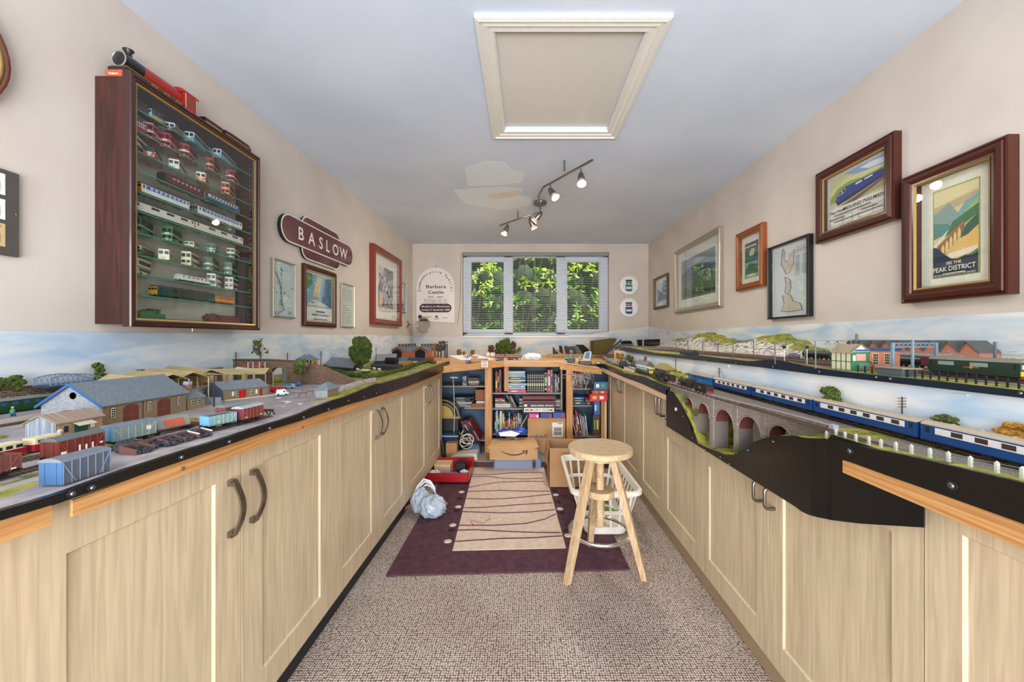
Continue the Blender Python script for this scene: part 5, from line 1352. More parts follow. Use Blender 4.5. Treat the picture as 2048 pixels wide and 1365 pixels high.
# hanging flex and clutter in the left corner
single(MB().tube([at(u, v, Y=3.42) for u, v in ((906, 752), (908, 790), (909, 830), (908, 862), (912, 890), (918, 908))], .0035, M('#c8c8c4', .5), n=6), 'hanging_flex', 'single white flex hanging down in the left corner of the alcove', 'cable')
single(MB().rbox(*[q for q in (at(901, 752, Y=3.4).x, at(916, 752, Y=3.4).x)], 3.38, 3.46, .74, .752, M('#b8b4b0', .4), .004), 'socket_strip', 'grey junction strip under the bench at the top of the flex', 'socket')
t = thing('storage_tub', 'round black and gold storage case on edge in the left corner', 'case', (-.76, 3.3, .3))
b = MB(); cc_ = at(884, 834, Y=3.46)
for r0, r1, cm_ in ((.0, .105, '#b89a52'), (.105, .118, '#101012'), (.118, .124, '#c8a860'), (.124, .15, '#101012'), (.15, .156, '#c8a860'), (.156, .168, '#0c0c0e')):
    P_ = []
    for k in range(17): a = PI*k/16; P_.append((cc_.x+r1*math.cos(a), 3.46-.002*(r1 < .15), cc_.z+r1*math.sin(a)))
    for k in range(17): a = PI*(16-k)/16; P_.append((cc_.x+r0*math.cos(a)*.999, 3.46-.002*(r1 < .15), cc_.z+r0*math.sin(a)))
    b.prism(P_ if r0 else P_[:17], (0, .08, 0), M(cm_, .3))
b.build('lid', t, w=True)
b = MB(); b.box(cc_.x-.1, cc_.x+.168, 3.455, 3.54, cc_.z-.016, cc_.z, M('#a88a48', .4)); b.box(cc_.x-.1, cc_.x+.15, 3.462, 3.54, cc_.z-.13, cc_.z-.016, M('#0e0e10', .4)); b.build('base', t, w=True)
single(MB().rbox(cc_.x-.08, cc_.x+.16, 3.36, 3.54, .02, cc_.z-.132, M('#22304a', .25), .01), 'plastic_crate', 'dark blue plastic crate beneath the round black case', 'crate')
single(MB().box(cc_.x-.08, cc_.x+.17, 3.355, 3.36, cc_.z-.16, cc_.z-.148, M('#8ea0b8', .2)), 'crate_lid', 'pale rim strip of the blue plastic crate', 'lid')
single(MB().rbox(at(892, 905, Y=3.28).x, at(914, 905, Y=3.28).x, 3.27, 3.345, .012, .185, M('#a87c4c', .7), .002), 'small_carton', 'small brown carton on the floor in the left corner', 'box')
single(MB().tube([at(883, 880, Y=3.24), at(889, 920, Y=3.24)], .018, M('#15161a', .4), n=10), 'black_torch', 'black torch leaning beside the small brown carton', 'torch')
tr = thing('transformer', 'dark blue transformer box with cables in the left corner', 'transformer', (-.46, 3.3, .066))
b = MB(); p = at(931, 906, Y=3.33); q = at(962, 890, Y=3.33); b.prism([(p.x, 3.335, .067), (q.x, 3.335, .067), (q.x-.02, 3.335, .15), (p.x+.03, 3.335, .16)], (0, .09, 0), M('#3a4a66', .4)); b.build('casing', tr, w=True)
rc_ = random.Random(9)
b = MB()
for k in range(5):
    cx, cz = 928+rc_.uniform(-8, 10), 888+rc_.uniform(-10, 10); r0 = rc_.uniform(8, 14)
    b.tube([at(cx+r0*math.cos(a*.5+k), cz+r0*.9*math.sin(a*.5+k), Y=3.27+.008*k) for a in range(13)], .0035, M('#c8beac', .5), n=6)
single(b, 'cable_tangle', 'tangle of cream cables above the dark blue transformer', 'cable')
b = MB()
for k in range(34):
    u0 = rc_.uniform(1136, 1190); pts = [at(u0, 742+rc_.uniform(0, 4), Y=3.42)]
    u1 = 1168+rc_.uniform(-26, 14) if k < 22 else u0+rc_.uniform(-20, 20); v1 = rc_.uniform(752, 775) if k < 22 else rc_.uniform(748, 760)
    pts.append(at((u0+u1)/2+rc_.uniform(-12, 8), (742+v1)/2+4, Y=3.36)); pts.append(at(u1, v1, Y=3.34))
    if k % 2 == 0: pts.append(at(u1+rc_.uniform(-8, 8), v1+rc_.uniform(6, 20), Y=3.33))
    b.tube(pts, .0016, M(rc_.choice(['#b8aca4', '#8a7c78', '#6a5c58', '#c0b4b0']), .5), n=5)
single(b, 'wiring_loom', 'bundle of loose grey wires hanging below the right end of the bench', 'cable')
for k, (u0, u1, v0, v1, cc, lab) in enumerate(((1188, 1217, 765, 780, '#2c5f8a', 'blue game box at the top of the pile by the right cabinets'), (1184, 1217, 781, 789, '#a02428', 'flat dark red game box below the blue one in the right pile'), (1180, 1217, 789.5, 803, '#c8202c', 'bright red game box with white patches in the right pile'), (1188, 1200, 803.5, 830, '#2a55a0', 'tall blue game box in the right pile'), (1186, 1200, 830.5, 872, '#3c2a22', 'dark patterned game boxes at the foot of the right pile'))):
    y = 3.38+.004*k; p, q = at(u0, v0, Y=y), at(u1, v1, Y=y); X1_ = min(q.x, .738)
    b = MB(); b.rbox(p.x, X1_, y, y+.1, q.z, p.z, M(cc, .35), .003)
    for j in range(2): xx = p.x+(X1_-p.x)*(.15+.4*j); b.box(xx, xx+(X1_-p.x)*.22, y-.0008, y, q.z+(p.z-q.z)*.3, q.z+(p.z-q.z)*.75, M(['#e6e4dc', '#3c9a4a', '#e0b030'][(k+j) % 3], .5))
    single(b, 'game_box', lab, 'box')
# ================================================================ REAR BENCH
ZB_ = .862
b = MB(); b.prism([(XL+.006, 3.47, ZB_-.016), (-.74, 3.47, ZB_-.016), (-.70, 3.19, ZB_-.016), (-.24, 3.44, ZB_-.016), (.40, 3.50, ZB_-.016), (.66, 3.64, ZB_-.016), (.70, 3.70, ZB_-.016), (XR-.006, 3.70, ZB_-.016), (XR-.006, YB-.006, ZB_-.016), (XL+.006, YB-.006, ZB_-.016)], (0, 0, .016), NM('bench_ply', '#c8a06a', '#d8b480', sc=6, r=.6))
single(b, 'rear_bench_top', 'pale plywood bench top across the back of the room', 'worktop')
def edge_beam(name, label, P0, P1, h, th, mt=m_pinex):
    """beam between two top corners"""
    d = (P1-P0).normalized(); n = Vector((-d.y, d.x, 0)).normalized()*th
    b = MB(); dn = Vector((0, 0, -h))
    vs = [P0, P1, P1+n, P0+n]; vs = vs+[v+dn for v in vs]
    b.add(vs, [(0, 1, 2, 3), (4, 7, 6, 5), (0, 4, 5, 1), (1, 5, 6, 2), (2, 6, 7, 3), (3, 7, 4, 0)], mt)
    return single(b, name, label, 'beam')
edge_beam('bench_edge', 'slanting pine edge joining the left layout to the rear bench', at(884.6, 733, Y=3.135), at(1008, 721.5, Y=3.39), .056, .02)
edge_beam('bench_edge', 'straight pine edge along the front of the rear bench', at(1008.5, 721, Y=3.385), at(1134, 721.5, Y=3.385), .058, .018)
edge_beam('bench_edge', 'slanting pine edge joining the rear bench to the right layout', at(1120, 728, Y=3.372), at(1203, 738.5, Y=3.44), .05, .018)
q = [at(1107, 723.5, Y=3.36), at(1200, 736.5, Y=3.42)]
b = MB(); b.prism([q[0], q[1], q[1]+Vector((0, .2, .003)), q[0]+Vector((0, .3, .003))], (0, 0, -.006), m_cardl); single(b, 'bench_board', 'loose pale board lying on the right slanting end of the bench', 'board')
t = thing('bench_notice', 'small printed notice stuck on the slanting bench edge', 'notice', at(969, 735, Y=3.28))
b = MB(); p = at(963, 722, Y=3.27); q = at(976, 734.5, Y=3.27); b.box(p.x, q.x, 3.268, 3.2705, q.z, p.z, m_signw); b.build('card', t, w=True)
b = MB(); wq = p.z-q.z
for f_, hh, mt in ((.72, .016, ink), (.38, .018, M('#c03040', .6)), (.1, .016, ink)):
    for k in range(5): xx = p.x+.006+.0095*k; b.box(xx, xx+.006, 3.267, 3.268, q.z+wq*f_, q.z+wq*f_+hh*.75, mt)
b.build('lettering', t, w=True)
# rear shelf timber on the bench
b = MB(); p, q = at(1096, 709, Y=4.6), at(1229, 709, Y=4.6); b.box(p.x, q.x, 4.6, 4.66, p.z-.026, p.z, m_pinex); b.box(q.x-.045, q.x, 4.6, 4.66, ZB_, p.z-.026, m_pinez); b.box(p.x, p.x+.045, 4.6, 4.66, ZB_, p.z-.026, m_pinez); b.box(1.0, 1.04, 4.6, 4.66, ZB_, p.z-.026, m_pinez)
single(b, 'timber_rail', 'long pine rail standing at the back of the bench', 'rail')
def onb(u, v, zz=ZB_): return at(u, v, Z=zz)
# clutter on the bench
t = thing('track_plan', 'white sheet dotted with coloured pins on the left of the bench', 'paper', (-.5, 3.7, ZB_))
b = MB(); P4 = [Vector((at(u, v, Y=y).x, y, at(u, v, Y=y).z)) for u, v, y in ((897, 711.5, 3.75), (953, 709.5, 4.1), (989, 718.5, 3.62), (950, 721, 3.5), (921, 720, 3.5))]
b.prism(P4, (0, 0, -.004), m_white); b.build('sheet', t, w=True)
rp = random.Random(4); b = MB()
for k in range(40):
    w4 = [rp.random() for _ in P4]; s_ = sum(w4); c = sum((p*w for p, w in zip(P4, w4)), Vector())/s_
    c.z += .002
    b.cyl(c, c+Vector((rp.uniform(-.006, .006), 0, .022)), .0022, M(rp.choice(['#23242c', '#b8642c', '#3a6a9a', '#8a3a4a', '#c8a040']), .5), n=5)
b.build('pins', t, w=True)
b = MB(); b.box(-.31, -.07, 3.62, 3.66, ZB_, ZB_+.002, M('#b0b8c0')); single(b, 'bench_mat', 'grey strip lying along the front of the bench', 'mat')
def simple_box(name, lab, cat, u0, u1, v0, v1, y, dp, cc, group=None, bev=.003):
    p, q = at(u0, v0, Y=y), at(u1, v1, Y=y)
    return single(MB().rbox(p.x, q.x, y, y+dp, q.z, p.z, M(cc, .45), bev), name, lab, cat, group)
single(MB().rbox(-.62, -.30, 3.60, 3.68, ZB_, ZB_+.012, M('#3b4148', .6), .003), 'dark_strip', 'dark strip under the pinned sheet on the bench', 'strip')
simple_box('white_carton', 'left one of two small white cartons on the bench', 'carton', 972, 979.5, 706, 713, 4.15, .06, '#e4dcd8')
simple_box('white_carton', 'right one of two small white cartons on the bench', 'carton', 981, 989, 706, 713, 4.15, .06, '#e4dcd8')
for k, (u0, u1) in enumerate(((989.5, 1009), (1011, 1043))):
    t = thing('model_coach', ('short' if k == 0 else 'long')+' dark red coach standing on the rear bench', 'model train', (at((u0+u1)/2, 715, Y=3.95).x, 3.95, ZB_))
    p, q = at(u0, 709.5, Y=3.95), at(u1, 716, Y=3.95)
    b = MB(); b.box(p.x, q.x, 3.95, 3.985, q.z, p.z-.006, M('#8a1c20', .35)); b.box(p.x+.01, q.x-.01, 3.949, 3.95, q.z+.012, q.z+.016, M('#d8a860')); b.build('body', t, w=True)
    b = MB(); b.rbox(p.x, q.x, 3.949, 3.986, p.z-.006, p.z, M('#8f9298', .6), .002, ax='x'); b.build('roof', t, w=True)
    b = MB(); b.box(p.x+.01, q.x-.01, 3.955, 3.98, ZB_, q.z, m_blackm); b.build('underframe', t, w=True)
rb_ = random.Random(12)
for k in range(11):
    u = 992+k*5; simple_box('paint_pot', 'small coloured model pot in the row along the bench front', 'pot', u, u+3.4, 717.5+rb_.uniform(-1, 1), 720.3, 3.62, .02, rb_.choice(['#3a7aa8', '#d8d8d0', '#7ab0c8', '#c8c4b0', '#2c5f9a', '#a8b0b8']), 'row of oddments on the bench front', .002)
crumple((at(1065, 712, Y=3.8).x, 3.84, ZB_+.038), (.1, .06, .045), M('#dfe6ee', .25), 21).build('plastic_bag')
o = bpy.data.objects['plastic_bag.001'] if 'plastic_bag.001' in bpy.data.objects else bpy.data.objects['plastic_bag']
o['label'] = 'clear white plastic bag slumped on the middle of the bench'; o['category'] = 'bag'
t = thing('hand_controller', 'grey handheld train controller with a blue screen on the bench', 'controller', at(1176, 722, Y=3.55))
b = MB(); cc4 = [(1165, 720), (1170, 705), (1181, 702.5), (1183.5, 705), (1180, 722)]; cc4 = [at(u, v, Y=3.52+.0*(v)) for u, v in cc4]; b.prism(cc4, (0, .03, 0), M('#a8b0b8', .4)); b.build('casing', t, w=True)
b = MB(); b.prism([at(u, v, Y=3.518) for u, v in ((1168.5, 717), (1172, 705.5), (1180, 704.5), (1178, 718))], (0, .002, 0), M('#31568a', .2)); b.build('screen', t, w=True)
b = MB(); p = at(1159, 724, Y=3.5); q = at(1184, 729.5, Y=3.5); b.rbox(p.x, q.x, 3.5, 3.58, q.z, p.z, M('#26262e', .4), .006); b.build('cradle', t, w=True)
b = MB()
for k in range(5): pp = at(1163+k*3, 721.5, Y=3.51); b.box(pp.x-.004, pp.x+.004, 3.508, 3.512, pp.z-.004, pp.z+.004, M('#d8b83c'))
b.build('keys', t, w=True)
simple_box('hand_throttle', 'black hand controller lying left of the grey one on the bench', 'controller', 1132, 1150, 719, 725.5, 3.5, .08, '#1c2028', bev=.01)
single(MB().tube([at(1142, 719, Y=3.6), at(1142.5, 706, Y=3.6)], [.012, .006], M('#7a8c98', .3), n=8).tube([at(1142.5+2.4*math.cos(a*.7), 704+2.6*math.sin(a*.7), Y=3.6) for a in range(10)], .003, m_steel, n=6), 'spring_clamp', 'small grey clamp standing upright on the bench', 'tool')
for k, (u0, u1, v0, v1, cc, lab) in enumerate(((1151, 1158, 716, 723, '#c8a088', 'buff block between the two controllers'), (1156, 1163, 713, 720, '#8a8468', 'olive pot behind the grey controller'), (1128, 1140, 715, 718, '#3c9ab0', 'teal strip left of the clamp on the bench'), (1148, 1152, 712, 718, '#4a6a7a', 'dark bottle left of the olive pot'))): simple_box('bench_oddment', lab, 'oddment', u0, u1, v0, v1, 3.58, .03, cc)
for k, (u0, u1, v0, v1, cc, lab) in enumerate(((899, 932, 723, 728, '#b87a44', 'long brown timber block on the left bench edge'), (941, 975, 718, 726, '#a8703c', 'brown wooden box behind the notice'), (932, 938, 721, 726, '#2a5fa8', 'blue cap on the left of the bench'))): simple_box('bench_block', lab, 'block', u0, u1, v0, v1, 3.27 if k != 1 else 3.36, .05, cc)
# dark profile boards and tunnel pieces in the right rear corner
m_navy = M('#27384a', .5); m_olive = NM('olive_mesh', '#3f3618', '#6a5c26', sc=120, det=4, r=.95, bump=.8)
def cut(name, lab, pts, y, th, mt, cat='scenery board'): return single(MB().prism([at(u, v, Y=y) for u, v in pts], (0, th, 0), mt), name, lab, cat)
cut('profile_board', 'black hill profile at the left of the unfinished corner', [(1105.5, 709.5), (1105.5, 693.5), (1109, 697), (1112, 703), (1116, 705), (1116, 709.5)], 4.75, .01, m_blackm)
cut('profile_board', 'narrow upright dark board left of the blue curved panel', [(1118, 691), (1124.5, 693), (1126, 709.5), (1119, 704)], 4.75, .01, M('#2c2420', .8))
cut('profile_board', 'slanting brown profile piece beside the blue curved panel', [(1128, 693), (1134, 692), (1138, 709.5), (1132, 709.5)], 4.8, .01, M('#4a3c28', .8))
cut('curved_panel', 'blue curved panel piece in the unfinished corner', [(1134, 694), (1150, 692.5), (1153, 709.5), (1137, 709.5)], 4.85, .01, m_navy)
cut('tunnel_wing', 'grey sloping wing beside the dark opening in the corner', [(1151, 691), (1156, 693), (1166, 709.5), (1153, 709.5)], 4.8, .01, M('#6a6e6a', .8))
cut('tunnel_mouth', 'dark triangular opening below the bare cream board', [(1151, 690), (1167, 690), (1188, 709.5), (1160, 709.5)], 4.9, .01, M('#231a15', .9))
cut('hillside_block', 'tall olive textured hillside block in the right rear corner', [(1187.5, 682.5), (1231, 677), (1234, 680), (1214, 708.5), (1188, 708.5)], 4.5, .25, m_olive)
cut('profile_board', 'navy slanting profile edge right of the olive block', [(1209, 706), (1228, 691), (1242, 679), (1244, 682), (1229, 696), (1213, 709)], 4.42, .012, m_navy)
cut('curved_panel', 'grey-blue rounded tunnel panel right of the olive block', [(1229, 708), (1232, 696), (1240, 689), (1262, 688), (1268, 692), (1268, 704), (1250, 704)], 4.6, .03, M('#4f5f72', .6))
cut('tunnel_mouth', 'black arched opening above the rounded tunnel panel', [(1243, 688), (1244, 684), (1250, 682), (1262, 682), (1266, 688)], 5.1, .05, M('#0d0d0f', .8))
cut('tunnel_mouth', 'large dark opening at the far end of the upper level', [(1274, 680), (1294, 679.5), (1320, 678.5), (1320, 717), (1296, 717), (1282, 717)], 4.35, .02, M('#171312', .9))
cut('tunnel_post', 'pale upright post in front of the large dark opening', [(1285.5, 679.5), (1288, 679.5), (1287, 718), (1285.5, 718)], 4.3, .02, M('#b0aca0', .6))
cut('foam_block', 'small wooden block standing at the start of the lower backscene', [(1234, 698), (1240.5, 698), (1240.5, 703), (1234, 703)], 3.99, .02, M('#d0a880', .8))

for o_ in C.objects:
    if o_.parent is None and o_.type == 'EMPTY' and o_.name.startswith(('laundry', 'cardboard_box', 'storage_tray', 'delivery', 'toolbox')) and o_.name != 'cardboard_box.001': o_.location.z += .0098
# ================================================================ MODEL BUILDERS
m_wheel = M('#15151a', .5)
m_win = M('#20262e', .15)
def wheels(t, xs, w, r, mt=m_wheel, nm='wheel'):
    for x in xs:
        for s_ in (-1, 1):
            b = MB(); b.cyl((x, s_*w, r), (x, s_*(w-.003), r), r, mt, n=12); b.build(nm, t)
def bus(label, L, hgt, c_low, c_up, c_roof, loc, rz, group, decks=2, c_band=None, halfcab=False, name='model_bus', W=.034):
    """front at +x"""
    t = thing(name, label, 'model bus', loc, rz, group)
    z0 = .004; b = MB(); lo, up = M(c_low, .3), M(c_up, .3)
    x0, x1, w = -L/2, L/2, W/2
    if decks == 2:
        mid = z0+(hgt-z0)*.5
        b.rbox(x0, x1-(.012 if halfcab else 0), -w, w, z0, mid-.004, lo, .002)
        if halfcab: b.box(x1-.012, x1, -w*.45, w*.45, z0, mid-.012, lo); b.box(x1-.013, x1-.001, -w, -w*.3, z0, mid-.004, lo)
        b.rbox(x0, x1-.001, -w, w, mid-.004, hgt-.003, up, .003)
        if c_band: b.box(x0+.001, x1, -w-.0004, w+.0004, mid-.0055, mid-.002, M(c_band, .3))
        wins = ((z0+.011, mid-.008), (mid+.006, hgt-.009))
    else:
        b.rbox(x0, x1, -w, w, z0, z0+(hgt-z0)*.5, lo, .002); b.rbox(x0, x1, -w, w, z0+(hgt-z0)*.5, hgt-.003, up, .003)
        if c_band: b.box(x0+.001, x1, -w-.0004, w+.0004, z0+(hgt-z0)*.42, z0+(hgt-z0)*.5, M(c_band, .3))
        wins = ((z0+(hgt-z0)*.53, hgt-.007),)
    b.build('body', t)
    b = MB(); b.rbox(x0+.001, x1-.001, -w+.001, w-.001, hgt-.003, hgt, M(c_roof, .35), .003); b.build('roof', t)
    b = MB(); n = max(4, int(L/.017))
    for za, zb2 in wins:
        for k in range(n):
            a = x0+.006+(L-.010)*k/n; c = a+(L-.010)/n-.0028
            for s_ in (-1, 1): b.box(a, c, s_*w, s_*(w+.0005), za, zb2, m_win)
        for s_ in (-1, 1): b.box(x1-.001, x1+.0005, s_*w*.12, s_*w*.86, za, zb2, m_win)
    b.box(x1-.0005, x1+.0006, -w*.4, w*.4, wins[-1][0]-.007, wins[-1][0]-.003, M('#e8e8e0', .4))
    b.build('windows', t)
    b = MB()
    for s_ in (-.7, .7): b.cyl((x1-.0005, w*s_, z0+.004), (x1+.001, w*s_, z0+.004), .0022, M('#f0ece0', .3), n=8)
    b.box(x1-.0004, x1+.0008, -w*.3, w*.3, z0+.003, z0+.011, M('#c0c4c8', .3))
    b.build('headlamps', t)
    wheels(t, (x0+L*.24, x1-L*.2), w+.0008, .0065)
    return t
def rail_car(label, L, hgt, side, roof, loc, rz, band=None, front=None, group=None, name='model_coach', W=.036, cat='model train', wn=8, low=None, grey=None, skirt=None, wincol=None):
    """coach or diesel unit, front at +x, standing on z = 0 of its rails"""
    t = thing(name, label, cat, loc, rz, group); w = W/2; x0, x1 = -L/2, L/2; zb2 = .009
    b = MB(); b.rbox(x0, x1, -w, w, zb2, hgt-.006, M(side, .3), .0015, ax='x')
    if low: b.box(x0+.0005, x1-.0005, -w-.0004, w+.0004, zb2, zb2+(hgt-zb2)*.3, M(low, .3))
    if band: b.box(x0+L*.09, x1-L*.09, -w-.0006, w+.0006, zb2+(hgt-zb2)*.42, zb2+(hgt-zb2)*.76, M(band, .3))
    b.build('body', t)
    P_ = [(x0, -w-.0003, hgt-.007)]+[(x0, -w*math.cos(PI*k/8)*1.01, hgt-.007+.008*math.sin(PI*k/8)) for k in range(9)]+[(x0, w+.0003, hgt-.007)]
    b = MB(); b.prism(P_, (L, 0, 0), M(roof, .7), True)
    for k in range(6): b.box(x0+L*(.1+.15*k), x0+L*(.1+.15*k)+.004, -.003, .003, hgt, hgt+.0025, M(roof, .8))
    b.build('roof', t)
    b = MB()
    for k in range(wn):
        a = x0+L*(.13+.75*k/wn); c = a+L*.75/wn*.5
        for s_ in (-1, 1): b.box(a, c, s_*w, s_*(w+.0010), zb2+(hgt-zb2)*.48, zb2+(hgt-zb2)*.72, M(wincol or '#3a2b2a', .2))
    for a in (x0+L*.03, x1-L*.055):
        for s_ in (-1, 1): b.box(a, a+L*.022, s_*w, s_*(w+.0009), zb2+(hgt-zb2)*.45, zb2+(hgt-zb2)*.74, m_win)
    b.build('windows', t)
    if front:
        b = MB(); b.rbox(x1-.001, x1+.001, -w*.98, w*.98, zb2, hgt-.006, M(front, .4), .002, ax='x')
        for s_ in (-.62, 0, .62): b.box(x1+.001, x1+.0016, w*s_-w*.24, w*s_+w*.24, zb2+(hgt-zb2)*.5, zb2+(hgt-zb2)*.74, m_win)
        b.build('cab_front', t)
    b = MB(); b.box(x0+.004, x1-.004, -w*.8, w*.8, .006, zb2, m_blackm)
    for k in (.38, .5, .62): b.box(x0+L*k, x0+L*k+.014, -w*.9, w*.9, .0025, .009, m_blackm)
    for e_ in (x0, x1):
        s2 = 1 if e_ > 0 else -1
        b.box(e_, e_+s2*.004, -w*.6, -w*.4, .008, .012, m_blackm); b.box(e_, e_+s2*.004, w*.4, w*.6, .008, .012, m_blackm)
    b.build('underframe', t)
    for c in (x0+L*.14, x1-L*.14):
        b = MB(); b.box(c-.016, c+.016, -w*.85, w*.85, .003, .0075, m_blackm)
        for x in (-.012, .012):
            for s_ in (-1, 1): b.cyl((c+x, s_*w*.6, .0055), (c+x, s_*w*.78, .0055), .0055, m_wheel, n=10)
        b.build('bogie', t)
    return t
def wagon(label, L, side, roof, loc, rz, hgt=.044, W=.032, closed=True, load=None, end=None, marks=None, name='model_wagon', group=None, legs=True, strap=None):
    """four wheeled goods wagon, end seen by the camera at -x"""
    t = thing(name, label, 'model wagon', loc, rz, group); w = W/2; x0, x1 = -L/2, L/2; zb2 = .010 if legs else .0005
    ht = hgt-.006 if closed else hgt
    ms = M(side, .55); me_ = M(end or side, .5)
    b = MB()
    if closed: b.box(x0+.001, x1-.001, -w, w, zb2, ht, ms); b.box(x0, x0+.001, -w, w, zb2, ht, me_); b.box(x1-.001, x1, -w, w, zb2, ht, ms)
    else:
        b.box(x0, x1, -w, w, zb2, zb2+.002, ms)
        for s_ in (-1, 1): b.box(x0, x1, s_*w, s_*(w-.0015), zb2, ht, ms)
        b.box(x0, x0+.0015, -w, w, zb2, ht, me_); b.box(x1-.0015, x1, -w, w, zb2, ht, ms)
    n = 6; st_ = M(strap or side, .5, n=.2)
    for k in range(n+1):
        x = x0+.001+(L-.0028)*k/n
        for s_ in (-1, 1): b.box(x, x+.001, s_*w, s_*(w+.0008), zb2, ht, st_)
    for s_ in (-1, 1):
        for a, c in ((x1-L*.25, x1-L*.02), (x0+L*.25, x0+L*.02)): b.prism([(a, s_*w, zb2+.001), (a+.0014, s_*w, zb2+.001), (c, s_*w, ht-.001), (c-.0014, s_*w, ht-.001)], (0, s_*.0007, 0), st_)
    for y in (-w*.5, w*.5): b.box(x0-.0007, x0, y-.0006, y+.0006, zb2, ht, me_)
    b.build('body', t)
    if closed:
        P_ = [(x0-.001, -w*1.04*math.cos(PI*k/8), ht+.0065*math.sin(PI*k/8)) for k in range(9)]
        b = MB(); b.prism(P_, (L+.002, 0, 0), M(roof, .75), True); b.prism([(x0, -w*math.cos(PI*k/8), ht+.006*math.sin(PI*k/8)) for k in range(9)], (.0006, 0, 0), me_); b.build('roof', t)
    elif load:
        b = MB(); b.box(x0+.0015, x1-.0015, -w+.0015, w-.0015, zb2+.002, ht-.003, M(load, .9, n=.5, sc=300)); b.build('load', t)
    if marks:
        b = MB()
        for (fx_, fz, fw_, fh) in marks:
            for s_ in (-1, 1): b.box(x0+L*fx_, x0+L*(fx_+fw_), s_*w, s_*(w+.0012), zb2+(ht-zb2)*fz, zb2+(ht-zb2)*(fz+fh), m_signw)
        b.build('markings', t)
    if legs:
        b = MB(); b.box(x0-.004, x1+.004, -w*.75, w*.75, .0075, zb2, m_blackm)
        for e_ in (x0, x1):
            for y in (-w*.55, w*.55): b.cyl((e_-.004 if e_ < 0 else e_, y, .010), (e_ if e_ < 0 else e_+.004, y, .010), .0022, m_blackm, n=7)
        b.build('underframe', t)
        wheels(t, (x0+L*.22, x1-L*.22), w*.62, .0065)
    return t
def steam(label, L, body, loc, rz, tender=True, group=None, name='model_locomotive', buffer='#a02828', hgt=.052):
    """tender engine, chimney at -x, tender at +x, or a tank engine"""
    t = thing(name, label, 'model locomotive', loc, rz, group); mb_ = M(body, .35); x0 = -L/2; Le = L*.6 if tender else L
    r = .0125
    b = MB(); b.tube([(x0+.004, 0, .029), (x0+.006, 0, .029), (x0+Le*.62, 0, .030)], [r*.8, r, r*1.12], mb_, n=16); b.build('boiler', t)
    b = MB(); b.cyl((x0+.018, 0, .038), (x0+.018, 0, .050), .0042, m_blackm, n=10); b.blob((x0+Le*.4, 0, .043), (.005, .005, .005), mb_, j=0); b.build('chimney', t)
    b = MB(); b.box(x0+Le*.6, x0+Le*.82, -.016, .016, .012, .046, mb_); b.prism([(x0+Le*.58, -.017*math.cos(PI*k/6), .046+.005*math.sin(PI*k/6)) for k in range(7)], (Le*.26, 0, 0), m_blackm); b.build('cab', t)
    b = MB()
    for s_ in (-1, 1): b.box(x0+Le*.66, x0+Le*.76, s_*.016, s_*.0166, .032, .042, m_win)
    b.build('cab_windows', t)
    b = MB(); b.box(x0, x0+Le*.85, -.015, .015, .011, .0135, m_blackm); b.box(x0-.001, x0+.002, -.015, .015, .008, .014, M(buffer, .4))
    for s_ in (-.009, .009): b.cyl((x0-.006, s_, .0115), (x0, s_, .0115), .0028, m_blackm, n=8)
    if not tender: b.box(x0+Le*.2, x0+Le*.6, -.016, .016, .0135, .036, mb_); b.box(x0+Le*.82, x0+Le, -.015, .015, .012, .032, mb_)
    b.build('footplate', t)
    for k in range(3 if not tender else 4):
        for s_ in (-1, 1):
            b = MB(); b.cyl((x0+Le*(.25+.17*k), s_*.010, .0085), (x0+Le*(.25+.17*k), s_*.0125, .0085), .0085, m_wheel, n=14); b.build('wheel', t)
    if tender:
        a, c = x0+Le+.004, L/2
        b = MB(); b.box(a, c, -.0155, .0155, .012, .036, mb_); b.box(a+.002, c-.002, -.012, .012, .036, .040, M('#101010', .9, n=.5)); b.box(c-.001, c+.002, -.0155, .0155, .009, .014, M(buffer, .4)); b.box(a, c, -.013, .013, .006, .012, m_blackm)
        b.box(a+(c-a)*.45, a+(c-a)*.55, -.0161, .0161, .022, .028, M('#b09a60', .5))
        tn = b.build('tender', t)
        for k in range(3):
            b = MB(); b.cyl((a+(c-a)*(.18+.3*k), -.013, .0065), (a+(c-a)*(.18+.3*k), .013, .0065), .0065, m_wheel, n=12); b.build('tender_wheel', tn)
    return t
# ================================================================ DISPLAY CASE
CY0, CY1, CZ0, CZ1 = 1.357, 2.022, 1.142, 2.072
CXF, CXD = -1.461, -1.431
dc = thing('display_case', 'dark mahogany wall display case with a glass door and glass shelves of models', 'display case', (XL, (CY0+CY1)/2, CZ0))
b = MB(); e = .012
b.box(XL+.001, CXF, CY0, CY0+e, CZ0+.01, CZ1-.022, m_mahog); b.box(XL+.001, CXF, CY1-e-.004, CY1-.004, CZ0+.01, CZ1-.022, m_mahog)
b.box(XL+.001, CXF, CY0+e, CY1-e, CZ1-.034, CZ1-.022, m_mahog); b.box(XL+.001, CXF, CY0+e, CY1-e, CZ0+.01, CZ0+.022, m_mahog)
b.build('carcass', dc, w=True)
b = MB(); b.box(XL+.001, XL+.006, CY0+e, CY1-e, CZ0+.022, CZ1-.034, NM('case_back', '#bcb8ac', '#d8d2c4', sc=6, r=.7)); b.build('back_board', dc, w=True)
b = MB()
for k in range(27): b.cyl((-1.475, CY1-e-.005, 1.2+.031*k), (-1.475, CY1-e-.0045, 1.2+.031*k), .0025, M('#d8d0c0', .6), n=6)
b.build('shelf_pin_holes', dc, w=True)
b = MB(); prf = [(0, CXF), (0, CXD-.004), (.003, CXD), (.010, CXD+.001), (.014, CXD-.004), (.020, CXD-.003), (.026, CXD-.007)]
def ring(q, x): return [(x, CY0+q, CZ0+q), (x, CY1-q, CZ0+q), (x, CY1-q, CZ1-q), (x, CY0+q, CZ1-q)]
rs_ = [ring(q, x) for q, x in prf]
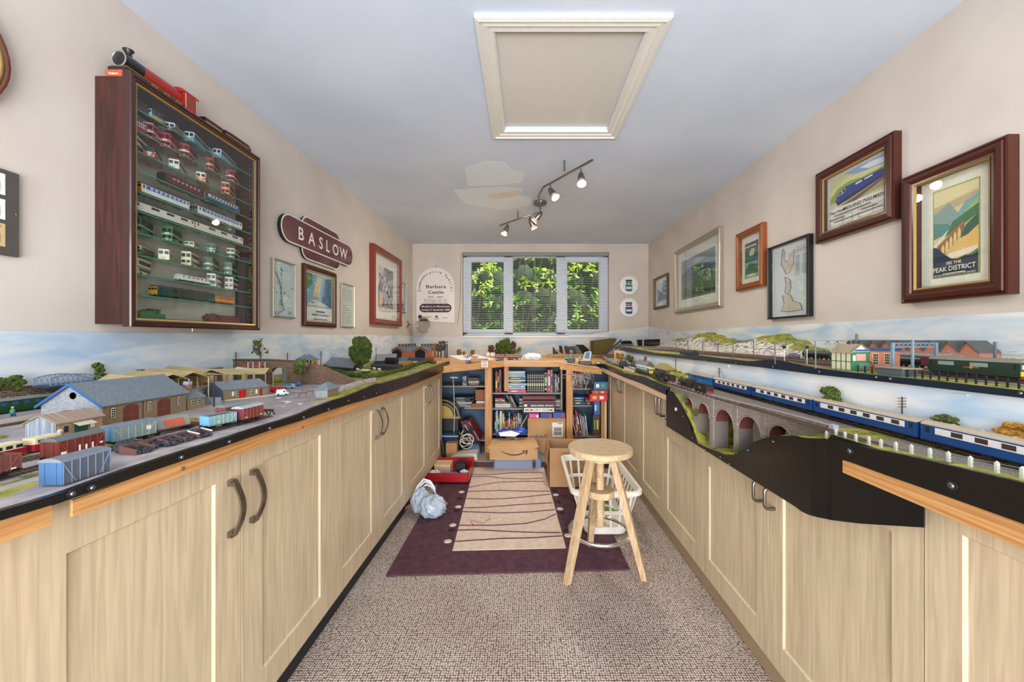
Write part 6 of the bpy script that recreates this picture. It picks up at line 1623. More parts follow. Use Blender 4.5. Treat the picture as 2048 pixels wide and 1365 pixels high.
for A, B in zip(rs_, rs_[1:]):
    for i in range(4): j = (i+1) % 4; b.add([A[i], A[j], B[j], B[i]], [(0, 1, 2, 3)], M('#35130e', .25, coat=.6))
A, B = ring(0, CXF), ring(.034, CXF)
for i in range(4): j = (i+1) % 4; b.add([A[i], A[j], B[j], B[i]], [(0, 3, 2, 1)], m_mahog)
dr = b.build('door_frame', dc, w=True)
b = MB(); A, B, D_ = ring(.026, CXD-.007), ring(.033, CXD-.010), ring(.036, CXD-.02)
for i in range(4):
    j = (i+1) % 4; b.add([A[i], A[j], B[j], B[i]], [(0, 1, 2, 3)], m_gold); b.add([B[i], B[j], D_[j], D_[i]], [(0, 1, 2, 3)], M('#4a3a38', .5))
b.build('gilt_slip', dr, w=True)
b = MB(); b.poly(ring(.034, CXD-.014), GLASS('case_glass', '#f6faf8', .055)); b.build('door_glass', dr, w=True)
b = MB(); b.cyl((-1.45, 1.63, CZ0-.012), (-1.45, 1.63, CZ0), .004, m_gold, n=8); b.build('catch', dc, w=True)
SHZ = [1.960, 1.879, 1.804, 1.731, 1.652, 1.577, 1.498, 1.414, 1.341, 1.264]
m_edge = M('#2f8a6c', .2)
for z in SHZ:
    b = MB(); b.poly([(-1.553, CY0+e+.001, z), (-1.4535, CY0+e+.001, z), (-1.4535, CY1-e-.006, z), (-1.553, CY1-e-.006, z)], m_tglass)
    b.box(-1.4535, -1.452, CY0+e+.001, CY1-e-.006, z-.0045, z, m_edge); b.build('glass_shelf', dc, w=True)
SHZ.append(CZ0+.0225)
def shy(u, x=-1.49): return -F*x/(CX-u)*1.0 if x < 0 else 0
G = 'model vehicles in the display case'
SN = ['top', 'second', 'third', 'fourth', 'fifth', 'sixth', 'seventh', 'eighth', 'ninth', 'tenth', 'bottom']
def D(sh, u, c1, c2, c3, what, decks=2, band=None, L=.108, hgt=.064, hc=False, th=.46):
    w_ = SN[sh]+(' glass shelf' if sh < 10 else ' floor')
    bus(what+' on the '+w_+' of the display case', L, hgt, c1, c2, c3, (-1.502, shy(u), SHZ[sh]+.0008), -PI/2+th, G, decks, band, hc)
def T_(sh, u0, u1, what, **k):
    y0, y1 = shy(u0, -1.475), shy(u1, -1.475)
    w_ = SN[sh]+(' glass shelf' if sh < 10 else ' floor')
    a = dict(hgt=.048); a.update(k)
    return rail_car(what+' on the '+w_+' of the display case', y1-y0, a.pop('hgt'), a.pop('side'), a.pop('roof'), (-1.487, (y0+y1)/2, SHZ[sh]+.0008), -PI/2, group=G, **a)
T_(0, 268, 292, 'dark coach', side='#3a2226', roof='#2a2a2c', wn=3)
T_(0, 301, 322, 'blue railcar with striped buffers', side='#1f4a6a', roof='#1f4a6a', wn=2, front='#c8d4dc', low='#c8a030')
D(0, 352, '#6a1f26', '#dfe8ea', '#c8d8e0', 'small cream and maroon bus', decks=1, hgt=.04, L=.08)
D(0, 400, '#6f98b8', '#d8e2e6', '#2a4a78', 'left pale blue coach', decks=1, hgt=.048, L=.15, th=.35)
D(0, 455, '#8fb0c4', '#d8e2e6', '#2c5a8a', 'right pale blue coach', decks=1, hgt=.048, L=.17, th=.3)
T_(1, 267, 290, 'maroon and cream coach', side='#8c1f24', roof='#d8d0c0', wn=4, band='#dfd4c0')
D(1, 313, '#a8242a', '#b02a2e', '#e0d8d0', 'cream-topped red double-decker at the left', band='#e8e0d0', hc=True)
D(1, 346, '#b01f26', '#b01f26', '#b01f26', 'all-red double-decker second from left', band='#e0d0c0')
D(1, 382, '#b3262a', '#b3262a', '#8c1a20', 'cream-sided red double-decker in the middle', band='#e6dccc', hc=True)
D(1, 430, '#b3262a', '#a8242a', '#b01f26', 'red double-decker with yellow advert', band='#d8c030')
D(1, 470, '#b3262a', '#b3262a', '#a01f26', 'red double-decker at the right end', band='#e8e0d0')
D(2, 278, '#8c1f24', '#e0d8c8', '#d8d0c4', 'maroon and cream double-decker')
D(2, 313, '#b3262a', '#1c1c22', '#15151a', 'red and black coach', decks=1, hgt=.042, L=.13, band='#e8e0e0', th=.6)
D(2, 362, '#d8d4cc', '#e0dcd4', '#d8d8d4', 'white coach with red trim', decks=1, hgt=.042, L=.14, band='#b84038', th=.55)
D(2, 411, '#d8702c', '#e6e0d6', '#e0dcd4', 'white and orange single-decker', decks=1, hgt=.045, L=.13, th=.6)
D(2, 461, '#e07030', '#e07030', '#e6e2d8', 'orange and white double-decker')
T_(3, 328, 406, 'long maroon railway coach', side='#5c1d28', roof='#17181c', wn=7, front='#15161c', wincol='#a88c8c')
T_(3, 407, 478, 'blue diesel unit with yellow front', side='#2f4f78', roof='#3a3f48', wn=9, front='#e0c020', band='#c8ccc8')
T_(4, 280, 376, 'left white and blue diesel unit', side='#dcdcd4', roof='#4a4238', wn=8, front='#d8a018', band='#2f5fae', wincol='#b8c4d8')
T_(4, 393, 482, 'right white and blue diesel unit', side='#dcdcd8', roof='#8a8e90', wn=10, front='#5f6a70', band='#3a68b0', wincol='#a8bcd8')
T_(5, 267, 386, 'left light grey diesel locomotive', side='#cfccc2', roof='#3c3e42', wn=3, front='#e0a020', name='model_locomotive')
T_(5, 389, 484, 'right light grey diesel locomotive', side='#cfccc2', roof='#4c4e52', wn=3, front='#e0a020', name='model_locomotive')
D(6, 289, '#1f5f36', '#1f5f36', '#1c5030', 'dark green double-decker at the left', band='#d8cfa0', hc=True)
D(6, 350, '#2a7a40', '#2a7a40', '#226a38', 'bright green double-decker', band='#d8cfa0')
D(6, 389, '#d8cf9a', '#e0d8a8', '#3c6a3a', 'small cream and green coach', decks=1, hgt=.032, L=.07)
D(6, 430, '#1f6a40', '#2a8050', '#1f6a44', 'green single-decker', decks=1, hgt=.044, L=.12, band='#cfd8b0', th=.6)
D(6, 471, '#2c5f3a', '#d0ccb0', '#2c6a40', 'green and cream double-decker at the right', hgt=.055)
D(7, 290, '#204a34', '#d8cf9c', '#1c4030', 'green-fronted cream single-decker', decks=1, hgt=.042, L=.12, hc=True)
D(7, 336, '#e0d8b8', '#e2dcc0', '#e2dcc4', 'cream single-decker', decks=1, hgt=.046, L=.12, th=.7)
D(7, 386, '#dcd4b4', '#e0d8ba', '#e0d8ba', 'all-cream double-decker')
D(7, 428, '#2c5f3a', '#2c6a40', '#224a30', 'green half-cab double-decker', band='#d8cfa0', hc=True)
D(7, 466, '#1f6a3c', '#2a7a44', '#1f5a34', 'cream-banded green double-decker at the right', band='#e0d8b8')
D(8, 284, '#d8cfa8', '#dcd4b0', '#d8d0ac', 'cream double-decker with dark blue bands', band='#28344c')
T_(8, 362, 418, 'white flat articulated coach', side='#d8d6d0', roof='#c8c8c8', wn=5, hgt=.034, wincol='#a8606a')
D(8, 434, '#e0ddd0', '#e0ddd0', '#d8d4c8', 'white double-decker second from the right', band='#c8b890', hc=True)
D(8, 468, '#e0dccc', '#e0dccc', '#dcd8cc', 'white double-decker with a red advert', band='#b02c38')
T_(9, 312, 427, 'long green diesel locomotive', side='#1c3a38', roof='#3a4448', wn=4, front='#d89a20', name='model_locomotive')
T_(9, 429, 466, 'small orange brake coach', side='#d8861c', roof='#8a7a60', wn=8, hgt=.042)
y0, y1 = shy(264, -1.475), shy(330, -1.475)
steam('green tank engine at the left of the floor of the display case', y1-y0, '#2f6a38', (-1.487, (y0+y1)/2, SHZ[10]+.0008), PI/2, tender=False, group=G)
y0, y1 = shy(412, -1.475), shy(440, -1.475)
steam('small maroon western engine on the floor of the display case', y1-y0, '#5c1a20', (-1.487, (y0+y1)/2, SHZ[10]+.0008), PI/2, tender=False, group=G)
T_(10, 441, 476, 'maroon western coach with pitched roof', side='#7a1f2c', roof='#5c1c28', wn=6, hgt=.044)
# tin engine and tin train on top of the case
ZT = CZ1-.0215
te = thing('tin_engine', 'large red and black tin steam engine standing on the display case', 'toy engine', (-1.51, 1.5, ZT))
bx0, by0 = -1.508, 1.372
m_tin = M('#9c2018', .3, coat=.3); m_tinb = M('#101216', .2, coat=.4)
b = MB(); b.cyl((bx0, by0, ZT+.062), (bx0, 1.44, ZT+.062), .026, m_tinb, n=24); b.lathe([(.026, -.001), (.022, -.0025), (.021, -.001)], (bx0, by0, ZT+.062), m_chrome, n=28, ax='y'); b.lathe([(.02, -.001), (.012, -.004), (.004, -.006), (0, -.006)], (bx0, by0, ZT+.062), m_tinb, n=24, ax='y'); b.build('smokebox', te, w=True)
b = MB(); b.cyl((bx0, 1.44, ZT+.062), (bx0, 1.60, ZT+.064), .026, m_tin, n=24); b.box(bx0-.026, bx0+.028, 1.37, 1.60, ZT+.034, ZT+.04, M('#8a6a20', .3, m=.6)); b.build('boiler', te, w=True)
b = MB(); b.lathe([(.012, 0), (.009, .012), (.016, .02), (.016, .023), (0, .023)], (bx0, 1.405, ZT+.085), m_tinb, n=16); b.build('chimney', te, w=True)
b = MB(); b.box(bx0-.030, bx0+.030, 1.365, 1.60, ZT+.001, ZT+.034, m_tinb); b.box(bx0-.036, bx0+.022, 1.362, 1.365, ZT+.001, ZT+.022, M('#b8542c', .4)); b.build('chassis', te, w=True)
for y in (1.47, 1.52, 1.57):
    b = MB(); c = Vector((bx0+.031, y, ZT+.018)); b.tube([c+Vector((0, .016*math.cos(2*PI*k/20), .016*math.sin(2*PI*k/20))) for k in range(20)], .0022, M('#c8606a', .4), n=6, closed=True)
    for k in range(10): b.tube([c, c+Vector((0, .016*math.cos(2*PI*k/10), .016*math.sin(2*PI*k/10)))], .001, M('#c8606a', .4), n=4)
    b.build('wheel', te, w=True)
b = MB(); b.box(bx0-.032, bx0+.032, 1.60, 1.66, ZT+.001, ZT+.085, m_tin)
b.prism([(bx0-.034*math.cos(PI*k/8), 1.595, ZT+.085+.016*math.sin(PI*k/8)) for k in range(9)], (0, .072, 0), m_tin)
for y in (1.603, 1.655): b.box(bx0+.032, bx0+.0328, y, y+.0015, ZT+.002, ZT+.083, M('#e8d8b0', .4))
for y in (1.615, 1.635): b.box(bx0+.032, bx0+.0326, y, y+.013, ZT+.052, ZT+.068, M('#4a5a2c', .4))
b.text('Walkers', (bx0+.0328, 1.632, ZT+.022), (0, 1, 0), (0, 0, 1), .012, m_signw, width=.042); b.build('cab', te, w=True)
b = MB(); b.text('Walkers', (bx0-.008, 1.3615, ZT+.007), (1, 0, 0), (0, 0, 1), .01, m_signw, width=.034); b.build('lettering', te, w=True)
te.scale = (1.1, 1.0, 1.2); te.location.x = -1.492
tw = thing('tin_train', 'low maroon and gold tin tender and coach behind the red engine on the case', 'toy train', (-1.51, 1.85, ZT))
m_mar = M('#3c1014', .35); 
b = MB(); b.box(bx0-.028, bx0+.03, 1.672, 1.80, ZT+.001, ZT+.02, m_mar); b.box(bx0-.028, bx0+.03, 1.70, 1.80, ZT+.02, ZT+.032, m_mar); b.box(bx0+.03, bx0+.031, 1.705, 1.795, ZT+.016, ZT+.024, m_gold); b.build('tender', tw, w=True)
b = MB(); b.box(bx0-.02, bx0+.02, 1.80, 1.815, ZT+.001, ZT+.02, m_tinb); b.build('coupling', tw, w=True)
b = MB(); P_ = [(1.815, .001), (1.815, .034), (1.86, .036), (1.97, .036), (1.985, .028), (1.99, .001)]
b.prism([(bx0-.028, y, ZT+z) for y, z in P_], (.058, 0, 0), m_mar); b.box(bx0+.03, bx0+.031, 1.82, 1.975, ZT+.024, ZT+.027, m_gold); b.box(bx0+.03, bx0+.0305, 1.88, 1.95, ZT+.004, ZT+.012, m_tinb); b.build('coach', tw, w=True)

tw.scale = (1, 1, 1.75); tw.location.x = -1.488
# ================================================================ LAYOUT STRUCTURES AND MODELS, LEFT
GZ = .873
def lz(u, v, dz=0): return at(u, v, Z=GZ+dz)
def house(name, label, A, B, w, z0, eh, rh, wall, roof, over=.004, cat='model building', gable=None, hip=0, barge=None, rooft=.0022):
    """A->B is the front wall line (xy), w the depth vector, ridge parallel to A->B"""
    A, B, w = Vector((*A, 0)), Vector((*B, 0)), Vector((*w, 0))
    t = thing(name, label, cat, (A.x+w.x/2, A.y+w.y/2, z0)); d = (B-A).normalized(); n = w.normalized()
    b = MB(); Zv = lambda p, z: Vector((p.x, p.y, z))
    b.add([Zv(A, z0), Zv(B, z0), Zv(B, z0+eh), Zv(A, z0+eh)], [(0, 1, 2, 3)], wall)
    b.add([Zv(A+w, z0), Zv(B+w, z0), Zv(B+w, z0+eh), Zv(A+w, z0+eh)], [(3, 2, 1, 0)], wall)
    g_ = gable or wall
    for P in (A, B):
        pts = [Zv(P, z0), Zv(P+w, z0), Zv(P+w, z0+eh), Zv(P, z0+eh)]
        if not hip: pts = pts[:3]+[Zv(P+w/2, z0+rh)]+pts[3:]
        b.add(pts, [tuple(range(len(pts)))], g_ if P is A else wall)
    b.build('walls', t, w=True)
    b = MB(); o = over; k = (rh-eh)/(w.length/2)
    e0, e1 = -n*o, w+n*o
    R0, R1 = A+w/2-d*(o if not hip else -hip), B+w/2+d*(o if not hip else -hip)
    A0, B0, A1, B1 = A+e0-d*o, B+e0+d*o, A+e1-d*o, B+e1+d*o
    ze = z0+eh-k*o
    up = Vector((0, 0, rooft))
    for q in ([Zv(A0, ze), Zv(B0, ze), Zv(R1, z0+rh), Zv(R0, z0+rh)], [Zv(B1, ze), Zv(A1, ze), Zv(R0, z0+rh), Zv(R1, z0+rh)]): b.prism(q, up, roof)
    if hip:
        for q in ([Zv(A1, ze), Zv(A0, ze), Zv(R0, z0+rh)], [Zv(B0, ze), Zv(B1, ze), Zv(R1, z0+rh)]): b.prism(q, up, roof)
    b.build('roof', t, w=True)
    if barge:
        b = MB()
        for q in ([A0, R0], [A1, R0]): b.prism([Zv(q[0], ze-.004), Zv(q[1], z0+rh-.004), Zv(q[1], z0+rh+.003), Zv(q[0], ze+.003)], -d*.0015, barge)
        b.build('bargeboard', t, w=True)
    return t, A, B, w, d, n
def onwall(t, A, d, n, z0, items):
    """items: (part name, kind, along, z, width, height, colour) on the wall through A along d"""
    for nm, kind, s, z, wd, hh, cc in items:
        b = MB(); P = A+d*s; mt = cc if not isinstance(cc, str) else M(cc, .5)
        def q(x, zz, out): r = P+d*x-n*out; return (r.x, r.y, z0+z+zz)
        if kind == 'arch' or kind == 'archwin':
            pts = [q(0, 0, .0008), q(wd, 0, .0008), q(wd, hh*.82, .0008)]+[q(wd/2+wd/2*math.cos(PI*k/8), hh*.82+hh*.18*math.sin(PI*k/8), .0008) for k in range(1, 8)]+[q(0, hh*.82, .0008)]
            e_ = .0025
            po = [q(-e_, -.001, .0003), q(wd+e_, -.001, .0003), q(wd+e_, hh*.82, .0003)]+[q(wd/2+(wd/2+e_)*math.cos(PI*k/8), hh*.82+(hh*.18+e_)*math.sin(PI*k/8), .0003) for k in range(1, 8)]+[q(-e_, hh*.82, .0003)]
            b.poly(po, M('#7a4434', .8)); b.poly(pts, mt)
            if kind == 'arch': b.poly([q(wd*.49, 0, .0012), q(wd*.51, 0, .0012), q(wd*.51, hh*.95, .0012), q(wd*.49, hh*.95, .0012)], M('#8a5a4a')); b.poly([q(0, hh*.4, .0012), q(wd, hh*.4, .0012), q(wd, hh*.43, .0012), q(0, hh*.43, .0012)], M('#8a5a4a'))
            else:
                for i in range(2):
                    for j in range(4):
                        x = wd*(.12+.42*i); zz = hh*(.06+.22*j); b.poly([q(x, zz, .0014), q(x+wd*.34, zz, .0014), q(x+wd*.34, zz+hh*.16, .0014), q(x, zz+hh*.16, .0014)], m_win)
        else:
            b.poly([q(0, 0, .001), q(wd, 0, .001), q(wd, hh, .001), q(0, hh, .001)], mt)
            if kind == 'win':
                for i in range(2):
                    for j in range(2): x = wd*(.1+.45*i); zz = hh*(.06+.48*j); b.poly([q(x, zz, .0014), q(x+wd*.36, zz, .0014), q(x+wd*.36, zz+hh*.4, .0014), q(x, zz+hh*.4, .0014)], m_win)
        b.build(nm, t, w=True)
m_stone = BM('grey_stone', '#8f959c', '#6f747c', '#b8bcc0', .007, .0032)
m_brst = BM('brown_stone', '#8a7354', '#6c5840', '#a08c6c', .005, .0024)
m_brick = BM('red_brick', '#b0603f', '#9c5236', '#c09078', .004, .0016)
m_dkst = BM('soot_stone', '#6a4f3c', '#46342a', '#927860', .016, .0065)
# track
def track(label, pts, zf, name='model_track', sl=.008):
    t = thing(name, label, 'model track', (pts[0][0], pts[0][1], zf(*pts[0])))
    P = [Vector((x, y, zf(x, y)+.001)) for x, y in pts]
    L_ = [0]
    for a, c in zip(P, P[1:]): L_.append(L_[-1]+(c-a).length)
    def pt(s):
        for i in range(len(P)-1):
            if s <= L_[i+1]: u = (s-L_[i])/(L_[i+1]-L_[i]+1e-9); return P[i]*(1-u)+P[i+1]*u, (P[i+1]-P[i]).normalized()
        return P[-1], (P[-1]-P[-2]).normalized()
    bb_ = MB(); s = 0
    while s < L_[-1]:
        p, d = pt(s); n = Vector((-d.y, d.x, 0)); bb_.prism([p-n*.016-d*.0015, p+n*.016-d*.0015, p+n*.016+d*.0015, p-n*.016+d*.0015], (0, 0, .0012), m_sleeper); s += sl
    bb_.build('sleepers', t, w=True)
    for g in (-.0085, .0085):
        b = MB(); vs = []; N = max(2, int(L_[-1]/.05))
        for i in range(N+1):
            p, d = pt(L_[-1]*i/N); n = Vector((-d.y, d.x, 0)); c = p+n*g
            for a_, z in ((-.0007, .001), (.0007, .001), (.0007, .0032), (-.0007, .0032)): vs.append(c+n*a_+Vector((0, 0, z)))
        fs = []
        for i in range(N):
            for q in range(4): fs.append((4*i+q, 4*i+(q+1) % 4, 4*i+4+(q+1) % 4, 4*i+4+q))
        b.add(vs, fs, m_rail); b.build('rail', t, w=True)
    return t
lf = lambda x, y: max(land(x, y), land(x, y))+.0005
track('siding track along the front of the left yard, ending at the buffer stop', [(-.845, .3), (-.855, .72), (-.84, .80), (-.775, .93), (-.755, 1.1)], lf)
track('second siding behind the front one in the left yard', [(-.94, .4), (-.93, .8), (-.86, 1.0), (-.80, 1.12)], lf)
track('station track beside the platform on the left layout', [(-1.36, .3), (-1.35, 1.25), (-1.33, 1.8)], lf)
track('main line track at the foot of the backscene wall on the left', [(-1.515, .3), (-1.51, 1.3), (-1.45, 1.85)], lf)
# goods shed
A0 = (-1.067, .945); B0 = (-1.067, 1.177)
t, A, B, w, d, n = house('goods_shed', 'large stone model goods shed with blue-edged gable and grey slate roof', A0, B0, (-.155, 0), GZ-.001, .060, .112, m_brst, m_slate, .007, gable=m_stone, barge=M('#2f5f96', .5), rooft=.003)
onwall(t, A, d, n, GZ, [('arched_window', 'archwin', .018, .022, .012, .026, m_signw), ('door', 'arch', .05, .002, .036, .045, '#6a3422'), ('arched_window', 'archwin', .112, .022, .012, .026, m_signw), ('door', 'arch', .142, .002, .036, .045, '#6a3422'), ('arched_window', 'archwin', .202, .022, .012, .026, m_signw), ('drainpipe', 'box', .098, .0, .002, .058, '#1f3350')])
b = MB()
gx = lambda f: A.x+w.x*f
b.poly([(gx(.72), A.y-.001, GZ), (gx(.30), A.y-.001, GZ)]+[(gx(.51)+w.x*.21*-math.cos(PI*k/8)*-1, A.y-.001, GZ+.032+.012*math.sin(PI*k/8)) for k in range(9)], M('#23242a', .8)); b.build('archway', t, w=True)
b = MB(); b.tube([(gx(.51)+w.x*.215*math.cos(PI*k/8), A.y-.001, GZ+.033+.012*math.sin(PI*k/8)) for k in range(9)], .0016, M('#7a4434', .8), n=5); b.build('arch_ring', t, w=True)
b = MB(); b.lathe([(.009, -.0015), (.009, 0), (0, 0)], (gx(.48), A.y, GZ+.082), M('#85888c', .7), n=14, ax='y'); b.build('round_vent', t, w=True)
t, A, B, w, d, n = house('shed_office', 'small stone annex at the far end of the large goods shed', (-1.072, 1.186), (-1.062, 1.24), (-.07, 0), GZ-.001, .036, .058, m_brst, m_slate, .003)
onwall(t, A, d, n, GZ, [('window', 'win', .012, .012, .008, .017, m_signw), ('window', 'win', .032, .012, .008, .017, m_signw)])
b = MB(); b.box(-1.10, -1.085, 1.205, 1.217, GZ+.04, GZ+.088, M('#9a6a54', .8)); b.box(-1.101, -1.084, 1.204, 1.218, GZ+.078, GZ+.088, M('#8fa0b4', .7)); b.build('chimney', t, w=True)
# timber store hut
t, A, B, w, d, n = house('timber_hut', 'weathered timber hut with a plank roof in front of the goods shed', (-1.022, .815), (-1.022, .905), (-.066, 0), GZ-.001, .042, .059, NM('hut_boards', '#8f7458', '#b89c78', scale=(60, 60, 1), sc=5), NM('plank_roof', '#7a6a5c', '#b09c88', scale=(1, 90, 1), sc=5), .004, gable=NM('grey_boards', '#6f7c8c', '#a8b2ba', scale=(70, 70, 2), sc=5))
onwall(t, A, d, n, GZ, [('window', 'box', .014, .018, .008, .014, '#2a2c30'), ('green_door', 'box', .033, .001, .026, .031, '#1d4f38'), ('poster_board', 'box', .064, .018, .009, .010, m_signw)])
b = MB(); P = A+d*.004; b.lathe([(.0055, -.001), (.0055, 0), (0, 0)], (A.x+.001, A.y+.007, GZ+.022), m_signw, n=14, ax='x'); b.build('round_sign', t, w=True)
b = MB(); b.prism([(A.x+.0005, A.y+.03, GZ+.036), (A.x+.0005, A.y+.066, GZ+.036), (A.x+.016, A.y+.066, GZ+.029), (A.x+.016, A.y+.03, GZ+.029)], (0, 0, .001), M('#c8c0a8', .7)); b.build('awning', t, w=True)
# wagons
def R_(p, q): return math.atan2(q[1]-p[1], q[0]-p[0])
wagon('flat grey-roofed van body grounded at the very edge, nearest the camera', .068, '#4f5560', '#6c747c', (-.7305, .61, GZ+.0005), PI/2, hgt=.041, W=.036, end='#3c6088', legs=False, strap='#6f8098')
wagon('brick red box van with white lettering and grey roof', .075, '#6c2820', '#5c6665', (-.853, .708, GZ+.003), PI/2, hgt=.044, marks=[(.06, .12, .1, .18), (.42, .1, .03, .42), (.56, .1, .03, .36), (.7, .1, .03, .4), (.88, .3, .06, .12)], strap='#8a4034')
wagon('open brown wagon with a white diagonal stripe at the left edge', .078, '#6e3e36', '#444', (-.845, .578, GZ+.003), PI/2, hgt=.036, closed=False, load='#3c4048', marks=[(.82, .1, .08, .1)], strap='#8a5048')
wagon('grey-green box van with a round white badge, behind the tarpaulin heap', .078, '#7d8a82', '#6a7680', (-.858, .812, GZ+.003), R_((-.865, .77), (-.85, .85)), hgt=.044, end='#5f9ab8', marks=[(.76, .45, .1, .3)], strap='#8fb0b4')
wagon('pale blue open wagon coupled to the brown van', .066, '#7f938c', '#444', (-.772, .942, GZ+.003), R_((-.78, .915), (-.765, .97)), hgt=.034, closed=False, load='#5a4a40', end='#6fb0d8', strap='#7fb8c8', marks=[(.3, .3, .06, .06)])
wagon('brown box van with pale grey roof nearest the buffer stop', .070, '#6a3028', '#9aa2a4', (-.752, 1.015, GZ+.003), R_((-.755, .98), (-.75, 1.04)), hgt=.045, end='#703038', strap='#8f5044', marks=[(.84, .1, .06, .1), (.1, .15, .08, .06)])
wagon('brown box van on the second siding behind the pale-roofed one', .075, '#7a443c', '#7a8680', (-.815, 1.045, GZ+.003), R_((-.82, 1.0), (-.80, 1.1)), hgt=.043, end='#8a4a50', strap='#8f5a50', marks=[(.1, .2, .1, .1)])
t = thing('trestle_wagon', 'red flat wagon carrying a grey A-shaped load with an orange panel', 'model wagon', (-.862, .91, GZ), R_((-.87, .86), (-.85, .97)))
b = MB(); b.box(-.055, .055, -.014, .014, .009, .013, M('#6a3028', .6)); b.build('flat_bed', t)
b = MB(); b.prism([(-.035, -.014, .013), (-.035, .014, .013), (-.035, .004, .036), (-.035, -.004, .036)], (.07, 0, 0), M('#8c9088', .8)); b.build('load', t)
b = MB(); b.prism([(-.02, -.0135, .016), (.022, -.0135, .016), (.022, -.0065, .032), (-.02, -.0065, .032)], (0, -.001, 0), M('#c0603c', .7)); b.build('panel', t)
wheels(t, (-.035, .035), .010, .0065)
for k, (y, lab) in enumerate(((.705, 'left'), (.765, 'right'))):
    t = thing('model_railbus', 'cream and crimson model vehicle at the left edge, the '+lab+' of a pair', 'model vehicle', (-.985, y, GZ), PI/2)
    b = MB(); b.rbox(-.026, .026, -.014, .014, .003, .016, M('#9c1c28', .3), .004); b.rbox(-.024, .022, -.013, .013, .016, .028, M('#e6d8a8', .3), .004); b.build('body', t)
    b = MB()
    for x in (-.018, -.004, .010): b.box(x, x+.009, -.0135, .0135, .018, .024, m_win)
    b.build('windows', t); wheels(t, (-.016, .016), .0135, .0045)
# tarpaulin heap and coal bins
b = crumple((at(241, 905, Z=GZ).x, at(241, 905, Z=GZ).y+.012, GZ+.008), (.018, .02, .014), M('#2e3138', .5), 31, 14, 8)
single(b, 'tarpaulin_heap', 'small black tarpaulin heap left of the coal bins', 'heap')
cbn = thing('coal_bins', 'row of brown coal staithes at the front of the left yard', 'model structure', (-.76, .8, GZ))
a0, a1 = Vector((-.757, .728, GZ)), Vector((-.738, .885, GZ)); dd_ = (a1-a0).normalized(); nn_ = Vector((-dd_.y, dd_.x, 0))
m_bin = M('#7a5048', .8, n=.25, sc=200)
b = MB(); b.prism([a0+nn_*.036, a1+nn_*.030, a1+nn_*.033, a0+nn_*.039], (0, 0, .016), m_bin); b.build('back_wall', cbn, w=True)
for k in range(6):
    p = a0+dd_*(.0308*k); b = MB(); b.prism([p, p+nn_*.037, p+nn_*.037+Vector((0, 0, .016)), p+Vector((0, 0, .009))], dd_*.0025, m_bin)
    if k >= 4: b.prism([p+Vector((0, 0, .009)), p+nn_*.03+Vector((0, 0, .0145)), p+nn_*.03+Vector((0, 0, .0165)), p+Vector((0, 0, .011))], dd_*.0028, m_signw)
    b.build('divider', cbn, w=True)
m_coal = NM('coal', '#0c0d10', '#5a5f6c', sc=500, det=3, r=.5, bump=1)
for k in range(5):
    b = MB(); c = a0+dd_*(.0308*k+.0165)+nn_*.017
    rr = random.Random(k)
    for q in range(26):
        p = c+dd_*rr.uniform(-.012, .012)+nn_*rr.uniform(-.022, .016); b.blob((p.x, p.y, GZ+.003+.008*max(0, rr.random()+ (p-c).dot(nn_)*30)), rr.uniform(.003, .0055), m_coal, n=5, m=3, j=.3, rnd=rr, smooth=False)
    b.build('coal', cbn, w=True, kind='stuff')
# buffer stop
bsp = at(543, 831, Z=GZ)
b = MB(); b.T = Matrix.Translation((bsp.x-.01, bsp.y, GZ)) @ Matrix.Rotation(PI/2, 4, 'Z')
for s_ in (-.01, .01): b.tube([(-.012, s_, 0), (0, s_, .016)], .0018, m_sleeper, n=4); b.tube([(.014, s_, 0), (0, s_, .016)], .0018, m_sleeper, n=4)
b.box(-.003, 0, -.017, .017, .012, .018, m_sleeper)
single(b, 'buffer_stop', 'dark timber buffer stop at the end of the front siding', 'buffer stop')
# station building
t, A, B, w, d, n = house('station_building', 'long stone station building with grey roof and red canopy valance', (-1.108, 1.372), (-1.03, 1.49), (-.068, .0), GZ-.001, .040, .066, m_brst, m_slate, .005, gable=M('#4f525e', .8))
onwall(t, A, d, n, GZ, [('poster_board', 'box', .026, .012, .006, .016, m_signw), ('window', 'win', .038, .010, .008, .02, m_signw), ('window', 'win', .085, .010, .008, .02, m_signw), ('poster_board', 'box', .102, .012, .006, .016, m_signw), ('door', 'box', .116, 0, .009, .03, '#7c1c20'), ('valance', 'box', .06, .034, .08, .006, '#9c1c20')])
for s_ in (.25, .68):
    P = A+(B-A)*s_+w/2; b = MB(); b.box(P.x-.006, P.x+.006, P.y-.006, P.y+.006, GZ+.05, GZ+.09, m_brst); b.box(P.x-.007, P.x+.007, P.y-.007, P.y+.007, GZ+.084, GZ+.088, m_brst); b.build('chimney', t, w=True)
p = A+d*.05-n*.01
b = MB(); b.rbox(p.x-.006, p.x+.006, p.y-.006, p.y+.006, GZ, GZ+.034, M('#d81f18', .4), .001)
for j in range(4): b.box(p.x-.004, p.x+.004, p.y-.0065, p.y-.006, GZ+.006+.006*j, GZ+.010+.006*j, M('#a01410', .3)); b.box(p.x+.006, p.x+.0065, p.y-.004, p.y+.004, GZ+.006+.006*j, GZ+.010+.006*j, M('#a01410', .3))
single(b, 'telephone_box', 'bright red telephone box against the station building', 'telephone box')
b = MB(); b.prism([(-1.09, 1.36, GZ-.001), (-1.0, 1.50, GZ-.001), (-1.012, 1.507, GZ-.001), (-1.105, 1.37, GZ-.001)], (0, 0, .003), M('#cfc4b0', .8)); single(b, 'station_pavement', 'pale kerb pavement in front of the station building', 'pavement')
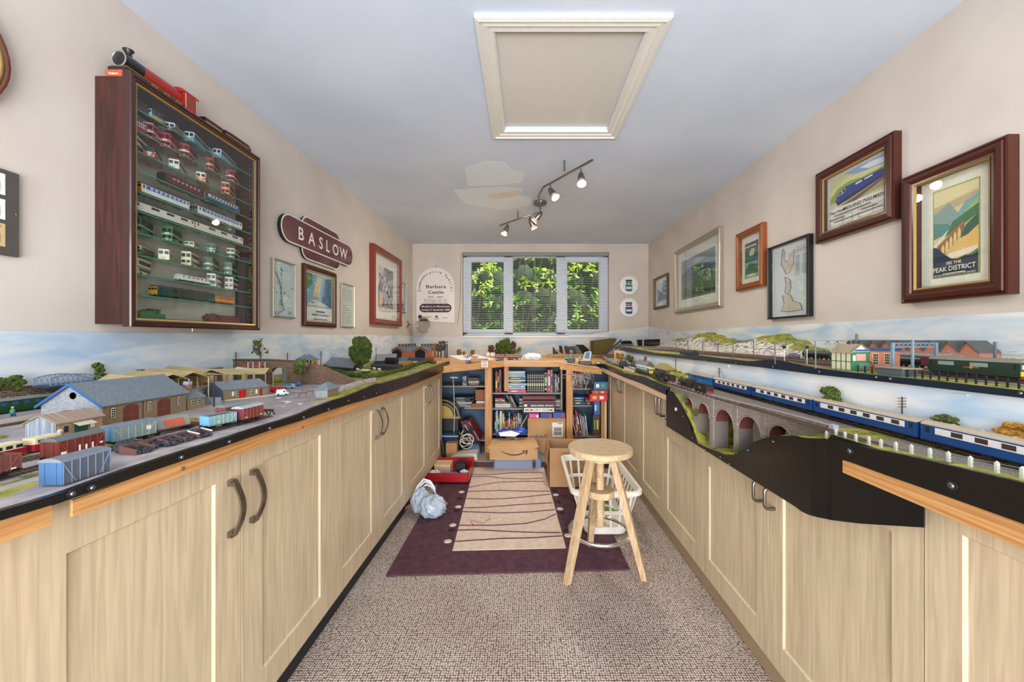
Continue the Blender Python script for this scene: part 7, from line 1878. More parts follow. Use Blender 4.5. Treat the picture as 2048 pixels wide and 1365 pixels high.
# blue brick wall and platform
b = MB(); b.prism([(-1.13, 1.30, GZ), (-1.06, 1.30, GZ), (-1.06, 1.305, GZ), (-1.13, 1.305, GZ)], (0, 0, .022), m_stone); single(b, 'yard_wall', 'low blue-grey stone yard wall by the tall front telegraph pole', 'wall panel')
t = thing('station_platform', 'grey station platform with a pale edge at the left of the layout', 'model platform', (-1.43, 1.0, GZ))
b = MB(); b.box(-1.475, -1.385, .15, 1.9, GZ-.001, GZ+.012, m_tarmac); b.build('deck', t, w=True); b = MB(); b.box(-1.385, -1.379, .15, 1.9, GZ-.001, GZ+.0125, M('#c8bfae', .8)); b.build('edge', t, w=True)
rail_car('long dark green coach standing at the platform on the left', .30, .05, '#1f4a24', '#7f8688', (-1.515, 1.08, GZ+.003), PI/2, wn=9, low='#1c4420', wincol='#3a5078')
rail_car('second dark green coach behind the goods shed', .28, .05, '#1f4a24', '#7f8688', (-1.512, 1.385, GZ+.003), PI/2, wn=9, wincol='#3a5078')
fg = thing('model_passenger', 'tiny model passenger in blue standing on the platform', 'person', (-1.41, 1.03, GZ+.012))
b = MB(); b.tube([(-1.413, 1.03, GZ+.012), (-1.411, 1.03, GZ+.022)], [.0022, .0026], M('#2c3c5c'), n=6).tube([(-1.407, 1.033, GZ+.012), (-1.409, 1.031, GZ+.022)], [.0022, .0026], M('#2c3c5c'), n=6).tube([(-1.41, 1.03, GZ+.021), (-1.41, 1.03, GZ+.031), (-1.41, 1.03, GZ+.0335)], [.004, .0048, .002], M('#3c8a5c'), n=8).tube([(-1.405, 1.03, GZ+.031), (-1.403, 1.029, GZ+.021)], .0014, M('#2c5a7a'), n=5).tube([(-1.415, 1.03, GZ+.031), (-1.417, 1.029, GZ+.021)], .0014, M('#2c5a7a'), n=5)
b.blob((-1.41, 1.03, GZ+.0365), (.0028, .0028, .0034), M('#d0a084'), j=0, n=8, m=6); b.build('body', fg, w=True)
# retaining wall and embankment along the backscene
b = MB(); b.box(-1.552, -1.536, .05, 1.90, GZ-.001, GZ+.075, m_dkst); b.box(-1.554, -1.533, .05, 1.90, GZ+.075, GZ+.079, M('#4a3a34', .8)); single(b, 'retaining_wall', 'low dark stone retaining wall in front of the left backscene', 'wall panel')
def shrub(name, label, c, r, mt, n=16, cat='model shrub', seed=1, trunk=None, s_=.38, j=.25):
    rr = random.Random(seed); t = thing(name, label, cat, (c[0], c[1], trunk if trunk else c[2]-r[2])); b = MB()
    for k in range(n):
        a, q, e_ = rr.uniform(0, 2*PI), rr.random()**.5*.8, rr.uniform(-.8, .8)
        m_ = math.sqrt(max(.1, 1-e_*e_*.8))
        b.blob((c[0]+r[0]*q*m_*math.cos(a), c[1]+r[1]*q*m_*math.sin(a), c[2]+r[2]*e_), [x*s_*rr.uniform(.8, 1.2) for x in r], mt, n=7, m=5, j=j, rnd=rr, smooth=False)
    b.build('foliage', t, w=True)
    if trunk: b = MB(); b.tube([(c[0], c[1], trunk), (c[0]+.003, c[1], c[2])], [.004*r[0]/.03+.001, .002], m_bark, n=6); b.build('trunk', t, w=True)
    return t
for k, (y, rz_, mt, wd) in enumerate(((1.02, .016, m_grassd, 'yellow-green'), (1.12, .022, m_leaf, 'dark green'), (1.09, .02, m_hedge, 'spreading mixed green'), (1.36, .014, m_hedge, 'low'), (1.50, .016, m_leaf, 'small round'))):
    shrub('model_shrub', wd+' shrub on top of the dark retaining wall', (-1.538, y, GZ+.078+rz_*.6), (.012, .035, rz_), mt, seed=k+40)
shrub('model_tree', 'small dark bush above the goods shed ridge', (-1.535, 1.345, GZ+.115), (.012, .022, .024), m_leaf, seed=9, trunk=GZ+.079)
# girder bridge
t = thing('girder_bridge', 'blue-grey lattice girder bridge against the left backscene', 'model bridge', (-1.5, 1.22, GZ+.08))
m_gir = M('#6f8aa4', .5)
b = MB(); b.box(-1.53, -1.475, 1.16, 1.33, GZ+.072, GZ+.078, M('#2c3c50', .6)); b.build('deck', t, w=True)
for x in (-1.53, -1.478):
    b = MB(); N = 12
    top = [(x, 1.165+.16*i/N, GZ+.08+.030*math.sin(PI*(.22+.78*i/N))**.7) for i in range(N+1)]
    bot = [(x, 1.165+.16*i/N, GZ+.079) for i in range(N+1)]
    b.tube(top, .0018, m_gir, n=5); b.tube(bot, .0018, m_gir, n=5)
    for i in range(N): b.tube([top[i], bot[i+1]], .0008, m_gir, n=4); b.tube([bot[i], top[i+1]], .0008, m_gir, n=4)
    b.tube([top[0], bot[0]], .0018, m_gir, n=5); b.build('girder', t, w=True)
# train shed of ridged canopies
m_can = NM('canopy_glazing', '#a08c5c', '#c8b484', scale=(1, 140, 1), sc=4, det=2, r=.7)
for k, ((x0, y0), (x1, y1), z, wd) in enumerate((((-1.40, 1.335), (-1.13, 1.20), .985, .045), ((-1.45, 1.45), (-1.125, 1.27), .985, .045), ((-1.49, 1.57), (-1.15, 1.37), .985, .045), ((-1.35, 1.42), (-1.25, 1.50), .950, .040), ((-1.40, 1.63), (-1.15, 1.68), .965, .04), ((-1.36, 1.22), (-1.17, 1.13), .982, .03))):
    t = thing('canopy_roof', 'tan ridged glazed canopy over the left station, '+ORD[k]+' in order from the goods shed', 'model roof', ((x0+x1)/2, (y0+y1)/2, GZ))
    a_, c_ = Vector((x0, y0, z)), Vector((x1, y1, z)); d_ = (c_-a_).normalized(); n_ = Vector((-d_.y, d_.x, 0))
    b = MB()
    for s_ in (-1, 1): b.prism([a_, c_, c_+n_*wd*s_-Vector((0, 0, .022)), a_+n_*wd*s_-Vector((0, 0, .022))], (0, 0, .0015), m_can)
    b.tube([a_, c_], .0018, M('#d0c09c', .6), n=5); b.build('glazing', t, w=True)
    b = MB()
    for q in (a_, c_, a_*.5+c_*.5):
        for s_ in (-.9, .9): p = q+n_*wd*s_; b.cyl((p.x, p.y, GZ), (p.x, p.y, z-.021), .0018, M('#c8bc9c', .6), n=5)
    b.build('columns', t, w=True)
# road bridge and wing wall
def wallp(name, label, pts, th, mt, cat='wall panel', extra=None): return single(MB().prism(pts, th, mt), name, label, cat)
Y1 = 1.86
def pw(u, v, y=Y1): return at(u, v, Y=y)
t = thing('road_bridge', 'soot-stained stone road bridge with an arch at the end of the station', 'model bridge', pw(530, 765))
b = MB(); hole = [(538, 768)]+[(556-18*math.cos(PI*k/8), 750-15*math.sin(PI*k/8)) for k in range(9)]+[(574, 768)]
b.prism([pw(u, v) for u, v in [(466, 768), (466, 720.5), (530, 721), (592, 724.5), (640, 731), (592, 768)][:1]+[(466, 720.5), (530, 721), (592, 724.5), (592, 768)]+hole[::-1]], (0, .03, 0), m_dkst); b.build('face', t, w=True)
b = MB(); b.prism([pw(u, v) for u, v in ((465, 719), (530, 719), (593, 722.5), (593, 725), (530, 722), (465, 721.5))], (0, .034, 0), M('#5a4a40', .8)); b.build('parapet_coping', t, w=True)
b = MB(); b.tube([pw(556-19*math.cos(PI*k/10), 750-16*math.sin(PI*k/10), Y1-.001) for k in range(11)], .004, M('#7a6450', .8), n=5); b.build('arch_ring', t, w=True)
b = MB(); b.box(pw(538, 700).x, pw(575, 700).x, Y1+.10, Y1+.11, GZ, GZ+.08, m_stone); b.build('inner_wall', t, w=True)
wallp('wing_wall', 'long sloping brown stone wing wall running from the road bridge', [pw(592.5, 768), pw(592.5, 724), pw(640, 731.5, 1.86), pw(690, 752, 1.86), pw(722, 771.5, 1.86)], (0, .02, 0), m_dkst)
t = thing('signal_gantry', 'white bracket gantry of red signal arms in front of the road bridge', 'model signal', pw(505, 765, 1.78))
b = MB(); p, q = pw(471, 735, 1.78), pw(533, 741.5, 1.78); b.prism([p, q, q+Vector((0, 0, -.006)), p+Vector((0, 0, -.006))], (0, .02, 0), m_white); b.cyl(pw(508, 765, 1.785), pw(508, 741, 1.785), .004, m_white, n=6); b.build('platform', t, w=True)
for u in (496, 506, 519, 530): b = MB(); b.cyl(pw(u, 738, 1.785), pw(u, 725, 1.785), .0015, m_white, n=5); b.build('post', t, w=True)
for u in (489, 513, 524): b = MB(); p = pw(u, 729 if u != 513 else 733, 1.78); b.box(p.x-.011, p.x+.009, 1.779, 1.781, p.z-.0025, p.z+.0025, M('#c83828', .5)); b.build('arm', t, w=True)
# pavilion roof behind
t, A, B, w, d, n = house('signal_cabin', 'pavilion-roofed cabin with two finials behind the stone bridge', (pw(592, 725, 2.05).x, 2.05), (pw(626, 725, 2.05).x, 2.05), (0, .05), .955, .030, .052, M('#c8b080', .8), m_slate, .006, hip=.03)
b = MB()
for f_ in (.35, .65): P = A+(B-A)*f_+w/2; b.cyl((P.x, P.y, 1.005), (P.x, P.y, 1.018), .0015, m_blackm, r1=.0003, n=5)
b.build('finials', t, w=True)
b = MB()
for k in range(5): P = A+(B-A)*(.1+.18*k); b.box(P.x, P.x+.008, P.y-.001, P.y, .962, .98, m_win)
b.build('windows', t, w=True)
MB().box(A.x, B.x, A.y+.002, A.y+.048, GZ, .955, M('#5a4a3c')).build('base', t, w=True)
shrub('model_tree', 'small round amber bush beside the pavilion-roofed cabin', (pw(630, 725, 2.03).x, 2.03, .962), (.012, .012, .02), m_amber, seed=5, trunk=.90)
shrub('model_tree', 'round-headed light green tree in front of the brown wing wall', (pw(601, 733, 1.80).x, 1.80, pw(601, 735, 1.80).z), (.032, .03, .034), m_hedge, seed=15, trunk=GZ, n=26)
shrub('model_tree', 'tall full dark green tree in the middle of the left layout', (pw(722, 703, 2.74).x, 2.74, pw(722, 702, 2.74).z), (.085, .08, .10), m_leaf, seed=25, trunk=GZ, n=90, s_=.25, j=.35)
# sparse tree
rt = random.Random(8); t = thing('sparse_tree', 'thin sparse-leaved tree against the backscene above the bridge', 'model tree', pw(520, 718, 2.0))
b = MB(); b0 = pw(521, 722, 2.0); tips = []
for k in range(14):
    e_ = b0+Vector((rt.uniform(-.035, .035), 0, rt.uniform(.04, .11))); b.tube([b0+Vector((0, 0, .02)), (b0+e_)/2+Vector((0, 0, .01)), e_], [.002, .0014, .0006], m_bark, n=4); tips.append(e_)
b.tube([(b0.x, b0.y, GZ), b0+Vector((0, 0, .03))], .003, m_bark, n=5); b.build('branches', t, w=True)
b = MB()
for e_ in tips:
    for q in range(6): b.blob(e_+Vector((rt.uniform(-.012, .012), rt.uniform(-.01, .01), rt.uniform(-.015, .012))), rt.uniform(.003, .006), m_hedge, n=5, m=3, rnd=rt)
b.build('foliage', t, w=True)
# road vehicles
def car(label, L, cc, top, loc, rz, van=False):
    t = thing('model_car' if not van else 'model_van', label, 'model vehicle', loc, rz); w = .011; b = MB()
    b.rbox(-L/2, L/2, -w, w, .003, .011, M(cc, .25), .003); b.build('body', t)
    b = MB(); a, c = (-L/2, L*.22) if van else (-L*.25, L*.22)
    b.prism([(a+.002, -w+.001, .011), (c+.006, -w+.001, .011), (c, -w+.001, .019 if not van else .023), (a+.003, -w+.001, .019 if not van else .023)], (0, 2*w-.002, 0), M(top, .3)); b.build('cabin', t)
    b = MB(); b.box(c-.006, c, -w+.0004, w-.0004, .0125, .018, m_win)
    if not van: b.box(a+.005, c-.008, -w+.0004, w-.0004, .0125, .0175, m_win)
    b.build('windows', t); wheels(t, (-L*.3, L*.3), w+.0004, .0038); return t
def pl(u, v): p = at(u, v, Z=GZ); return (p.x, p.y, GZ+.0005)
car('red post van parked beyond the station building', .058, '#c01c24', '#c01c24', pl(556, 785), .25, True)
car('white van parked in front of the red one', .044, '#d8e0dc', '#dfe6e2', pl(565, 791), .5, True)
car('pale blue car parked beside the red van', .048, '#7f9cb8', '#8fa8c0', pl(580, 777), .1)
car('darker blue car behind the pale blue one', .045, '#4f78b0', '#5a84b8', pl(592, 772), .1)
b = MB(); 
for pts in (((556, 804), (576, 803), (586, 805), (578, 808), (569, 809), (572, 806)), ((552, 797), (562, 797), (561, 799), (551, 799)), ((596, 808), (606, 808), (605, 810), (595, 811)), ((563, 815), (570, 815), (569, 816), (562, 816)), ((581, 783), (602, 782.5), (602, 784), (582, 784.5))): b.prism([Vector((*pl(u, v)[:2], GZ+.0015)) for u, v in pts], (0, 0, .0005), m_signw)
single(b, 'road_markings', 'worn white arrow and patches painted on the model road', 'road marking')
t = thing('cycle_rail', 'small brown hoop rail on the model road verge', 'rail', pl(610, 793))
b = MB(); P_ = [Vector(pl(598, 795)), Vector(pl(612, 791.5)), Vector(pl(625, 788))]
for p in P_: b.cyl(p, p+Vector((0, 0, .012)), .0013, M('#5a3c34'), n=5)
b.tube([p+Vector((0, 0, .012)) for p in P_], .0013, M('#5a3c34'), n=5); b.build('bars', t, w=True)
A_, B_ = Vector(pl(655, 797)), Vector(pl(677, 790.5)); C_ = Vector(pl(630.5, 796.5))
t, A, B, w, d, n = house('stone_hut', 'square stone hut with a blue-grey pyramid roof near the front edge', A_.xy, B_.xy, (C_-A_).xy, GZ-.001, .036, .056, m_brst, m_slate, .006, hip=.03, gable=m_stone)
# lane wall, hedge and field
P_ = [Vector((*pl(u, v)[:2], 0)) for u, v in ((681, 787), (700, 780.5), (720, 774), (738, 769), (752, 765.5))]
b = MB()
for a_, c_ in zip(P_, P_[1:]):
    a2, c2_ = a_.copy(), c_.copy(); a2.z = land(a_.x, a_.y)-.002; c2_.z = land(c_.x, c_.y)-.002; b.prism([a2, c2_, c2_+Vector((-.008, 0, 0)), a2+Vector((-.008, 0, 0))], (0, 0, .022), NM('limewashed_wall', '#8f8690', '#dcd6d6', sc=120, det=5, r=.9, bump=.6))
single(b, 'dry_stone_wall', 'whitish dry stone wall along the lane near the front edge', 'wall panel')
rh = random.Random(14); b = MB(); hp = [(640, 734), (665, 743), (690, 750), (712, 755), (735, 756.5), (755, 755), (775, 750), (800, 743), (820, 736), (840, 729), (855, 725), (870, 728)]
for (u0, v0), (u1, v1) in zip(hp, hp[1:]):
    p, q = at(u0, v0, Z=GZ), at(u1, v1, Z=GZ); nn = int((q-p).length/.018)+1
    for k in range(nn):
        c = p+(q-p)*(k/nn); b.blob((c.x+rh.uniform(-.006, .006), c.y, GZ+.010), (.014, .016, .015), m_hedge, n=6, m=4, j=.3, rnd=rh, smooth=False)
single(b, 'model_hedge', 'long dark hedge curving round the field on the left layout', 'model hedge')
t = thing('caravan', 'tiny green wagon with a cream barrel roof in the field', 'model vehicle', (*at(731, 748, Z=GZ)[:2], GZ))
p = at(731, 748, Z=GZ); b = MB(); b.box(p.x-.025, p.x+.025, p.y-.012, p.y+.012, GZ+.004, GZ+.018, M('#2c4a2c')); b.build('body', t, w=True)
b = MB(); b.prism([(p.x-.026, p.y-.014*math.cos(PI*k/6), GZ+.018+.012*math.sin(PI*k/6)) for k in range(7)], (.052, 0, 0), M('#d8c890')); b.build('barrel_roof', t, w=True)
for k, (u, v) in enumerate(((716, 742), (749, 740), (759, 742), (773, 739), (728, 735))):
    p = at(u, v, Z=GZ); b = MB(); b.blob((p.x, p.y, GZ+.011), (.011, .006, .0065), m_white, j=.05, n=8, m=6); b.blob((p.x-.012, p.y, GZ+.016), (.004, .003, .004), m_white, j=.05, n=6, m=4)
    for dx in (-.007, .007):
        for dy in (-.003, .003): b.cyl((p.x+dx, p.y+dy, GZ), (p.x+dx, p.y+dy, GZ+.008), .0012, m_white, n=4)
    single(b, 'model_cow', 'small white grazing animal in the model field', 'model animal', 'white animals grazing in the field')
# telegraph poles
def pole(label, base, top_z, arms=3, group=None, sc=1):
    t = thing('telegraph_pole', label, 'telegraph pole', base); b = MB(); h_ = top_z-base[2]; b.cyl(base, (base[0], base[1], top_z), .0022*sc, m_sleeper, r1=.0015*sc, n=6); b.build('pole', t, w=True)
    for k in range(arms):
        z = top_z-.004*sc-.007*sc*k; b = MB(); b.box(base[0]-.010*sc, base[0]+.010*sc, base[1]-.0008, base[1]+.0008, z-.0008, z+.0008, m_sleeper)
        for q in (-.009, -.004, .004, .009): b.cyl((base[0]+q*sc, base[1], z), (base[0]+q*sc, base[1], z+.0025), .0008, M('#d8d8d0'), n=4)
        b.build('crossarm', t, w=True)
for u, vb, vt_, y, lab in ((428, 814, 753, None, 'tall dark telegraph pole in front of the station building gable'), (258, 746, 723, 1.50, 'telegraph pole above the goods shed roof'), (472, 735, 704, 1.80, 'telegraph pole at the left end of the road bridge'), (575, 735, 706, 1.93, 'telegraph pole behind the road bridge'), (642, 740, 703, 2.3, 'telegraph pole left of the tall green tree'), (752, 725, 695, 3.2, 'distant telegraph pole right of the tall green tree')):
    if y is None: p = at(u, vb, Z=GZ); y = p.y
    zt_ = at(u, vt_, Y=y).z; p = at(u, vb, Y=y); pole(lab, (p.x, y, GZ), zt_, sc=1 if y < 1.7 else 1.3)
# dark platform roofs and the far yard
for nm, lab, A_, B_, w_, zz, eh, rh_, cc in (('platform_shed', 'long dark blue-black roofed building beyond the field', at(742, 738, Z=GZ), at(800, 741, Z=GZ), (-.02, .12), GZ-.001, .022, .036, '#1f2634'), ('carriage_shed', 'large low slate-roofed shed left of the tall tree', at(650, 737, Z=GZ), at(705, 742, Z=GZ), (-.08, .35), GZ-.001, .02, .075, '#6a6e80'), ('carriage_shed', 'wide slate-roofed shed right of the tall tree', at(748, 727, Z=GZ), at(790, 725, Z=GZ), (-.15, .5), GZ-.001, .02, .07, '#70788a')):
    house(nm, lab, A_.xy, B_.xy, w_, zz, eh, rh_, M('#3a3c44', .8), NM('roof_'+cc[1:], cc, '#9a9ea8' if cc != '#1f2634' else '#2c3648', scale=(60, 1, 60), sc=3, r=.7), .006)
q = at(785, 729, Z=GZ); single(MB().tube([(q.x-.06, q.y+.02, GZ+.03), (q.x+.04, q.y, GZ+.028)], .03, m_blackm, n=14), 'storage_tank', 'black barrel-shaped tank beyond the field', 'model tank')
single(MB().rbox(at(803, 731, Z=GZ).x, at(803, 731, Z=GZ).x+.03, q.y, q.y+.03, GZ, GZ+.035, M('#2f8a5c'), .003), 'green_tank', 'small green tank beside the black barrel', 'model tank')
single(MB().rbox(at(810, 729, Z=GZ).x, at(832, 729, Z=GZ).x, 3.1, 3.2, GZ-.005, GZ+.03, M('#b07a30'), .003), 'timber_stack', 'orange-brown timber stack behind the hedge', 'timber')
t = thing('engine_shed', 'two-bay red brick engine shed with a row of roof vents in the far left corner', 'model building', at(819, 716, Z=ZB_))
YE = 4.35; m_ebr = BM('engine_brick', '#a85438', '#8c4630', '#b88a74', .012, .006)
def pe(u, v, y=YE): return at(u, v, Y=y)
b = MB(); b.prism([pe(781.5, 718), pe(781.5, 702), pe(794, 695), pe(807, 702), pe(828, 702.5), pe(840, 695.5), pe(852, 702), pe(864, 702), pe(864, 718)], (0, .02, 0), m_ebr); b.build('front_wall', t, w=True)
for u0, u1, up in ((785, 803, 794), (830, 850, 840)):
    b = MB(); b.prism([pe(u0, 718, YE-.002), pe(u0, 704, YE-.002), pe(up, 698, YE-.002), pe(u1, 704, YE-.002), pe(u1, 718, YE-.002)], (0, .002, 0), M('#17181b', .9)); b.build('shed_opening', t, w=True)
for u0, up, u1, ue in ((779, 794, 810, 838), (824, 840, 856, 872)):
    b = MB(); z_ = lambda u, v, y: pe(u, v, y)
    e0, pk_, e1 = pe(u0, 703, YE-.02), pe(up, 694.5, YE-.02), pe(u1, 703, YE-.02)
    off = Vector((.12, .35, 0))
    b.prism([e0, pk_, pk_+off, e0+off], (0, 0, .008), m_slate); b.prism([pk_, e1, e1+off, pk_+off], (0, 0, .008), m_slate); b.build('roof', t, w=True)
    for k in range(6):
        p = pk_+off*(.12+.16*k); b = MB(); b.box(p.x-.012, p.x+.012, p.y-.01, p.y+.01, p.z, p.z+.035, M('#5a4c44', .8)); b.build('roof_vent', t, w=True)
t = thing('coaling_tower', 'black steel coaling tower with a red column in the far left corner', 'model building', at(882, 718, Z=ZB_))
b = MB()
for u in (876, 882, 890, 894): b.cyl(pe(u, 722, 4.45), pe(u, 688, 4.45), .008, M('#2c2a28'), n=6)
b.build('legs', t, w=True)
b = MB(); b.prism([pe(871, 691, 4.44), pe(889, 691, 4.44), pe(887, 700, 4.44), pe(878, 704, 4.44)], (0, .1, 0), M('#343a3c', .7)); b.build('hopper', t, w=True)
b = MB(); b.prism([pe(878, 684, 4.44), pe(886, 682, 4.44), pe(889, 690, 4.44), pe(877, 690, 4.44)], (0, .08, 0), M('#3c3a34')); b.tube([pe(876, 684, 4.45), pe(896, 685, 4.45)], .006, M('#2c2a28'), n=5); b.build('head_house', t, w=True)
b = MB(); p, q = pe(867.5, 688, 4.42), pe(870.5, 722, 4.42); b.box(p.x, q.x, 4.42, 4.45, ZB_, p.z, M('#b04a2c', .6)); b.build('red_column', t, w=True)
rj = random.Random(77)
for k, (u0, u1, v0, v1, cc, lab) in enumerate(((797, 815, 716, 719, '#6a8fb0', 'pale blue wagon in front of the engine shed'), (816, 836, 716, 719, '#2f4a6a', 'dark blue wagon in front of the engine shed'), (837, 847, 717, 720, '#2a3f78', 'short deep blue wagon right of the dark blue one'), (849, 866, 715.5, 718.5, '#7a3438', 'maroon wagon in front of the coaling tower'), (867, 884, 716, 719.5, '#b88a64', 'tan load right of the maroon wagon'), (884, 900, 717, 721, '#c89a78', 'pinkish tan load near the bench corner'))):
    y = 3.9; p, q = at(u0, v0, Y=y), at(u1, v1, Y=y); single(MB().rbox(p.x, q.x, y, y+.04, ZB_, max(p.z, ZB_+.015), M(cc, .5), .003), 'yard_wagon', lab, 'model wagon')
# trees and hill on the rear backscene
for (u, v, r, mt, lab, sd) in ((1009, 691, .075, m_leaf, 'tall dark green tree clump at the middle of the back wall', 3), (996, 697, .05, m_leaf, 'green tree left of the tall clump on the back wall', 4), (1004, 702, .045, m_hedge, 'pale green bush in front of the tall clump', 5), (1026, 691, .04, M('#5c4a28', .9, n=.3), 'brown round tree right of the tall clump', 6), (983, 700, .045, M('#6a4426', .9, n=.3), 'russet tree left of the tall clump', 7), (1018, 700, .035, m_hedge, 'small green bush at the foot of the tall clump', 8), (918, 705, .03, m_amber, 'leftmost amber bush on the back wall', 9), (928, 707, .02, m_amber, 'second amber bush on the back wall', 10), (945, 705, .028, m_amber, 'right amber bush on the back wall', 11)):
    p = at(u, v, Y=5.02); shrub('model_tree', lab, tuple(p), (r*1.1, .05, r*1.25), mt, seed=sd, trunk=ZB_, n=30, s_=.33)
cut('painted_hill', 'green hill cut-out with a ragged grey end at the back wall', [(1012, 708), (1020, 704), (1033, 700), (1040, 693), (1043, 698), (1038, 704), (1028, 708)], 5.10, .03, m_grassd)
# ================================================================ RIGHT, LOWER LEVEL
ZRL = .864
rf = lambda x, y: .860
XT1, XT2 = .912, .762
rfz = lambda x, y: ZRL-.003
CB = [.507, .850, 1.165, 1.483, 1.795]
track('outer main line under the blue coaches on the right', [(XT1, .2), (XT1, 3.5)], rfz)
track('inner main line along the front edge of the right layout', [(.80, .2), (.785, .9), (XT2, 1.3), (.755, 2.0), (.79, 2.6), (.80, 3.5)], rfz)
names = ['nearest the camera, cut by the frame', 'second from the camera', 'third from the camera', 'fourth, at the far end beside the black engine']
for k in range(4):
    rail_car('blue and white coach, '+names[k], CB[k+1]-CB[k]-.008, .050, '#1a4682', '#b4a68e', (XT1-.004, (CB[k]+CB[k+1])/2, ZRL+.001), PI/2, band='#e6e6e4', wn=6, group='blue and white train of coaches', wincol='#4a342c', W=.036)
rail_car('blue coach farthest away on the outer line', .25, .050, '#2a78c0', '#a89a88', (XT1-.004, 1.93, ZRL+.001), PI/2, wn=6, wincol='#2a3c58')
steam('dull black tender engine crossing the viaduct beside the coaches', .30, '#221e1c', (XT2-.002, 1.70, ZRL+.001), -PI/2)
steam('glossy black tender engine approaching the viaduct', .28, '#14161c', (.768, 2.10, ZRL+.001), -PI/2)
steam('dark engine near the far end of the right fascia', .2, '#1c2a44', (.79, 3.05, ZRL+.001), -PI/2, tender=False)
rail_car('green railcar with a yellow front between the two black engines', .30, .048, '#2c6a5c', '#a8b4b0', (.80, 2.53, ZRL+.001), -PI/2, front='#d8c020', wn=7, low='#2c5a50', wincol='#d8dcd8')
# viaduct
t = thing('viaduct', 'curving grey stone viaduct with round arches and a parapet', 'model viaduct', (.80, 1.5, .65))
vf = lambda y: .752+.05*smooth(1.6, 1.0, y)
zt_v = .866
m_via = BM('viaduct_stone', '#8c8078', '#6e645e', '#a49a90', .010, .0042)
ARC = [(1.59, .052, .822), (1.44, .056, .824), (1.303, .053, .826), (1.168, .046, .826), (1.73, .045, .822)]
YN, YV = .985, 1.985
def side(xoff, flip, mat):
    # column strips between measured y stops, skipping the arch openings
    N = 200; vs = []; fs = []
    ys = [YN+(YV-YN)*i/N for i in range(N+1)]
    b = MB()
    for y0_, y1_ in zip(ys, ys[1:]):
        ym = (y0_+y1_)/2; zb_ = .655
        def bot(y):
            for c, h_, zc in ARC:
                if abs(y-c) < h_: return zc-h_+math.sqrt(max(0, h_*h_-(y-c)**2))
            return None
        q0, q1 = bot(ym), bot(ym)
        z0a = bot(y0_) if bot(y0_) is not None and q0 is not None else (q0 if q0 is not None else zb_)
        z0b = bot(y1_) if bot(y1_) is not None and q0 is not None else (q0 if q0 is not None else zb_)
        f_ = [(vf(y0_)+xoff, y0_, z0a), (vf(y1_)+xoff, y1_, z0b), (vf(y1_)+xoff, y1_, zt_v-.012), (vf(y0_)+xoff, y0_, zt_v-.012)]
        b.add(f_, [(0, 1, 2, 3) if flip else (3, 2, 1, 0)], mat)
    return b
b = side(0, False, m_via); b2 = side(.05, True, m_via)
for i, f_ in enumerate(b2.f): pass
b.add(b2.v, b2.f, m_via); b.build('faces', t, w=True)
b = MB()
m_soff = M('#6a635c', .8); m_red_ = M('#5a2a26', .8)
for c, h_, zc in ARC:
    prev = None
    for k in range(17):
        a = PI*k/16; y, z = c+h_*math.cos(a), zc-h_+h_*math.sin(a)
        cur = [(vf(y), y, z), (vf(y)+.05, y, z)]
        if prev: b.add([prev[0], prev[1], cur[1], cur[0]], [(0, 1, 2, 3)], m_red_)
        prev = cur
    for s_ in (-1, 1):
        y = c+s_*h_; b.add([(vf(y), y, .655), (vf(y)+.05, y, .655), (vf(y)+.05, y, zc-h_), (vf(y), y, zc-h_)], [(0, 1, 2, 3)], m_soff)
b.build('soffits', t, w=True)
b = MB()
for c, h_, zc in ARC:
    b.tube([(vf(c+h_*math.cos(PI*k/16))-.001, c+(h_+.003)*math.cos(PI*k/16), zc-h_+(h_+.003)*math.sin(PI*k/16)) for k in range(17)], .0035, M('#8c7a72', .8), n=5)
b.build('arch_rings', t, w=True)
for c in (1.515, 1.37, 1.235): 
    b = MB(); b.box(vf(c)-.004, vf(c), c-.011, c+.011, .655, zt_v, m_via); b.box(vf(c)-.007, vf(c), c-.014, c+.014, .784, .79, M('#9a9088', .8)); b.build('pier', t, w=True)
b = MB(); N = 40
ys = [YN+(YV-YN)*i/N for i in range(N+1)]
for y0_, y1_ in zip(ys, ys[1:]):
    for (dx0, dx1, za, zb2) in ((-.006, .004, zt_v-.014, zt_v-.010), (-.002, .002, zt_v-.010, zt_v+.003), (-.005, .005, zt_v+.003, zt_v+.0055)):
        b.prism([(vf(y0_)+dx0, y0_, za), (vf(y1_)+dx0, y1_, za), (vf(y1_)+dx1, y1_, za), (vf(y0_)+dx1, y0_, za)], (0, 0, zb2-za), m_via if za > zt_v-.012 and zb2 < zt_v+.004 else M('#9a9088', .8, n=.2, sc=200))
for k in range(28): y = YN+(YV-YN)*(k+.5)/28; b.box(vf(y)-.0045, vf(y)-.002, y-.003, y+.003, zt_v-.010, zt_v+.003, M('#8a8078', .8))
b.build('parapet', t, w=True)
b = MB(); b.prism([(vf(YN)+.004, YN, zt_v-.012), (.9364-.001, YN, zt_v-.012), (.9364-.001, 2.06, zt_v-.012), (.756, 2.06, zt_v-.012)], (0, 0, .0035), m_ballast); b.build('trackbed', t, w=True)
for c in ((vf(YN), YN-.012), ): MB().box(c[0]-.006, c[0]+.008, c[1]-.002, c[1]+.014, .80, zt_v+.008, M('#a8aeb4', .7)).build('end_pillar', t, w=True)
# valley scenery
for (u, v, x, r, mt, lab, sd) in ((1372, 797, .74, .018, m_leaf, 'dark bluish bush at the top of the valley slope', 1), (1393, 827, .745, .016, m_leaf, 'dark bush halfway down the valley slope', 2), (1475, 902, .742, .018, m_hedge, 'yellow-green bush at the bottom of the valley', 3), (1414, 878, .745, .01, m_leaf, 'small dark bush low on the valley slope', 4)):
    p = at(u, v, X=x); shrub('model_bush', lab, tuple(p), (r*.5, r*1.1, r), mt, seed=sd+60, n=14)
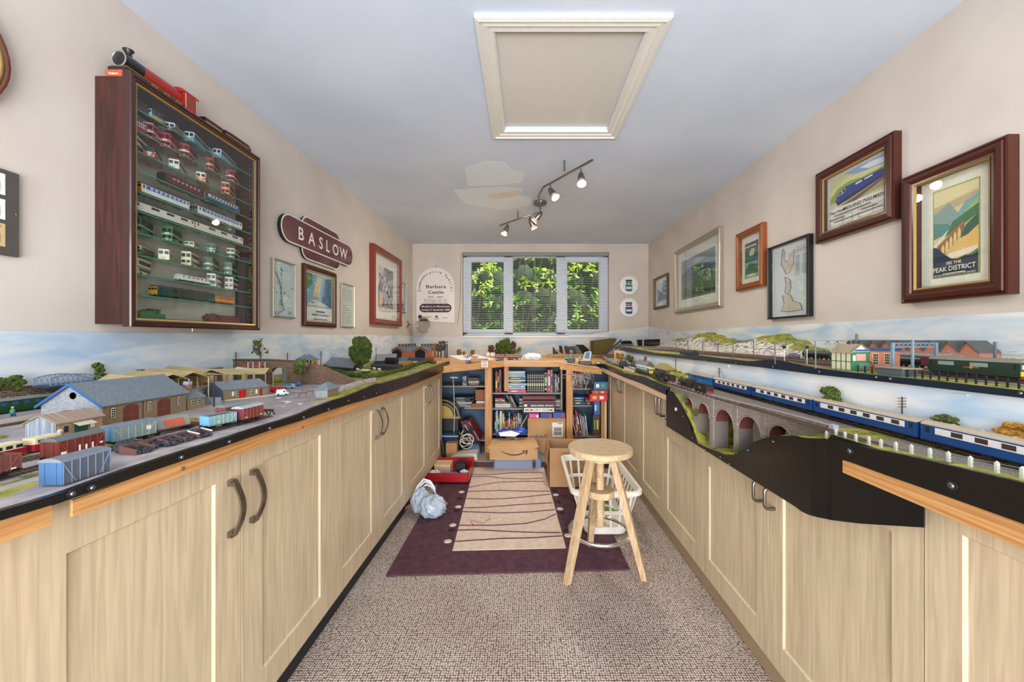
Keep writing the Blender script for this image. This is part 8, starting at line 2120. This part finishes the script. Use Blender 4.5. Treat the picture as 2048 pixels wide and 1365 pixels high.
# right lower fence of concrete posts
ft = thing('concrete_fence', 'pale concrete post and wire fence along the near right edge', 'model fence', (.752, .7, .87))
up_ = [1653, 1672, 1690, 1712, 1738, 1762, 1792, 1823, 1860, 1897, 1941, 1994, 2045, 2105]; xp = .753; tops = []
for u in up_:
    y = F*xp/(u-CX); z = land_r(xp, y); b = MB(); b.box(xp-.0022, xp+.0022, y-.0022, y+.0022, z-.002, z+.017, M('#b8bcb0', .8)); b.cyl((xp, y, z+.017), (xp, y, z+.019), .0022, M('#b8bcb0', .8), r1=.001, n=6); b.build('post', ft, w=True); tops.append(Vector((xp, y, z)))
for h_ in (.006, .011, .0155): MB().tube([p+Vector((0, 0, h_)) for p in tops], .0005, M('#8a8a84', .5), n=4).build('wire', ft, w=True)
for u, vb, vt_, x, lab in ((1804, 845, 794, .925, 'black telegraph pole behind the blue coaches, nearest the camera'), (1438.5, 775, 736, .925, 'telegraph pole on the lower level beyond the coaches'), (1351.5, 745, 718, .91, 'telegraph pole behind the grassy mound on the lower level')):
    p = at(u, vb, X=x); zt_ = at(u, vt_, X=x).z; pole(lab, (x, p.y, .86), zt_, arms=4)
p = at(1656, 792, X=.915); shrub('model_tree', 'dark green tree behind the blue coaches on the lower level', (.918, p.y, p.z-.002), (.012, .045, .028), m_leaf, seed=71, trunk=.865, n=26)
p = at(2042, 868, X=.92); shrub('model_bush', 'orange-brown bush at the right edge behind the coaches', (.922, p.y, p.z), (.010, .04, .016), m_amber, seed=72, trunk=.865)
p = at(1888, 842, X=.92); shrub('model_bush', 'low olive bush behind the near blue coach', (.924, p.y, p.z), (.008, .03, .012), m_hedge, seed=73, trunk=.865)
p = at(1433, 764, X=.92); shrub('model_bush', 'green bush at the foot of the lower level pole', (.924, p.y, p.z-.004), (.008, .03, .010), m_hedge, seed=74, trunk=.862)
# mound and paling fence
rm = random.Random(6); b = MB()
for k in range(15):
    y = 1.95+.04*k; b.blob((.90+rm.uniform(-.012, .012), y, .866), (.03, .04, .012+.022*math.sin(PI*k/14)), m_grass, n=8, m=6, rnd=rm)
single(b, 'grass_mound', 'long yellow-green grassy mound behind the right main line', 'model landscape')
b = MB()
for k in range(34): y = 2.0+.018*k; z = .885+.012*math.sin(k*.3); b.box(.926, .928, y, y+.008, .87, z+.01, M('#5a4636', .8))
single(b, 'paling_fence', 'brown paling fence at the foot of the lower backscene', 'model fence')
x_ = .85
p, q = at(1308, 742, X=x_), at(1330, 742, X=x_)
t, A, B, w, d, n = house('signal_box', 'small tan-roofed signal box on the lower right level', (x_, q.y), (x_, p.y), (.06, 0), .858, .052, .080, M('#8a5a40', .8), M('#8c8048', .8), .006, hip=.05)
onwall(t, A, d, n, .858, [('window', 'win', .02, .026, (p-q).length*.35, .018, m_signw), ('window', 'win', .02+(p-q).length*.45, .026, (p-q).length*.35, .018, m_signw)])
p, q = at(1272, 735, X=x_), at(1292, 735, X=x_)
t, A, B, w, d, n = house('station_house', 'gabled brown station house with a brick chimney on the lower right level', (x_, q.y), (x_, p.y), (.055, 0), .858, .045, .078, M('#8a7a4c', .8), m_slate, .008)
P = A+(B-A)*.5+w/2; b = MB(); b.box(P.x-.008, P.x+.008, P.y-.03, P.y-.01, .92, .965, M('#8a3c30', .8)); b.build('chimney', t, w=True)
for u, v, mt, lab, sd in ((1234, 712, m_amber, 'left amber tree at the start of the lower backscene', 1), (1243, 713, m_amber, 'right amber tree at the start of the lower backscene', 2), (1256, 716, m_leaf, 'dark green tree beside the amber trees', 3), (1261, 719, m_hedge, 'bright green bush beside the amber trees', 4)):
    p = at(u, v, X=.90); shrub('model_tree', lab, (.905, p.y, p.z), (.02, .06, .025), mt, seed=sd+80, trunk=.86, n=22)
b = MB(); b.box(.83, .86, 2.5, 3.3, .859, .868, M('#b4b0ac', .8)); single(b, 'lower_platform', 'pale platform in front of the station house', 'model platform')
b = MB()
for (u, v, q) in ((1225, 733, 0), (1252, 741, 1)): pass
b.prism([at(1248, 740, X=.75), at(1268, 746, X=.75), at(1268, 741, X=.75), at(1248, 734, X=.75)], (.003, 0, 0), M('#d0c4a0', .8)); single(b, 'cattle_pen', 'cream cattle pen panel by the far end of the right fascia', 'model fence')
for k, (u, v, cc, lab) in enumerate(((1205, 722, '#b04a40', 'red wagon at the far end of the right lower level'), (1214, 724, '#7a98b0', 'pale blue wagon next to the red one at the far end'), (1210, 729, '#8a8a78', 'grey-green wagon nearest the fascia at the far end'))):
    p = at(u, v, X=.80+.03*(k == 0)); wagon(lab, .09, cc, '#8a9298', (p.x+.02, p.y, ZRL), PI/2, hgt=.04)
# ================================================================ RIGHT, UPPER LEVEL
def pu(u, v): p = at(u, v, Z=ZU); return p
uz = lambda x, y: ZU
track('front track of the upper right level', [(1.06, .25), (1.06, 3.6)], uz)
track('second track of the upper right level', [(1.12, .25), (1.12, 3.6)], uz)
track('third track of the upper right level', [(1.22, .25), (1.22, 3.6)], uz)
m_gan = M('#4c555c', .5)
def gantry(label, u0, u1, vt_, vb0, vb1, cc=None, x0=1.03, heavy=False):
    mt = M(cc, .5) if cc else m_gan
    # both legs on the surface; u0 far leg against the wall side, u1 near leg
    y = F*x0/(u1-CX); xf = (u0-CX)/F*y
    if xf > XR-.05: xf = XR-.06
    if xf < x0:
        a, c = (xf, y), (x0, y)
    zt_ = H-(vt_-CY)*y/F
    t = thing('catenary_gantry', label, 'catenary gantry', (x0, y, ZU)); r = .0028 if heavy else .0014
    for x in (min(xf, x0), max(xf, x0)): b = MB(); b.box(x-r, x+r, y-r, y+r, ZU, zt_, mt); b.build('mast', t, w=True)
    xa, xb = min(xf, x0), max(xf, x0)
    b = MB(); b.box(xa-.004, xb+.004, y-.002, y+.002, zt_-.0035, zt_, mt); b.build('beam', t, w=True)
    for f_ in (.35, .62): x = xa+(xb-xa)*f_; b = MB(); b.tube([(x, y, zt_-.002), (x-.012, y, zt_-.012), (x+.01, y, zt_-.012), (x, y, zt_-.002)], .0008, mt, n=4); b.blob((x, y, zt_-.004), .003, m_blackm, j=0, n=6, m=4); b.build('dropper', t, w=True)
    return t
for u0, u1, vt_, cc, lab in ((1352, 1376, 681, None, 'catenary gantry farthest along the upper level'), (1405, 1436, 682, None, 'second catenary gantry from the far end of the upper level'), (1466, 1507, 681, None, 'third catenary gantry from the far end of the upper level'), (1550, 1610, 683, '#5a646a', 'catenary gantry before the black tank wagons'), (1631, 1701, 681, '#6a7276', 'catenary gantry behind the green signal box')):
    gantry(lab, u0, u1, vt_, 0, 0, cc)
# heavy lattice gantry
t = thing('lattice_gantry', 'blue-grey lattice girder gantry in front of the brick factory', 'catenary gantry', (1.2, .95, ZU))
yL = 1.02; xa, xb = (1785-CX)/F*yL, (1872-CX)/F*yL; zt_ = H-(686-CY)*yL/F
m_bl = M('#6a8290', .5)
for x in (xa, xb): b = MB(); b.box(x-.003, x+.003, yL-.003, yL+.003, ZU, zt_, m_bl); b.build('leg', t, w=True)
b = MB(); b.box(xa, xb, yL-.001, yL+.001, zt_-.002, zt_, m_bl); b.box(xa, xb, yL-.001, yL+.001, zt_-.013, zt_-.011, m_bl)
for k in range(10): x0_ = xa+(xb-xa)*k/10; x1_ = xa+(xb-xa)*(k+1)/10; b.tube([(x0_, yL, zt_-.012), (x1_, yL, zt_-.001)], .0008, m_bl, n=4); b.tube([(x0_, yL, zt_-.001), (x1_, yL, zt_-.012)], .0008, m_bl, n=4)
b.build('lattice_beam', t, w=True)
for u, vt_, x, lab in ((1825, 679, 1.0, 'single pale blue catenary mast beside the dark green locomotive'), (1990, 684, 1.12, 'grey catenary mast behind the dark green locomotive cab')):
    y = F*x/(u-CX); z1_ = H-(vt_-CY)*y/F; b = MB(); b.box(x-.0022, x+.0022, y-.0022, y+.0022, ZU, z1_, m_bl if x < 1.1 else M('#5a6268')); single(b, 'catenary_mast', lab, 'mast')
b = MB()
for z in (1.062, 1.052):
    for x in (1.06, 1.13): b.tube([(x, .3, z), (x, 3.4, z)], .0006, M('#7a8288', .5), n=4)
single(b, 'overhead_wire', 'thin overhead wires strung along the upper right level', 'wire')
# signal box, green
x_ = .952
yb_, ya_ = F*x_/(1663-CX), F*x_/(1703-CX)
t, A, B, w, d, n = house('signal_box', 'cream and green timber signal box on the front edge of the upper level', (x_, ya_), (x_, yb_), (.052, 0), ZU-.001, .056, .078, M('#cfc4a8', .7), M('#9c8a70', .8), .004)
b = MB(); L_ = yb_-ya_; mg = M('#2c6a44', .5)
for k in range(5): y = ya_+L_*k/4; b.box(x_-.001, x_, y-.0012, y+.0012, ZU, ZU+.056, mg)
for z in (.0, .026, .054): b.box(x_-.001, x_, ya_, yb_, ZU+z, ZU+z+.002, mg)
yy = ya_-.0008
for (xa, xb, za, zb2, cc) in ((0, .052, 0, .056, '#2c6a44'), (.012, .040, .030, .050, '#b88a78'), (.003, .010, .030, .046, '#d8d0d0'), (.004, .048, .058, .063, '#23408a'), (.02, .05, .004, .024, '#5a7a68')): b.box(x_+xa, x_+xb, yy-.0004*(za*100+xa*10+1), yy, ZU+za, ZU+zb2, M(cc, .5))
b.tube([(x_-.002, ya_-.002, ZU+.056), (x_+.026, ya_-.003, ZU+.079), (x_+.054, ya_-.002, ZU+.056)], .0016, mg, n=5)
b.build('green_framing', t, w=True)
b = MB()
for k in range(8): b.box(x_+.052+.003*k, x_+.055+.003*k, ya_-.008, ya_, ZU+.026-.0034*k, ZU+.0275-.0034*k, mg)
b.tube([(x_+.052, ya_-.008, ZU+.036), (x_+.078, ya_-.008, ZU+.010)], .0008, mg, n=4); b.build('steps', t, w=True)
b = MB(); b.cyl((x_+.026, (ya_+yb_)/2, ZU+.078), (x_+.026, (ya_+yb_)/2, ZU+.088), .0025, m_blackm, n=7); b.build('stove_pipe', t, w=True)
# brick building and factory
x_ = 1.10; y1_, y0_ = F*x_/(1738-CX), F*x_/(1798-CX)
t = thing('brick_building', 'flat-roofed orange brick building behind the green signal box', 'model building', (x_, 1.1, ZU))
yf_ = 1.10; xa, xb = (1733-CX)/F*yf_, (1800-CX)/F*yf_
b = MB(); b.box(xa, xb, yf_, yf_+.08, ZU, ZU+.058, m_brick); b.build('walls', t, w=True)
b = MB(); b.box(xa-.003, xb+.003, yf_-.002, yf_+.082, ZU+.058, ZU+.067, M('#2c3f5a', .6)); b.build('roof', t, w=True)
for xx in (xa+.02, xa+.052): b = MB(); b.box(xx, xx+.014, yf_-.001, yf_, ZU+.022, ZU+.05, M('#3a4038')); 
for i, xx in enumerate((xa+.018, xa+.052)):
    b = MB(); b.box(xx-.001, xx+.017, yf_-.0008, yf_, ZU+.018, ZU+.052, M('#c8a888'))
    for p_ in range(3):
        for q_ in range(4): b.box(xx+.001+.005*p_, xx+.0048+.005*p_, yf_-.0014, yf_-.0008, ZU+.020+.0078*q_, ZU+.0265+.0078*q_, m_win)
    b.build('window', t, w=True)
t = thing('factory', 'long red brick factory with a sawtooth slate roof against the upper backscene', 'model building', (1.6, 1.5, ZU))
XF = 1.60
def pf(u, v, x=XF): return at(u, v, X=x)
us = [1684, 1710, 1732, 1757, 1783, 1811, 1840, 1870, 1900]
b = MB(); m_fb = M('#c07a66', .8, n=.12, sc=200)
yA_, yB2 = pf(1958, 700).y, pf(1690, 700).y
N = 9; ys = [yB2+(yA_-yB2)*k/N for k in range(N+1)]
# teeth in plan along the wall: gables facing the camera side
b.box(XF+.002, XR-.006, yA_, yB2, ZU-.006, ZU+.045, m_fb)
for k in range(N):
    a_, c_ = ys[k], ys[k+1]; pk = a_+(c_-a_)*.35
    b.prism([(XF+.002, a_, ZU+.045), (XF+.002, c_, ZU+.045), (XF+.002, pk, ZU+.084)], (XR-.006-XF-.002, 0, 0), m_fb)
b.build('walls', t, w=True)
for k in range(N):
    a_, c_ = ys[k], ys[k+1]; pk = a_+(c_-a_)*.35
    b = MB(); b.prism([(XF-.004, pk, ZU+.084), (XF-.004, c_-.002, ZU+.044), (XF-.004, c_-.002, ZU+.047), (XF-.004, pk, ZU+.088)], (XR-.004-XF, 0, 0), M('#5c5f5c', .8)); b.prism([(XF-.004, pk, ZU+.084), (XF-.004, a_+.002, ZU+.044), (XF-.004, a_+.002, ZU+.047), (XF-.004, pk, ZU+.088)], (XR-.004-XF, 0, 0), M('#5c5f5c', .8)); b.build('roof_tooth', t, w=True)
yy = (pf(1900, 700).y, pf(1800, 700).y)
b = MB(); b.box(XF-.09, XF, yy[0], yy[1], ZU, ZU+.03, m_brick); b.box(XF-.095, XF, yy[0]-.004, yy[1]+.004, ZU+.03, ZU+.036, M('#a8a090', .8)); b.build('front_range', t, w=True)
pc = at(1713, 668, X=1.62); b = MB(); b.cyl((1.62, pc.y, ZU), (1.62, pc.y, pc.z), .008, M('#8a8078', .8), r1=.006, n=10); single(b, 'factory_chimney', 'slim tall factory chimney rising above the sawtooth roofs', 'model chimney')
b = MB(); b.box(.945, .985, at(1812, 740, X=.965).y-.01, at(1770, 740, X=.965).y, ZU-.001, ZU+.018, M('#4a555c', .8)); b.box(.94, .99, at(1816, 740, X=.965).y-.012, at(1768, 740, X=.965).y, ZU+.018, ZU+.021, M('#8a7c6c', .8))
single(b, 'trackside_hut', 'flat grey-brown roofed trackside hut beside the black fence', 'model building')
# dark green electric locomotive
lx = 1.06; ly0, ly1 = F*(lx-.018)/(2040-CX), F*(lx-.018)/(1857-CX)
t = rail_car('dark green electric locomotive with a yellow panel and red buffer beam', ly1-ly0, .047, '#27382c', '#7a7666', (lx, (ly0+ly1)/2, ZU+.003), -PI/2, wn=2, name='model_locomotive', wincol='#8a948c')
L_ = ly1-ly0
b = MB(); b.box(L_/2, L_/2+.0015, -.017, .017, .012, .022, M('#d8b818', .4)); b.build('yellow_panel', t)
b = MB(); b.box(L_/2, L_/2+.003, -.017, .017, .006, .0105, M('#c02018', .4))
for s_ in (-.010, .010): b.cyl((L_/2, s_, .008), (L_/2+.007, s_, .008), .003, M('#c02018', .4), n=8)
b.build('buffer_beam', t)
b = MB()
for s_ in (-.5, .5): b.box(L_/2, L_/2+.0014, .017*s_-.006, .017*s_+.006, .026, .036, M('#a8b4b8', .2))
b.build('cab_windows', t)
b = MB(); b.box(-.012, .018, -.0192, -.018, .024, .026, M('#b05a30')); b.lathe([(.0035, -.0195), (0, -.0195)], (.004, 0, .025), M('#b8902c'), n=10, ax='y'); b.box(-.012, .018, .018, .0192, .024, .026, M('#b05a30')); b.build('crest', t)
for x0_ in (-L_*.38, L_*.28): b = MB(); b.tube([(x0_, 0, .048), (x0_+.018, 0, .056), (x0_+.004, 0, .063), (x0_+.02, 0, .064)], .0007, M('#9a948c', .4), n=4); b.tube([(x0_+.036, 0, .048), (x0_+.018, 0, .056)], .0007, M('#9a948c', .4), n=4); b.build('pantograph', t)
# tank wagons and other upper stock
for u, x, lab in ((1623, 1.30, 'left black tank wagon before the green signal box'), (1648, 1.30, 'right black tank wagon before the green signal box'), (1823, 1.25, 'dark tank wagon behind the lattice gantry')):
    y = F*x/(u-CX); t = thing('tank_wagon', lab, 'model wagon', (x, y, ZU+.002), PI/2); b = MB(); b.cyl((-.04, 0, .024), (.04, 0, .024), .014, M('#28302e', .4), n=16); b.cyl((0, 0, .036), (0, 0, .042), .004, m_blackm, n=8); b.build('barrel', t); b = MB(); b.box(-.042, .042, -.012, .012, .008, .012, m_blackm); b.build('underframe', t); wheels(t, (-.025, .025), .010, .006)
wagon('maroon van standing behind the dark green locomotive', .09, '#6a2a34', '#8a8478', (1.25, F*1.25/(1862-CX)-.03, ZU+.002), PI/2)
# signals
for u, x, vt_, lab in ((1569, 1.05, 695, 'white-posted colour light signal before the tank wagons'), (1614, 1.04, 695, 'black-headed colour light signal beside the tank wagons')):
    y = F*x/(u-CX); z1_ = H-(vt_-CY)*y/F; t = thing('colour_signal', lab, 'model signal', (x, y, ZU)); b = MB(); b.cyl((x, y, ZU), (x, y, z1_), .0016, m_white, n=6); b.build('post', t, w=True); b = MB(); b.box(x-.007, x+.005, y-.002, y+.002, z1_-.006, z1_+.006, m_blackm); b.build('head', t, w=True)
ff = thing('lineside_fence', 'black post and rail fence along the near edge of the upper level', 'model fence', (.955, .8, ZU)); xfz = .952
fy = [F*xfz/(u-CX) for u in (1716, 1730, 1744, 1758, 1772, 1786, 1800, 1815, 1830, 1845, 1861, 1878, 1895, 1913, 1932, 1952, 1972, 1993, 2015, 2038, 2064)]
for y in fy: z = land_u(xfz, y); MB().box(xfz-.0013, xfz+.0013, y-.0013, y+.0013, z-.001, z+.020, m_blackm).build('post', ff, w=True)
for h_ in (.006, .011, .016): MB().tube([(xfz, y, land_u(xfz, y)+h_) for y in fy], .0008, m_blackm, n=4).build('rail', ff, w=True)
b = MB(); p, q = at(1367, 711, X=.97), at(1392, 711, X=.97)
b.prism([(.965-.02*math.cos(PI*k/8), q.y, ZU+.028*math.sin(PI*k/8)) for k in range(9)], (0, p.y-q.y, 0), M('#1c222c', .6)); single(b, 'tunnel_cover', 'small dark arched cover on the grass edge of the upper level', 'model structure')
for k, (u, x) in enumerate(((1562, 1.25), (1588, 1.25))): y = F*x/(u-CX); single(crumple((x, y, ZU+.012), (.02, .035, .016), m_rock if k == 0 else M('#6a6470', .8), 60+k, 12, 8), 'rock_outcrop', ('pale rocks' if k == 0 else 'grey rounded rock')+' at the foot of the upper cutting', 'model rock')
